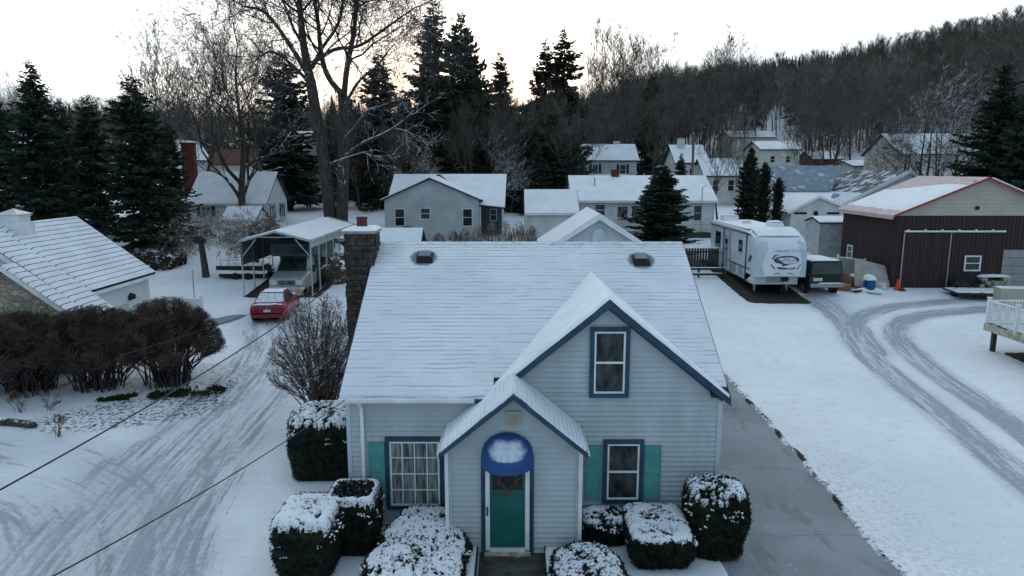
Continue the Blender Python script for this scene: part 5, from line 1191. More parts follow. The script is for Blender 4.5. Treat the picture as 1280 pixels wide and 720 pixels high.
# --- motorhome (class C), front towards us (local: -Y is forward)
mh = local('motorhome', 'silver cab motorhome parked under the carport facing the camera', 'motorhome', (-13.05, 39.95, 1.16))
mb = MB(); loft(mb, [[(-1.0, 0, .45), (1.0, 0, .45), (1.0, 0, .95), (.92, .02, 1.08), (-.92, .02, 1.08), (-1.0, 0, .95)], [(-1.02, .5, .42), (1.02, .5, .42), (1.02, .5, 1.10), (.92, .5, 1.22), (-.92, .5, 1.22), (-1.02, .5, 1.10)], [(-1.05, 1.15, .42), (1.05, 1.15, .42), (1.05, 1.15, 1.25), (.95, 1.15, 1.36), (-.95, 1.15, 1.36), (-1.05, 1.15, 1.25)], [(-1.05, 2.6, .42), (1.05, 2.6, .42), (1.05, 2.6, 1.3), (.95, 2.6, 1.42), (-.95, 2.6, 1.42), (-1.05, 2.6, 1.3)]]); mb.build('cab', 'van_silver', mh, bevel=.03)
mb = MB(); loft(mb, [[(-.95, 1.1, 1.30), (.95, 1.1, 1.30), (.78, 1.75, 2.12), (-.78, 1.75, 2.12)], [(-1.0, 2.6, 1.3), (1.0, 2.6, 1.3), (.9, 2.6, 2.2), (-.9, 2.6, 2.2)]]); mb.build('cab_upper', 'van_silver', mh)
quadm('windscreen', 'car_glass', [(-.86, 1.13, 1.36), (.86, 1.13, 1.36), (.73, 1.70, 2.08), (-.73, 1.70, 2.08)], mh, (0, -.015, .01))
mb = MB(); mb.box(-.45, .45, -.03, .0, .72, .95); gr = mb.build('grille', 'black', mh)
mb = MB()
for k in range(4): mb.box(-.44, .44, -.042, -.03, .755+k*.05, .768+k*.05)
mb.box(-.02, .02, -.045, -.03, .72, .95); mb.box(-.5, .5, -.04, -.01, .95, .99); mb.box(-.5, .5, -.04, -.01, .68, .72); mb.build('grille_bars', 'metal_grey', gr)
for s_ in (-1, 1):
    mb = MB(); mb.box(min(s_*.55, s_*.95), max(s_*.55, s_*.95), -.04, .02, .72, .98); mb.build('headlight', 'lamp_clear', mh)
    mb = MB(); mb.box(min(s_*1.15, s_*1.42), max(s_*1.15, s_*1.42), .95, 1.05, 1.35, 1.75); mb.tube([(s_*1.0, 1.1, 1.4), (s_*1.2, 1.0, 1.5)], .02, 5); mb.build('mirror', 'black', mh)
mb = MB(); mb.box(-1.02, 1.02, -.14, .05, .42, .58); mb.build('bumper', 'lamp_clear', mh, bevel=.02)
mb = MB(); mb.box(-.1, 1.0, -.16, -.145, .12, .50); mb.build('bumper_sheet', 'wood_pale', mh)
mb = MB(); mb.prism([(1.2, 2.22), (1.0, 2.45), (1.15, 2.95), (1.6, 3.1), (7.4, 3.15), (7.4, .55), (2.6, .55), (2.6, 2.15)], 'x', -1.18, 1.18); mb.build('coach_body', 'green_or_shade_panel', mh, bevel=.06)  # dark colour paints in the shade under the carport roof
mb = MB(); mb.box(-1.0, 1.0, .97, 1.1, 2.42, 2.8); mb.build('overcab_window', 'glass_dark', mh)
for s_ in (-1, 1):
    mb = MB(); x = s_*1.185; mb.box(x-.01, x+.01, 3.2, 4.4, 1.6, 2.3); mb.build('side_window', 'glass_dark', mh)
wheels(mh, (-.9, .9), (.75, 5.6), .38, .24)
# --- fifth wheel trailer
RX0_, RX1_, RFY, RRY = 14.0, 16.95, 40.0, 49.2
rv = thing('travel_trailer', 'white fifth wheel travel trailer with snow on its roof parked on the lawn', 'trailer', ((RX0_+RX1_)/2, 44, 1.2))
sec = []
for y, zb_, zt, ins in ((39.72, 2.42, 3.4, .30), (39.62, 2.38, 4.0, .14), (39.9, 2.36, 4.40, .05), (40.5, 2.34, 4.70, .0), (41.4, 1.90, 4.88, .0), (42.6, 1.88, 4.96, .0), (45, 1.88, 5.0, .0), (49.2, 2.0, 4.98, .0)):
    a_, b_2 = RX0_+ins, RX1_-ins
    sec.append([(a_, y, zb_), (b_2, y, zb_), (b_2, y, zt-.35), (b_2-.07, y, zt-.12), (b_2-.35, y, zt), (a_+.35, y, zt), (a_+.07, y, zt-.12), (a_, y, zt-.35)])
mb = MB(); loft(mb, sec); mb.build('body', 'rv_body', rv, smooth=False, bevel=.03)
# front cap skin, bulged and pale
mb = MB(); n1, n2 = 20, 16
def capp(a, b2, o=0.):
    x = RX0_+.10+(RX1_-RX0_-.2)*a; z = 2.42+b2*2.16
    y = 39.60-o+.42*abs(a*2-1)**4+1.0*max(0, b2-.68)**1.6*3.2+.25*max(0, .25-b2)
    return (x, y-.06, z)
for i in range(n1+1):
    for k in range(n2+1): mb.v.append(capp(i/n1, k/n2))
for i in range(n1):
    for k in range(n2): mb.f.append((i*(n2+1)+k, (i+1)*(n2+1)+k, (i+1)*(n2+1)+k+1, i*(n2+1)+k+1)); mb.mi.append(0)
capo = mb.build('front_cap', 'rv_cap', rv, smooth=True)
mb = MB(); mb.box(RX0_+.0, RX1_-.35, 40.15, 41.6, 1.86, 2.40); mb.build('front_storage', 'rv_body', rv, bevel=.03)
mb = MB(); mb.box(RX0_+.75, RX0_+1.75, 40.12, 40.148, 1.98, 2.32); mb.build('storage_door', 'rv_grey', rv)
mb = MB(); mb.box(RX0_+1.62, RX0_+2.02, 40.05, 40.11, 2.05, 2.36); mb.build('hitch_plate', 'black', rv)
def capshape(pts, o=.012):      # flat mark following the cap
    mb = MB(); n = len(pts); mb.add([capp(x, z, o) for x, z in pts], [tuple(range(n))]); return mb
cu_, cv_ = .56, .44
marks = MB()
def addm(pts, o=.014): marks.add([capp(cu_+x, cv_+z, o) for x, z in pts], [tuple(range(len(pts)))])
addm([(.27*math.cos(a), .115*math.sin(a)) for a in np.linspace(0, 2*PI, 32)[:-1]], .012)
addm([(-.32, .02), (-.26, .13), (-.14, .15), (-.24, .10), (-.28, .03)], .013)
for s_ in (-1, 1): addm([(s_*.30, -.12), (s_*.33, -.12), (s_*.25, -.245), (s_*.22, -.245)], .013)
addm([(-.21, -.19), (.21, -.19), (.15, -.25), (-.15, -.25)], .013)
addm([(-.10, -.10), (.05, -.12), (-.08, -.17)], .013)
marks.build('emblem', 'rv_mark', capo)
pale = MB()
for cx_, cz__, rx_, rz_ in ((-.11, .025, .10, .055), (.10, .02, .10, .06), (.0, -.03, .09, .03)):
    for k in range(12):
        a0 = k*PI/6; pale.add([capp(cu_+cx_+rx_*math.cos(a0)*1.0, cv_+cz__+rz_*math.sin(a0), .020), capp(cu_+cx_+rx_*.45*math.cos(a0+.25), cv_+cz__+rz_*.45*math.sin(a0+.25), .020), capp(cu_+cx_+rx_*math.cos(a0+.4), cv_+cz__+rz_*math.sin(a0+.4), .020)], [(0, 1, 2)])
pale.build('emblem_fur', 'rv_mark_pale', capo)
tc_ = bpy.data.curves.new('lettering', 'FONT'); tc_.body = 'CHEROKEE  WOLF'; tc_.size = .20; tc_.extrude = .003; tc_.align_x = 'CENTER'; tc_.materials.append(MATS['rv_grey'])
to = bpy.data.objects.new('lettering', tc_); sc.collection.objects.link(to); bpy.context.view_layer.update(); me_ = bpy.data.meshes.new_from_object(to); bpy.data.objects.remove(to); to = bpy.data.objects.new('lettering', me_); sc.collection.objects.link(to); to.parent = capo
w0 = capp(.56, .66, .04); w1 = capp(.56, .78, .04)
to.location = (w0[0]-OFS[capo.name][0], w0[1]-.03-OFS[capo.name][1], w0[2]-OFS[capo.name][2]); to.rotation_euler = (PI/2-math.atan2(w1[1]-w0[1], w1[2]-w0[2]), 0, 0); to.scale = (.95, .85, 1)
for s_ in (0, 1):      # swooshes low on the cap
    mb = MB(); mb.add([capp(.30+s_*.45, .05, .012), capp(.36+s_*.3, .10, .012), capp(.46+s_*.12, .10, .012), capp(.42+s_*.22, .06, .012)], [(0, 1, 2, 3)]); mb.build('swoosh', 'rv_grey', capo)
# left side of the trailer
def sd_(y0, y1, z0, z1, m_, name, o=.012, par=None, slant=0):
    mb = MB(); x = RX0_; mb.hexa([(x-o, y0, z0), (x, y0, z0), (x, y1, z0), (x-o, y1, z0)], [(x-o, y0+slant, z1), (x, y0+slant, z1), (x, y1+slant, z1), (x-o, y1+slant, z1)]); return mb.build(name, m_, par or rv)
sd_(41.0, 49.1, 4.66, 4.74, 'rv_mark', 'awning_rail', .07)
for y in (41.5, 46.0): sd_(y, y+.10, 1.95, 4.66, 'rv_mark', 'side_band', .05)
sd_(41.1, 48.9, 1.9, 1.98, 'rv_mark', 'sill_band', .02)
for y0, y1, z0, z1 in ((42.4, 42.95, 3.55, 4.15), (46.9, 47.9, 3.35, 4.25)):
    w = sd_(y0-.06, y1+.06, z0-.06, z1+.06, 'black', 'window', .03); sd_(y0, y1, z0, z1, 'glass_dark', 'pane', .04, w)
dr = sd_(45.1, 45.8, 2.2, 4.2, 'rv_grey', 'door', .03); sd_(45.2, 45.7, 3.3, 4.0, 'glass_dark', 'pane', .04, dr)
for y0, y1 in ((42.0, 42.8), (43.4, 44.3)): sd_(y0, y1, 2.1, 2.6, 'rv_grey', 'hatch', .02)
sd_(40.9, 45.0, 2.62, 2.70, 'rv_mark', 'stripe', .016); sd_(46.3, 48.8, 2.9, 2.96, 'rv_mark', 'stripe', .016); sd_(40.8, 41.2, 3.1, 3.5, 'rv_mark', 'stripe', .016, slant=-.3)
sd_(44.3, 44.38, 2.0, 4.6, 'rv_mark_pale', 'awning_arm', .07, slant=.5)
for x, y in ((RX0_+.45, 41.2), (RX1_-.6, 41.2)):
    mb = MB(); mb.box(x-.06, x+.06, y-.06, y+.06, 1.05, 1.9); mb.box(x-.14, x+.14, y-.14, y+.14, 1.02, 1.1); mb.build('landing_leg', 'metal_grey', rv)
mb = MB(); mb.tube([(15.9, 40.5, 1.9), (15.9, 40.5, 1.25)], .09, 8); mb.box(15.6, 16.2, 40.2, 40.8, 1.1, 1.3); mb.tube([(15.65, 40.3, 1.15), (15.9, 40.5, 1.8)], .04, 5); mb.tube([(16.15, 40.3, 1.15), (15.9, 40.5, 1.8)], .04, 5); mb.build('king_pin_stand', 'black', rv)
mb = MB(); mb.box(14.3, 16.7, 41.5, 49, 1.72, 1.88); mb.build('chassis', 'black', rv)
for y in (45.6, 46.7):
    for x in (14.15, 16.8):
        mb = MB(); mb.cyl((x-.11, y, 1.75), .36, .22, 'x', 18); wl = mb.build('wheel', 'tyre', rv); mb = MB(); mb.cyl((x-.13, y, 1.75), .2, .26, 'x', 12); mb.build('rim', 'metal_grey', wl)
lump(RX0_+.12, RX1_-.12, 42.0, 49.15, 4.94, .09, n=14, parent=rv)
mb = MB()      # snow over the curved front of the roof
for i in range(13):
    for k in range(9):
        x = RX0_+.2+(RX1_-RX0_-.4)*i/12; f_ = k/8; y = 40.35+1.75*f_; z = 4.62+(.40)*(1-(1-f_)**2)+.03; e = min(1, min(i, 12-i)/1.5); mb.v.append((x, y, z+.03*e))
for i in range(12):
    for k in range(8): mb.f.append((i*9+k, (i+1)*9+k, (i+1)*9+k+1, i*9+k+1)); mb.mi.append(0)
mb.build('snow', 'snow', rv, smooth=True)
for x, y, w_, l_, h_ in ((15.9, 41.9, .75, 1.0, .30), (15.0, 44.6, .5, .5, .16), (14.9, 47.6, 1.0, .9, .32)):
    mb = MB(); mb.prism([(y, 4.95), (y+l_, 4.95), (y+l_, 5.0+h_), (y+.2, 5.05+h_), (y, 5.0+h_*.6)], 'x', x-w_/2, x+w_/2); ac = mb.build('roof_unit', 'white_paint', rv, bevel=.03); lump(x-w_/2, x+w_/2, y+.1, y+l_, 5.04+h_, .06, parent=ac)
# --- dark green SUV, upright, rear towards us
sp = G(1033, 371); suv = local('parked_suv', 'dark green boxy SUV with snowy roof beside the fifth wheel trailer', 'car', (sp.x, sp.y+.15, sp.z), rz=math.radians(3))
mb = MB(); loft(mb, [[(-.93, y, zb_), (.93, y, zb_), (.97, y, .7), (.95, y, zt), (-.95, y, zt), (-.97, y, .7)] for y, zb_, zt in ((0, .50, 1.08), (.15, .42, 1.12), (3.2, .4, 1.12), (4.5, .42, 1.02), (4.65, .5, .9))]); mb.build('body', 'suv_green', suv, bevel=.03)
mb = MB(); loft(mb, [[(-.92, .03, 1.1), (.92, .03, 1.1), (.86, .12, 1.80), (-.86, .12, 1.80)], [(-.9, 2.6, 1.1), (.9, 2.6, 1.1), (.78, 2.5, 1.84), (-.78, 2.5, 1.84)], [(-.9, 3.4, 1.1), (.9, 3.4, 1.1), (.80, 3.3, 1.14), (-.80, 3.3, 1.14)]]); mb.build('cabin', 'suv_green', suv, bevel=.02)
quadm('rear_window', 'car_glass', [(-.82, .04, 1.15), (.82, .04, 1.15), (.78, .115, 1.72), (-.78, .115, 1.72)], suv, (0, -.02, 0))
for s_ in (-1, 1):
    quadm('side_window', 'glass_dark', [(s_*.89, .3, 1.18), (s_*.89, 2.9, 1.18), (s_*.80, 2.5, 1.72), (s_*.80, .4, 1.70)], suv, (s_*.012, 0, 0))
    mb = MB(); mb.box(min(s_*.76, s_*.94), max(s_*.76, s_*.94), -.03, .02, .78, 1.06); mb.build('tail_lamp', 'clay', suv)
mb = MB(); mb.box(-.93, .93, -.14, .05, .48, .68); mb.build('bumper', 'metal_grey', suv, bevel=.02)
lump(-.5, .9, -.13, .04, .68, .04, parent=suv); lump(-.78, .78, .2, 2.5, 1.82, .09, parent=suv); lump(-.85, .85, 3.4, 4.4, 1.08, .05, parent=suv)
mb = MB(); mb.box(-.75, -.25, -.03, 0, .80, .96); mb.build('number_plate', 'plate', suv)
suv.scale = (1.05, 1, 1.13)
wheels(suv, (-.82, .82), (.85, 3.75), .36, .24)
mb = MB(); rng = random.Random(2); p = Vector((suv.location.x+.1, sp.y+5.3, ground(sp.x, sp.y+5)))
for _ in range(30): a = rng.uniform(0, PI); b2 = p+Vector((rng.gauss(0, .6), rng.gauss(0, .4), rng.uniform(0, .3))); mb.tube([tuple(b2), tuple(b2+Vector((math.cos(a)*.8, rng.gauss(0, .3), rng.uniform(.3, 1.1))))], .035, 4)
tag(mb.build('brush_pile', 'black'), 'dark tangle of brush behind the green SUV', 'brush pile')

# ================================================================ DECK at the right
dk = thing('deck', 'raised timber deck with white baluster railing at the right picture edge', 'deck', (22, 27, .5))
DX, DYF, DYN, DZ = 20.75, 30.0, 23.5, 1.83
mb = MB(); x = DX
while x < DX+7: mb.box(x, x+.135, DYN, DYF, DZ-.03, DZ); x += .145
mb.build('boards', 'wood_dark', dk)
mb = MB(); mb.box(DX-.04, DX, DYN, DYF+.02, DZ-.30, DZ+.01); mb.box(DX, DX+7, DYF, DYF+.04, DZ-.3, DZ+.01); mb.build('rim_board', 'wood_pale', dk)
lump(DX+.05, DX+7, DYN+.1, DYF-.05, DZ-.005, .03, m='snow_thin', parent=dk)
for x, y in ((DX+.25, DYF-.3), (DX+.25, DYF-3.4), (DX+3.6, DYF-.3)): MB().box(x-.08, x+.08, y-.08, y+.08, ground(x, y)-.3, DZ-.05).build('support_post', 'wood_dark', dk)
for a0, a1 in (((DX+.05, DYF-.05), (DX+.05, DYN)), ((DX+.05, DYF-.05), (DX+7, DYF-.05))):
    a0, a1 = Vector(a0), Vector(a1); L2 = (a1-a0).length; d = (a1-a0)/L2; rl = MB()
    def bar(mb, s0, s1, z0, z1, w):
        p0, p1 = a0+d*s0, a0+d*s1; nrm = Vector((-d.y, d.x))*w/2
        mb.hexa([tuple(p0+nrm)+(z0,), tuple(p1+nrm)+(z0,), tuple(p1-nrm)+(z0,), tuple(p0-nrm)+(z0,)], [tuple(p0+nrm)+(z1,), tuple(p1+nrm)+(z1,), tuple(p1-nrm)+(z1,), tuple(p0-nrm)+(z1,)])
    bar(rl, 0, L2, DZ+.98, DZ+1.04, .09); bar(rl, 0, L2, DZ+.10, DZ+.15, .05)
    s_ = .12
    while s_ < L2: bar(rl, s_, s_+.035, DZ+.15, DZ+.98, .035); s_ += .13
    rl.build('railing', 'white_paint', dk)
    for k in range(int(L2/1.75)+1):
        p = a0+d*k*1.75
        if k == 0 and a1.y != DYN: continue
        mb = MB(); mb.box(p.x-.06, p.x+.06, p.y-.06, p.y+.06, DZ-.05, DZ+1.12); mb.box(p.x-.08, p.x+.08, p.y-.08, p.y+.08, DZ+1.12, DZ+1.17); mb.build('post', 'white_paint', dk)
t = local('patio_table', 'glass topped patio table standing on the deck behind the white railing', 'table', (DX+1.7, DYF-1.2, DZ+.03))
MB().cyl((0, 0, .70), .55, .02, n=24).build('table_top', 'galv', t)
for k in range(4): MB().tube([(.4*math.cos(k*PI/2+.7), .4*math.sin(k*PI/2+.7), 0), (.3*math.cos(k*PI/2+.7), .3*math.sin(k*PI/2+.7), .7)], .02, 6).build('leg', 'black', t)

# ================================================================ THINGS ROUND THE WORKSHOP
def bx(name, label, cat, u, v, w, dpt, h, m, rz=0, tilt=(0, 0), snow=0, dz=0, group=None, bev=.015):
    p = G(u, v); t = local(name, label, cat, (p.x, p.y+dpt/2, p.z+dz), group, rz); t.rotation_euler = (tilt[0], tilt[1], rz)
    MB().box(-w/2, w/2, -dpt/2, dpt/2, 0, h).build('body', m, t, bevel=bev)
    if snow: lump(-w/2-.02, w/2+.02, -dpt/2-.02, dpt/2+.02, h, snow, n=8, parent=t)
    return t
p = G(1096, 366); t = local('leaning_board', 'large pale board leaning on the workshop corner behind the blue barrel', 'board', (p.x+.15, p.y+.9, p.z+.02)); t.rotation_euler = (math.radians(-32), math.radians(14), 0)
MB().box(-1.1, 1.1, -.04, .04, 0, 1.85).build('panel', 'board_panel', t, bevel=.01)
p = G(1066, 352); t = local('headboard', 'grey framed panel propped beside the shed behind the cardboard box', 'panel', (p.x+.1, p.y+.6, p.z+.35)); t.rotation_euler = (math.radians(-14), math.radians(7), 0)
mb = MB(); mb.box(-.85, .85, -.03, .03, 0, .95); mb.build('panel', 'garage_door', t)
mb = MB(); mb.box(-.92, -.85, -.05, .05, -.4, 1.15); mb.box(.85, .92, -.05, .05, -.4, 1.1); mb.box(-.9, .9, -.05, .05, .95, 1.03); mb.build('frame', 'white_paint', t)
p = G(1086, 364); t = local('blue_barrel', 'blue plastic barrel heaped with snow in front of the workshop', 'barrel', tuple(p))
mb = MB(); mb.tube([(0, 0, 0), (0, 0, .08), (0, 0, .35), (0, 0, .62), (0, 0, .70)], [.29, .31, .335, .31, .30], 18); mb.build('body', 'blue_plastic', t, smooth=True); lump(-.3, .3, -.3, .3, .69, .3, n=8, parent=t)
p = G(1121.5, 362); t = local('traffic_cone', 'bright orange traffic cone at the foot of the brown sliding door', 'cone', tuple(p))
mb = MB(); mb.tube([(0, 0, .03), (0, 0, .62)], [.14, .05], 14); mb.build('cone', 'orange_plastic', t); MB().box(-.19, .19, -.19, .19, 0, .03).build('base', 'orange_plastic', t)
bx('cardboard_box', 'torn brown cardboard box lying beside the green SUV', 'box', 1063, 359, .95, .7, .55, 'cardboard', .5, (.25, .3), snow=0, dz=.1)
mb = MB(); p = G(1063, 359)
bx('cardboard_box', 'second flattened brown box under the torn box', 'box', 1058, 364, .8, .6, .3, 'cardboard', -.4, (.1, -.2))
def heap(name, label, cat, u, v, rx, ry, h, m='snow', seed=1, zoff=0):
    p = G(u, v); mb = MB(); n1, n2 = 24, 10
    for k in range(n2+1):
        for i in range(n1):
            a = 2*PI*i/n1; f_ = k/n2; r = (1-f_**2)**.5*(1+.35*N3(math.cos(a)*1.5+seed, math.sin(a)*1.5, f_*2)); mb.v.append((p.x+rx*r*math.cos(a), p.y+ry+ry*r*math.sin(a), p.z-.03+h*f_*(1+.3*N3(a, seed))))
    for k in range(n2):
        for i in range(n1): mb.f.append((k*n1+i, k*n1+(i+1) % n1, (k+1)*n1+(i+1) % n1, (k+1)*n1+i)); mb.mi.append(0)
    return tag(mb.build(name, m, smooth=True), label, cat)
heap('snow_heap', 'white bag half buried in snow between the cardboard and the barrel', 'bag', 1072, 354, .7, .4, .55, seed=3)
tp = thing('tarp_pile', 'snow covered tarpaulin pile right of the motorhome', 'pile', tuple(G(412, 356)))
for nm_, m_, a_ in (('tarp', 'dead_leaf', (412, 356, 1.35, 1.9, 1.6)), ('snow', 'snow', (409, 345, 1.25, 1.4, 1.75))):
    o_ = heap(nm_, 'x', 'x', *a_, m=m_, seed=5); del o_['label']; del o_['category']; o_.parent = tp; o_.location = -tp.location
heap('small_heap', 'little reddish item in snow right of the orange cone', 'rubble', 1129, 364, .22, .12, .2, 'brick', seed=8)
heap('covered_pile', 'dark covered heap with snow left of the flat trailer', 'pile', 1204, 365, .65, .5, .75, 'black', 4)
heap('covered_pile', 'white sheet on the heap left of the flat trailer', 'sheet', 1205, 358, .5, .3, .75, 'snow', 9)
p = G(1232, 376); t = local('flat_trailer', 'low flat trailer with snow between dark slats, before the workshop window', 'trailer', (p.x, p.y+1.0, p.z), rz=-.12)
MB().box(-1.35, 1.35, -.9, .9, .32, .42).build('bed', 'wood_dark', t)
for k in range(4): lump(-1.32+k*.68, -.70+k*.68, -.88, .88, .42, .06, n=8, parent=t)
for x in (-1.1, 1.1):
    mb = MB(); mb.cyl((x-.08, 0, .25), .25, .16, 'x', 14); mb.build('wheel', 'tyre', t)
mb = MB(); rng = random.Random(9); p = G(1246, 362)
for k in range(16): x = p.x-.9+rng.uniform(0, 1.8); z = p.z+.15+.22*(k % 3); mb.tube([(x, p.y+rng.uniform(0, .5), z), (x+rng.uniform(-.3, .3), p.y+1.2, z+.05)], .13, 8)
t = thing('log_pile', 'pile of sawn logs topped with snow below the grey garage door', 'logs', tuple(p)); mb.build('logs', 'wood_pale', t); lump(p.x-1, p.x+1, p.y+.2, p.y+1.3, p.z+.72, .14, parent=t)
bx('utility_cabinet', 'tan rectangular box at the right edge behind the deck railing', 'box', 1272, 385, 1.7, .8, 1.15, 'tan_siding', -.15, snow=.05, dz=-.1)
for i, (u, v, w_, lb) in enumerate(((1262, 357, 1.2, 'snow topped clutter left of the tan box by the garage door'), (1275, 352, .9, 'low snowy crate at the far right foot of the workshop'))): bx('crate', lb, 'crate', u, v, w_, .8, .45, 'wood_dark', .2*i, snow=.12)
p = G(1242, 352); mb = MB()
for _ in range(14): a = rng.uniform(-.5, .5); mb.tube([(p.x-1+rng.uniform(0, .5), p.y+rng.uniform(0, .4), p.z+.5+rng.uniform(0, .5)), (p.x+1, p.y+.5, p.z+.6+rng.uniform(0, .6))], .04, 4)
tag(mb.build('scrap_poles', 'black'), 'dark heap of poles and scrap in front of the workshop wall', 'scrap')
rng = random.Random(31)
for i, (u, v, w_, d_, h_, m_, rz_, lb) in enumerate(((1073, 366, .5, .35, .12, 'wood_dark', .4, 'dark scrap board lying left of the blue barrel'), (1094, 368, .7, .2, .1, 'board_panel', -.3, 'pale offcut in the snow right of the blue barrel'), (1104, 362, .5, .4, .35, 'far_white', .6, 'white bag leaning against the large pale board'), (1079, 352, .6, .5, .4, 'far_white', .2, 'white sack behind the blue barrel'),
      (1060, 346, .9, .2, .7, 'wood_dark', .1, 'dark plank stack by the shed corner'), (1216, 358, .5, .4, .3, 'far_white', .9, 'white lump right of the covered heap'), (1226, 360, .8, .5, .25, 'wood_dark', .3, 'flat dark crate behind the flat trailer'), (1252, 368, .6, .4, .4, 'cardboard', .8, 'small brown carton beside the tan box'), (1238, 355, .5, .4, .55, 'rv_grey', .2, 'grey tub on the clutter under the workshop window'), (1258, 350, 1.0, .3, .5, 'metal_grey', -.2, 'grey metal scrap before the garage door'))):
    bx('scrap_item', lb, 'scrap', u, v, w_, d_, h_, m_, rz_, (rng.uniform(-.15, .15), rng.uniform(-.2, .2)), snow=.05 if i % 2 else 0)
heap('snow_heap', 'shovelled snow heap round the foot of the blue barrel', 'snow pile', 1090, 366, .9, .3, .3, seed=13)
# --- timber fence and rails between house and trailer
f = thing('board_fence', 'dark board fence with snowy top left of the fifth wheel trailer', 'fence', (11.5, 45.5, 1.7))
x = 10.2
while x < 13.9: MB().box(x, x+.15, 47.0, 47.03, 1.5, 3.2+.02*N3(x*9, 1)).build('board', 'wood_dark', f); x += .19
MB().box(10.2, 13.9, 47.03, 47.1, 2.9, 3.0).build('rail', 'wood_dark', f)
lump(10.1, 14.2, 47.3, 50.0, 3.1, .15, n=14, name='snow', parent=f)
f = thing('rail_fence', 'two rail wooden fence with snow in front of the board fence', 'fence', (11.5, 44, 1.6))
for z in (1.75, 2.1):
    MB().box(10.2, 13.6, 44.4, 44.46, z, z+.14).build('rail', 'wood_dark', f); lump(10.2, 13.6, 44.38, 44.5, z+.138, .04, n=6, parent=f)
for x in (10.3, 12.0, 13.5): MB().box(x-.06, x+.06, 44.47, 44.57, 1.3, 2.5).build('post', 'wood_dark', f)
# --- wire fence and canes behind the ridge
f = thing('wire_fence', 'thin white wire fence in front of the grey gabled house', 'fence', (-6, 52, 2.3))
mb = MB()
for x in np.arange(-9.5, -.9, .16): mb.tube([(x, 52, 2.2), (x, 52, 3.65)], .008, 3)
for z in (2.5, 2.85, 3.2, 3.62): mb.tube([(-9.5, 52, z), (-.9, 52, z)], .008, 3)
mb.build('wire', 'metal_grey', f)
for k in range(5): MB().cyl((-9.5+k*2.15, 52, 2.1), .035, 1.6, n=6).build('post', 'galv', f)
for i in range(9):
    x = -6.2+i*.95; y = 49.5+(i % 3)*.5
    bare_shrub(['short tuft of canes at the left of the cane row', 'cane clump below the left window of the grey gabled house', 'cane clump left of the gable centre', 'cane clump below the middle of the gable', 'cane clump below the right window', 'cane clump before the dark porch', 'tall cane clump right of the dark porch', 'tall pale cane clump left of the white garage wing', 'last cane clump touching the white garage wing'][i],
               x, y, .55, .5, [1.6, 1.9, 2.0, 2.3, 2.5, 2.7, 2.9, 2.8, 2.3][i], 26, 60+i, tm='cane', sm='cane', name='raspberry_canes', r0=.014, dense=.5, group='bare canes behind the ridge')
bare_shrub('round reddish brown bush against the grey gable wall', -8.0, 53.5, .85, .8, 1.7, 50, 80, tm='rust_leaf', sm='cane', name='round_bush', r0=.012, dense=.8)
mb = MB(); rng = random.Random(12)
for _ in range(5000):
    x = rng.uniform(-8, 1.5); y = rng.gauss(47.8, .8); z = ground(x, y)+.02; l = rng.uniform(.05, .2); a = rng.uniform(0, 7)
    if N3(x*.6, y*.6) < -.15: continue
    mb.add([(x, y, z), (x+l*math.cos(a), y+l*math.sin(a), z), (x, y+.05, z+l)], [(0, 1, 2)])
tag(mb.build('garden_bed', 'grass'), kind='stuff')
mb = MB(); mb.box(-7.6, -5.8, 50.5, 50.9, 2.85, 2.92); 
for x in (-7.4, -6.1): mb.box(x, x+.1, 50.55, 50.85, 2.1, 2.85)
tag(mb.build('bench', 'wood_pale'), 'pale wooden bench near the wire fence', 'bench')
for (x, y, rx, h, lb, mt) in ((-21.3, 60.6, .95, 1.5, 'bare clipped round bush at the right corner of the cottage', 'side_bush'), (-23.6, 57.5, .0, 0, '', ''), (-24.6, 55.0, 1.3, 1.3, 'brown twiggy bush left of the white garden shed', 'cane'), (-19.6, 55.5, 1.3, 1.9, 'tall brown bush right of the white garden shed', 'cane'), (-26.5, 52.5, 1.6, .8, 'low brown brush in snow below the dark spruces', 'cane')):
    if rx: bare_shrub(lb, x, y, rx, rx*.8, h, 45, int(x*-7), tm=mt, sm='hedge_stem', name='round_bush', r0=.02, dense=.9)
for i, (u, v, r_, lb) in enumerate(((186, 330, .8, 'leafy dark shrub dusted with snow beyond the shake roof'), (205, 338, .75, 'snow flecked low shrub in front of the leafy dark shrub'), (222, 333, .55, 'rounded rhododendron at the edge of the open snow'))):
    p = G(u, v); shrub(lb, p.x, p.y, r_, r_, 1.0, p.z-.1, px=2.2, lm='dead_leaf', leaf=.12, nleaf=2500, seed=40+i, cover=.42, name='garden_shrub', rag=.2)
# flat-deck boat/trailer in the snow beyond the drive
p = G(298, 351); t = local('utility_trailer', 'long low white trailer with thin side rails on the snow left of the carport', 'trailer', (p.x, p.y+.8, p.z))
MB().prism([(-1.55, .38), (1.75, .38), (1.95, .55), (-1.45, .62)], 'y', -.75, .75).build('hull', 'white_paint', t); MB().box(-1.4, 1.5, -.72, .72, .62, .88).build('side_skirt', 'black', t)
lump(-1.4, 1.5, -.7, .7, .88, .06, parent=t)
mb = MB()
for y in (-.7, .7):
    mb.tube([(-1.1, y, 1.25), (1.5, y, 1.25)], .025, 5)
    for x in (-1.1, -.6, -.2, .6, 1.5): mb.tube([(x, y, .85), (x, y, 1.25)], .022, 5)
mb.build('railing', 'metal_grey', t); MB().box(-1.3, 1.9, -.6, .6, .15, .32).build('frame', 'black', t)
for x in (-.2, .6): mb = MB(); mb.cyl((x, -.8, .22), .22, .14, 'y', 14); mb.cyl((x, .66, .22), .22, .14, 'y', 14); mb.build('wheel', 'tyre', t)
p = G(243, 372); tag(MB().cyl((p.x, p.y, p.z), .03, 1.6, n=6).build('marker_post', 'metal_grey'), 'thin metal stake standing beside the white panel fence', 'post')
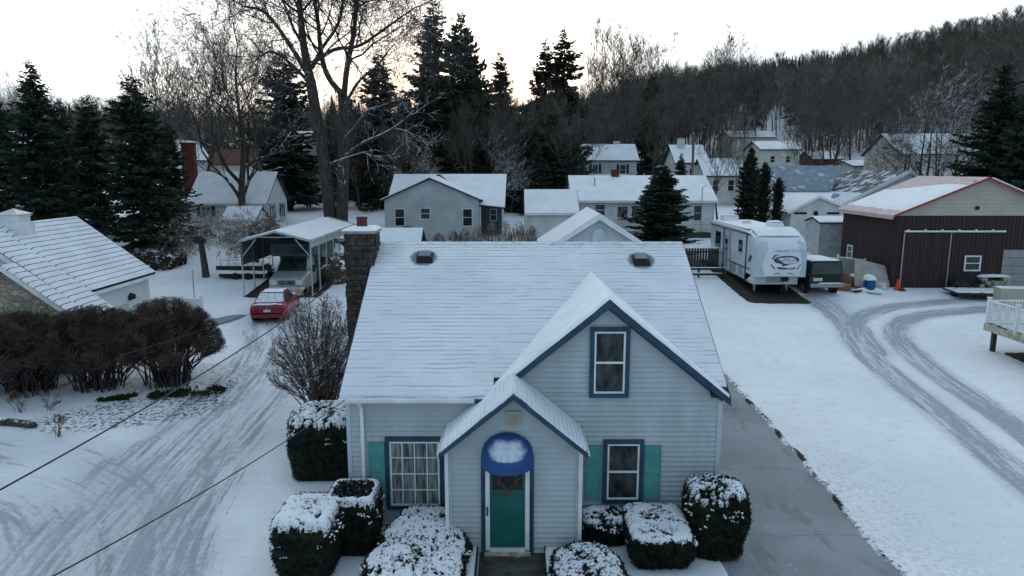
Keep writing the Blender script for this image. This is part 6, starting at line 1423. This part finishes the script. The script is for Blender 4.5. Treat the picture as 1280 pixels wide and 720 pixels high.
bx('storage_box', 'grey storage cabinet between the tarpaulin pile and the stone chimney', 'box', 428, 330, 1.8, 1.5, 1.5, 'green_or_shade_panel', snow=.06)

# ================================================================ WIRES
def wire(label, a, b2, sag, r=.013):
    a, b2 = Vector(a), Vector(b2); pts = []
    for k in range(41): f_ = k/40; p = a.lerp(b2, f_); p.z -= sag*4*f_*(1-f_); pts.append(tuple(p))
    return tag(MB().tube(pts, r, 6).build('overhead_cable', 'cable'), label, 'cable')
wire('upper black cable crossing the snowy street towards the carport', D(-60, 645, 7), D(446, 332, 22.5), .25, .012)
wire('lower black cable running from the bottom left to the house eave', D(20, 745, 6.0), D(431, 500, 15.3), .12, .009)
wire('thin cable passing behind the upper cable over the red car', D(150, 445, 16), D(440, 343, 24), .1, .008)
up = thing('utility_pole', 'wooden utility pole between the ranch roof and the cream house', 'pole', (D(866, 200, 80).x, 80, 4))
x = D(866, 200, 80).x; MB().tube([(x, 80, 3.5), (x, 80, D(866, 168, 80).z)], .15, 8).build('pole', 'pole_wood', up); MB().cyl((x-.35, 80, D(866, 180, 80).z), .2, .7, n=10).build('transformer', 'metal_grey', up)
wire('long thin service line running level across the dark conifers', D(380, 217, 80), (x, 80, D(866, 205, 80).z), .3, .02)
wire('second service line above the grey house roofs', D(380, 196, 80), (x, 80, D(866, 172, 80).z), .4, .02)
# ================================================================ TREES
def perp(d, rng):
    v = Vector((rng.gauss(0, 1), rng.gauss(0, 1), rng.gauss(0, 1))); v -= v.dot(d)*d; return v.normalized()
def grow(mb, p, d, L_, r, depth, rng, up=.15, spread=.75, nseg=4, droop=0.):
    pts = [tuple(p)]; rad = [r]; cur = Vector(p); dd = d.copy(); kids = []
    for k in range(nseg):
        dd = (dd+perp(dd, rng)*.33+Vector((0, 0, up*.5-droop))).normalized(); cur = cur+dd*(L_/nseg); rr = r*(1-.62*(k+1)/nseg); pts.append(tuple(cur)); rad.append(rr); kids.append((cur.copy(), dd.copy(), rr))
    mb.tube(pts, rad, 7 if r > .12 else 5 if r > .05 else 3, False)
    if depth <= 0: return
    m = {5: 5, 4: 5, 3: 5, 2: 5, 1: 4}.get(depth, 4)
    for i in range(m):
        f = rng.uniform(.25, 1) if depth < 4 else rng.uniform(.35, 1); j = min(nseg-1, int(f*nseg)); cp_, cd, cr = kids[j]
        nd = (cd*(1-spread*.5)+perp(cd, rng)*spread*rng.uniform(.6, 1.1)+Vector((0, 0, up))).normalized()
        grow(mb, cp_, nd, L_*rng.uniform(.5, .78), max(.013, cr*rng.uniform(.45, .72)), depth-1, rng, up, spread, max(2, nseg-1), droop)
    grow(mb, cur, (dd+perp(dd, rng)*.2).normalized(), L_*.7, max(.013, rad[-1]*.95), depth-1, rng, up, spread, max(2, nseg-1), droop)
def bare_tree(name, label, h, seed, depth=4, up=.22, spread=.7, r=.24, fork=.35, tm='twig', group=None, cat='tree', nl=7, trunks=1, min_r=.011):
    rng = random.Random(seed); t = local(name, label, cat, (0, 0, 0), group); tr = MB(); cr = MB()
    for q_ in range(trunks):
        lean = Vector((rng.gauss(0, .05)+(.12*(q_*2-1) if trunks > 1 else 0), rng.gauss(0, .05), 1)).normalized(); pts = []; rad = []; cur = Vector((q_*.3, 0, -.3)); dd = lean.copy(); n_ = 10; th = h*.72; nodes = []
        for k in range(n_+1):
            pts.append(tuple(cur)); rr = r*(1-.8*k/n_)*(1.25 if k == 0 else 1); rad.append(rr); nodes.append((cur.copy(), dd.copy(), rr)); dd = (dd+Vector((rng.gauss(0, .06), rng.gauss(0, .06), .05))).normalized(); cur = cur+dd*th/n_
        tr.tube(pts, rad, 8, False)
        for i in range(nl):
            f = fork+(1-fork)*i/nl+rng.uniform(0, .05); j = min(n_, int(f*n_)); p_, d_, r_ = nodes[j]
            nd = (d_*.55+perp(d_, rng)*spread+Vector((0, 0, up))).normalized()
            grow(cr, p_, nd, h*.30*(1.15-.5*f)*rng.uniform(.8, 1.2), max(.02, r_*rng.uniform(.5, .78)), depth-1, rng, up, spread)
        p_, d_, r_ = nodes[-1]; grow(cr, p_, d_, h*.22, r_, depth-1, rng, up, spread)
    if min_r != .011: pass
    tr.build('trunk', 'bark', t); cr.build('crown', tm, t); return t
def conifer(name, label, h, r, seed, m='needles', kind='spruce', group=None, base=.06, dens=1.0, snow=False):
    rng = random.Random(seed); t = local(name, label, 'tree', (0, 0, 0), group); tr = MB(); cr = MB(); wood = MB()
    tr.tube([(0, 0, -.3), (.05, 0, h*.5), (0, 0, h*.98)], [.018*h, .011*h, .01], 8, False)
    z = h*base; step = .021*h/dens**.5
    while z < h*.985:
        f = z/h
        if kind == 'spruce': R_ = r*(1-f)**.60*(.82+.3*N3(z*.5, seed))+.04*h*(1-f)
        elif kind == 'pine': R_ = r*(.35+.9*math.sin(PI*min(1, f*1.02)))*(.7+.7*abs(N3(z*.8, seed)))*(1-f)**.3
        else: R_ = r*min(1, (1-f)*4)**.7*(.9+.2*N3(z*2, seed))
        nb = rng.randint(3, 6) if kind != 'pine' else rng.randint(6, 9); R0 = R_; z0 = z
        for _ in range(int(nb*1.3)):
            a = rng.uniform(0, 2*PI); z = z0+rng.uniform(-.6, .6)*step; l = R0*rng.uniform(.55, 1.15)*(1+.55*N3(math.cos(a)*1.3+seed, math.sin(a)*1.3, z0*.35)); dz = {'spruce': -.18+.35*f, 'pine': .15, 'column': .6}[kind]
            tip = Vector((l*math.cos(a), l*math.sin(a), dz*l)); p0_ = Vector((0, 0, z))
            if kind != 'column': wood.tube([tuple(p0_), tuple(p0_+tip*.55+Vector((0, 0, -.05*l))), tuple(p0_+tip)], [.012*h*(1-f)*.5+.01, .012, .006], 3, False)
            ns = max(3, int(l/(.15 if kind != 'pine' else .2)*dens)+2)
            for s_ in range(ns):
                g = (s_+rng.random())/ns
                if kind == 'pine': g = .35+.65*g
                p = p0_+tip*g+Vector((0, 0, -.10*l*math.sin(g*PI)))
                side = rng.choice((-1, 1)); sa = a+side*rng.uniform(.4, 1.2); sl_ = min(.065*h, l*.5)*(1.05-g*.6)*rng.uniform(.5, 1.1)+.10
                d = Vector((math.cos(sa), math.sin(sa), rng.uniform(-.5, .05) if kind == 'spruce' else rng.uniform(-.05, .8))).normalized(); w = sl_*(.22 if kind != 'pine' else .28); n_ = perp(d, rng)
                e = p+d*sl_
                cr.add([tuple(p), tuple(p+d*sl_*.5+n_*w), tuple(e), tuple(p+d*sl_*.5-n_*w)], [(0, 1, 2, 3)])
                n2_ = d.cross(n_)
                if rng.random() < .6: cr.add([tuple(p), tuple(p+d*sl_*.45+n2_*w*.9), tuple(e-d*sl_*.1), tuple(p+d*sl_*.5-n2_*w*.9)], [(0, 1, 2, 3)])
        z = z0+step*(1.15-.5*f)*(1.25 if kind == 'pine' else 1)
    tr.build('trunk', 'bark', t); wood.v and wood.build('limbs', 'twig', t); cr.build('crown', m, t); return t
def place(t, u, vtop, Y, h, copy=True, label=None, rz=0, sx=1, group=None):
    """stand the tree at depth Y in the line of pixel column u, scaled so that its top reaches vtop"""
    p = D(u, vtop, Y); zg = ground(p.x, Y); s_ = (p.z-zg)/h
    if copy: return copy_tree(t, (p.x, Y, zg), rz, label, (s_*sx, s_*sx, s_), group=group)
    t.location = (p.x, Y, zg); t.scale = (s_*sx, s_*sx, s_); t.rotation_euler = (0, 0, rz); t['label'] = label or t['label']
    if group: t['group'] = group
    return t
# --- conifers
sA = conifer('spruce_tree', 'tall dark spruce with ragged leader tip at far left', 14, 3.9, 1, dens=1.3)
place(sA, 36, 72, 52, 14, False)
place(sA, 163, 90, 51, 14, True, 'broad dark spruce with bare limbs above it, right of the far left spruce', 2, 1.15)
sB = conifer('spruce_tree', 'dark dense spruce', 14, 4.6, 2, dens=1.15)
place(sB, 108, 118, 58, 14, False, 'bushy evergreen filling the gap between the two left spruces', 0, .95)
place(sB, 72, 128, 62, 14, True, 'lower evergreen just right of the far left spruce', 1)
place(sB, -5, 122, 60, 14, True, 'evergreen cut by the left picture edge behind the stone gable house', 3)
place(sB, 208, 150, 57, 14, True, 'lowest evergreen beside the red brick chimney', 4, .8)
pA = conifer('pine_tree', 'rounded dark pine behind the left big bare trunk', 15, 4.2, 3, 'needles', 'pine', dens=1.7, base=.12)
place(sA, 352, 60, 78, 14, True, 'rounded dark evergreen behind the left big bare trunk', 1, 1.25)
place(sA, 473, 60, 80, 14, True, 'rounded dark evergreen right of the big bare tree', 2.3, 1.0)
place(pA, 576, 12, 88, 15, True, 'tall airy pine, right one of the central pair above the roofs', 2.2, .62).name; place(pA, 600, 92, 92, 15, False, 'low rounded pine right of the tall central pair', 0, .9)
sC = conifer('spruce_tree', 'tall sparse spruce', 16, 3.6, 5, 'pine_thin', 'spruce', dens=1.5, base=.2)
place(sC, 541, -6, 84, 16, False, 'tallest sparse spruce of the central pair, reaching the top edge', 0, 1.0)
place(sC, 706, 29, 90, 16, True, 'slender tall spruce with pointed top right of centre', 1, .95)
place(sC, 683, 46, 93, 16, True, 'slightly shorter slender spruce left of the tall pointed one', 2, .95)
place(sC, 625, 60, 92, 16, True, 'narrow spruce tip between the central pines and the pointed pair', 3, .9)
sD = conifer('hemlock_tree', 'wide dark hemlock', 13, 4.6, 7, 'needles', 'spruce', dens=1.5, base=.02)
names_ = ['wide hemlock below the tall central pair, left side', 'wide hemlock below the tall central pair, right side', 'hemlock behind the sunset gap left of the central pair', 'dark hemlock at the foot of the narrow spruce tip', 'hemlock above the right end of the grey gabled house', 'black mass hemlock left of the two storey grey house', 'hemlock touching the left side of the two storey grey house', 'small hemlock between dark mass and ranch roof', 'hemlock behind the right side of the grey gabled house roof', 'hemlock at the left foot of the rounded pine']
for i, (u, vt, Y, sx) in enumerate(((528, 98, 82, 1.1), (590, 95, 84, 1.2), (505, 118, 90, 1.0), (635, 118, 86, 1.0), (655, 128, 78, 1.15), (690, 138, 76, 1.15), (717, 150, 82, .8), (672, 178, 72, .9), (610, 135, 80, 1.1), (440, 120, 92, .9))):
    place(sD, u, vt, Y, 13, i > 0, names_[i], i*1.1, sx, group='dark hemlocks in the centre')
place(sA, 816, 92, 112, 14, True, 'dark conical spruce above the right part of the ranch roof', 1, .9)
place(sA, 852, 190, 72, 14, True, 'small dark spruce just left of the utility pole', 2, .8)
place(sD, 1262, 74, 64, 13, True, 'large dark hemlock at the right picture edge', 2, .95)
place(sD, 1290, 110, 60, 13, True, 'hemlock cut by the right picture edge', 4, .9)
place(sD, 1110, 96, 150, 13, True, 'dark evergreen among the bare trees left of the farmhouse', 4, .8)
sE = conifer('fir_tree', 'bushy conical fir with frosted needles in front of the ranch house', 7.5, 2.25, 9, 'needles', 'spruce', dens=3.2, base=.02)
place(sE, 829, 206, 51, 7.5, False, None, 0, 1.55)
place(sE, 940, 183, 63, 7.5, True, 'narrow fir with snow on low boughs left of the clipped columns', 1, .72)
sF = conifer('arborvitae', 'taller dark columnar evergreen left of the slate blue roof', 5, .95, 11, 'yew', 'column', dens=1.8, base=.01)
place(sF, 957, 203, 59, 5, False, None, 0, .60); place(sF, 974, 222, 58.5, 5, True, 'shorter dark columnar evergreen right of its taller neighbour', 2, .62)
# --- the big double trunk behind the carport, drawn limb by limb
rng = random.Random(21); BYT = 54.0
bt = thing('bare_tree', 'huge leafless tree with two dark trunks behind the carport', 'tree', tuple(G(417, 280)))
tr = MB(); cr = MB()
def limb(pts, r0, r1, dy=0, sprout=True, nb=7, L0=4.4):
    W = []
    n_ = len(pts); 
    for k, (u, v) in enumerate(pts):
        Y_ = BYT+dy*k/(n_-1); W.append(D(u, v, Y_))
    Q = subdiv3(W); R_ = [r0+(r1-r0)*k/(len(Q)-1) for k in range(len(Q))]
    tr.tube([tuple(p) for p in Q], R_, 8, False)
    if sprout:
        for _ in range(int(nb*1.3)):
            j = rng.randint(len(Q)//4, len(Q)-1); d = (Q[min(j+1, len(Q)-1)]-Q[max(j-1, 0)]).normalized(); nd = (d*.5+perp(d, rng)*.8+Vector((0, 0, .35))).normalized(); grow(cr, Q[j], nd, L0*rng.uniform(.7, 1.2), max(.03, R_[j]*.45), 3, rng, .08, .85, 4, .02)
        grow(cr, Q[-1], (Q[-1]-Q[-2]).normalized(), L0, r1, 3, rng, .1, .8)
def subdiv3(W):
    Q = [w.copy() for w in W]
    for _ in range(2):
        q2 = [Q[0]]
        for a_, b3 in zip(Q, Q[1:]): q2 += [a_*.75+b3*.25, a_*.25+b3*.75]
        q2.append(Q[-1]); Q = q2
    return Q
limb([(414, 285), (409, 225), (398, 160), (388, 100)], .52, .38, 0, False)
limb([(388, 100), (380, 62), (376, 25), (372, -30)], .36, .16, -1, nb=10)
limb([(386, 95), (370, 68), (352, 40), (330, 12), (305, 8)], .22, .07, 2, nb=9)
limb([(384, 100), (362, 78), (340, 62), (322, 72)], .16, .05, -3, nb=8, L0=3.4)
limb([(427, 285), (429, 210), (431, 150), (428, 118)], .50, .36, .5, False)
limb([(429, 120), (408, 95), (400, 62), (398, 25), (388, -20)], .26, .10, 2, nb=10)
limb([(430, 118), (434, 80), (442, 45), (446, 5), (452, -30)], .24, .10, -2, nb=10)
limb([(396, 75), (418, 60), (448, 60), (478, 38), (506, 18)], .18, .06, -3, nb=10, L0=3.6)
limb([(390, 85), (402, 60), (425, 30), (430, -10)], .17, .08, 3, nb=8)
limb([(432, 130), (448, 100), (470, 85), (488, 60)], .14, .05, 2, nb=8, L0=3.2)
sn_m = 'twig_snowy'
def limb2(pts, r0, r1, dy):
    W = subdiv3([D(u, v, BYT+dy*k/(len(pts)-1)) for k, (u, v) in enumerate(pts)]); m_ = MB(); m_.tube([tuple(p) for p in W], [r0+(r1-r0)*k/(len(W)-1) for k in range(len(W))], 6, False)
    for _ in range(3): j = rng.randint(len(W)//3, len(W)-1); d = (W[j]-W[j-1]).normalized(); grow(m_, W[j], (d*.6+perp(d, rng)*.6).normalized(), 1.8, .04, 2, rng, .05, .8)
    m_.build('limb', sn_m, bt)
limb2([(431, 195), (452, 178), (478, 168), (500, 155), (518, 138)], .12, .04, -5); limb2([(431, 172), (445, 158), (456, 140), (472, 132)], .10, .04, -4); limb2([(412, 205), (430, 198), (448, 192)], .09, .03, -6)
tr.build('trunk', 'bark', bt); cr.build('crown', 'twig', bt)
# --- bare tree prototypes and their copies
b1 = bare_tree('bare_tree', 'large spreading leafless tree rising in front of the cottage', 18, 31, depth=4, up=.22, spread=.72, r=.34, fork=.16, nl=9)
place(b1, 286, -8, 60.8, 17.5, False)
b2_ = bare_tree('bare_tree', 'leafless tree', 14, 32, depth=4, up=.30, spread=.55, r=.20, fork=.30, nl=6, tm='twig_grey')
b3_ = bare_tree('bare_tree', 'leafless tree', 14, 33, depth=4, up=.34, spread=.48, r=.17, fork=.45, nl=5, tm='twig_grey')
b4_ = bare_tree('bare_tree', 'leafless tree', 13, 34, depth=4, up=.12, spread=.8, r=.22, fork=.25, nl=4, trunks=2, tm='twig_snowy')
place(b2_, 168, 58, 64, 13.6, False, 'bare branches fanning above the broad dark spruce', 0, 1.2)
place(b3_, 770, 60, 120, 13.6, False, 'rounded bare crown right of the pointed spruces', 0, 1.25)
for u_, v_, Y_, lb_ in ((744, 78, 118, 'bare crown close to the tall pointed spruce'), (792, 66, 124, 'bare crown right of the rounded bare crown'), (846, 62, 150, 'wide bare crown on the skyline above the small dark spruce'), (882, 56, 158, 'highest bare crown where the wooded ridge begins'), (915, 66, 165, 'bare crown at the left end of the wooded ridge'), (1150, 60, 170, 'bare crown breaking the skyline above the farmhouse')):
    place(b3_, u_, v_, Y_, 13.6, True, lb_, u_, 1.5)
place(b4_, 1158, 118, 76, 12.5, False, 'multi stemmed bare tree with snowy limbs left of the farmhouse', 0, 1.0)
place(b4_, 1215, 112, 74, 12.5, True, 'snow streaked bare tree in front of the farmhouse', 2)
place(b4_, 1185, 128, 79, 12.5, True, 'bare tree with snowy limbs over the farmhouse roof', 4, .9)
place(b4_, 1135, 150, 80, 12.5, True, 'small snowy limbed tree at the farmhouse corner', 1, .9)
place(b2_, 902, 172, 67, 13.6, True, 'small bare tree standing in the snow between ranch and clipped columns', 1, .95)
place(b2_, 928, 158, 72, 13.6, True, 'thin brown tree left of the narrow fir', 3, .7)
place(b2_, 1018, 120, 88, 13.6, True, 'wide dark bare tree above the slate blue roof', 2, 1.1)
place(b2_, 1045, 128, 92, 13.6, True, 'bare tree above the skylights', 5, 1.0)
place(b2_, 308, 40, 75, 13.6, True, 'bare tree right behind the spreading one at the cottage', 4, 1.1)
place(b3_, 240, 75, 80, 13.6, True, 'slim bare tree above the red chimney', 2, 1.1)
place(b2_, 735, 95, 105, 13.6, True, 'bare tree touching the pointed spruce on its right', 1)
place(b2_, 500, 150, 70, 13.6, True, 'small bare tree behind the left end of the grey gabled house', 2, 1.1)
place(b4_, 525, 178, 66, 12.5, True, 'snowy limbed tree over the grey gabled house ridge', 3, 1.1)
place(b4_, 622, 182, 70, 12.5, True, 'snowy twigged tree at the right end of the grey gabled house', 5, 1.0)
rng = random.Random(91)
for i in range(34):
    u = rng.uniform(425, 735); Y = rng.uniform(74, 96); x = (u-640)/875*Y; s_ = rng.uniform(7.5, 12.5)/13.6
    copy_tree(rng.choice((b2_, b3_)), (x, Y, ground(x, Y)), rng.uniform(0, 6.28), 'brown leafless tree mixed among the dark central evergreens', (s_*1.1, s_*1.1, s_), group='leafless trees among the central evergreens')
# rust-leaved small trees under the big one
def rust(label, u, v, h, seed):
    p = G(u, v); t = bare_tree('rust_leaved_tree', label, h, seed, depth=3, up=.1, spread=.8, r=.13, fork=.2, nl=7, trunks=2); t.location = p; r_ = random.Random(seed); mb = MB()
    for _ in range(2600):
        a = r_.uniform(0, 2*PI); R_ = abs(r_.gauss(0, .5))*h*.6; z = h*r_.uniform(.15, .95); x, y = R_*math.cos(a), R_*math.sin(a); s_ = r_.uniform(.10, .22)
        if N3(x*.8+seed, y*.8, z*.8) < -.05: continue
        d = Vector((r_.gauss(0, 1), r_.gauss(0, 1), r_.gauss(0, .6))).normalized(); e = perp(d, r_); p_ = Vector((x, y, z)); mb.add([tuple(p_), tuple(p_+d*s_+e*s_*.4), tuple(p_+d*s_*1.6), tuple(p_+d*s_-e*s_*.4)], [(0, 1, 2, 3)])
    mb.build('leaves', 'rust_leaf', t)
rust('small oak holding rust leaves left of the big double trunk', 385, 276, 5.6, 51)
rust('small oak holding rust leaves just right of the big double trunk', 448, 276, 5.8, 52)
rust('rust leaved sapling between the cottage and the big double trunk', 372, 270, 4.2, 53)
def pruned(label, pts, r, Y, seed):
    r_ = random.Random(seed); W = subdiv3([D(u, v, Y) for u, v in pts]); t = thing('pruned_tree', label, 'tree', tuple(W[0])); m_ = MB(); c_ = MB(); m_.tube([tuple(p) for p in W], [r*(1.35-.7*k/len(W)) for k in range(len(W))], 8)
    for _ in range(6): a = r_.uniform(0, 2*PI); grow(c_, W[-1], Vector((math.cos(a), math.sin(a), r_.uniform(-.1, .7))).normalized(), 1.3, .05, 3, r_, -.02, .8, 3, .12)
    m_.build('trunk', 'bark', t); c_.build('crown', 'cane', t)
pr = G(258, 348); pruned('leaning pruned trunk at the left end of the white trailer', [(258, 349), (254, 320), (250, 296)], .2, pr.y, 5)
pr = G(322, 344); pruned('short thick trunk behind the carport posts at the trailer', [(322, 346), (318, 318), (314, 290)], .24, pr.y, 6)
# --- the wooded middle distance: bare trees one by one in front, the rest as one wood
rng = random.Random(77); protos = [b2_, b3_, b3_, b2_]
for i in range(215):
    if i < 150: u = rng.uniform(730, 1300); Y = rng.uniform(98, 185)
    else: u = rng.uniform(-40, 640); Y = rng.uniform(92, 150)
    
    if 885 < u < 1010 and Y < 172 and rng.random() < .7 or 1110 < u < 1245 and Y < 110: continue
    x = (u-640)/875*Y; zg = ground(x, Y); h = rng.uniform(10, 15.5) if u > 700 else rng.uniform(9, 13.5); pt = rng.choice(protos); s_ = h/13.6
    left = u < 700
    copy_tree(pt, (x, Y, zg), rng.uniform(0, 6.28), 'bare grey tree of the wood behind the houses on the left' if left else 'bare grey brown tree on the wooded rise at the right', (s_*1.05, s_*1.05, s_), group='leafless trees of the left wood' if left else 'leafless trees of the right wood')
def wood_mesh(name, m, n, place_f, seed, twigs=150, conif=False):
    R = np.random.RandomState(seed); V = []
    for i in range(n):
        x, y, h = place_f(R, i)
        if x is None: continue
        z = ground(x, y)-.3; base = np.array([x, y, z])
        if conif:
            k = 260; f = R.rand(k)**.8*.95+.03; a = R.rand(k)*2*PI; rr = h*.24*(1-f)*(.6+.6*R.rand(k)); P0 = np.stack([0*f, 0*f, f*h+.02*h], 1); T = np.stack([rr*np.cos(a), rr*np.sin(a), f*h-.05*h*R.rand(k)], 1)
            W_ = np.stack([-np.sin(a), np.cos(a), R.randn(k)*.3], 1)*(h*.035*(1.3-f))[:, None]
            tri = np.stack([P0*.5+T*.5+W_, P0*.5+T*.5-W_, T], 1)+base; V.append(tri)
            tri = np.stack([P0+W_*.5, P0-W_*.5, T*.8+P0*.2], 1)+base; V.append(tri)
        else:
            w = h*.009; lean = R.randn(2)*.04*h; top = np.array([lean[0], lean[1], h*.9])
            for ax_ in ((w, 0), (0, w)): V.append(np.array([[[-ax_[0], -ax_[1], 0], [ax_[0], ax_[1], 0], top]])+base)
            k = 22; f = .3+.65*R.rand(k); a = R.rand(k)*2*PI; l = h*.34*(1.2-f)*(.6+.6*R.rand(k)); P0 = top*f[:, None]; dr = np.stack([np.cos(a)*.6, np.sin(a)*.6, .75+0*a], 1); T = P0+dr*l[:, None]
            W_ = np.stack([-np.sin(a), np.cos(a), 0*a], 1)*(h*.0034); V.append(np.stack([P0-W_, P0+W_, T], 1)+base)
            k2 = twigs; j = R.randint(0, k, k2); g = R.rand(k2)*.75+.25; Q = P0[j]+(T[j]-P0[j])*g[:, None]; a2 = R.rand(k2)*2*PI; d2 = np.stack([np.cos(a2)*.65, np.sin(a2)*.65, .3+.6*R.rand(k2)], 1); T2 = Q+d2*(h*.13*(.5+R.rand(k2)))[:, None]; W2 = np.stack([-np.sin(a2), np.cos(a2), R.randn(k2)*.3], 1)*(h*.0028); V.append(np.stack([Q-W2, Q+W2, T2], 1)+base)
    A = np.concatenate(V).reshape(-1, 3).astype(np.float32); nt_ = len(A)//3; me = bpy.data.meshes.new(name); me.vertices.add(len(A)); me.vertices.foreach_set('co', A.ravel()); me.loops.add(len(A)); me.loops.foreach_set('vertex_index', np.arange(len(A), dtype=np.int32)); me.polygons.add(nt_); me.polygons.foreach_set('loop_start', np.arange(0, len(A), 3, dtype=np.int32)); me.update(calc_edges=True); me.materials.append(MATS[m])
    o = bpy.data.objects.new(name, me); sc.collection.objects.link(o); tag(o, kind='stuff'); return o
def pw_right(R, i):
    Y = 130+R.rand()**1.1*290; u = 700+R.rand()*640
    if 885 < u < 1000 and Y < 185 and R.rand() < .75 or 880 < u < 1095 and Y > 255 and R.rand() < .88: return None, 0, 0
    return (u-640)/875*Y, Y, 11+R.rand()*7
def pw_left(R, i):
    Y = 140+R.rand()*180; u = -60+R.rand()*800; return (u-640)/875*Y, Y, 11+R.rand()*5
def pw_con(R, i):
    if i % 3: Y = 250+R.rand()*120; u = 885+R.rand()*200+(70 if i % 6 == 0 else 0); return (u-640)/875*Y, Y, 11+R.rand()*4
    else: Y = 180+R.rand()*180; u = 700+R.rand()*560
    return (u-640)/875*Y, Y, 8+R.rand()*7
def pw_conl(R, i):
    Y = 120+R.rand()*160; u = -60+R.rand()*760; return (u-640)/875*Y, Y, 7+R.rand()*6
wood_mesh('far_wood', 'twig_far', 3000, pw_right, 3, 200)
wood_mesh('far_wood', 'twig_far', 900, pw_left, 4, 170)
wood_mesh('far_conifers', 'needles_far', 900, pw_con, 5, conif=True)
wood_mesh('far_conifers', 'needles_far', 230, pw_conl, 6, conif=True)
def pw_conc(R, i):
    Y = 96+R.rand()*40; u = 405+R.rand()*330; return (u-640)/875*Y, Y, 10.5+R.rand()*5
wood_mesh('far_conifers', 'needles_far', 75, pw_conc, 8, conif=True)
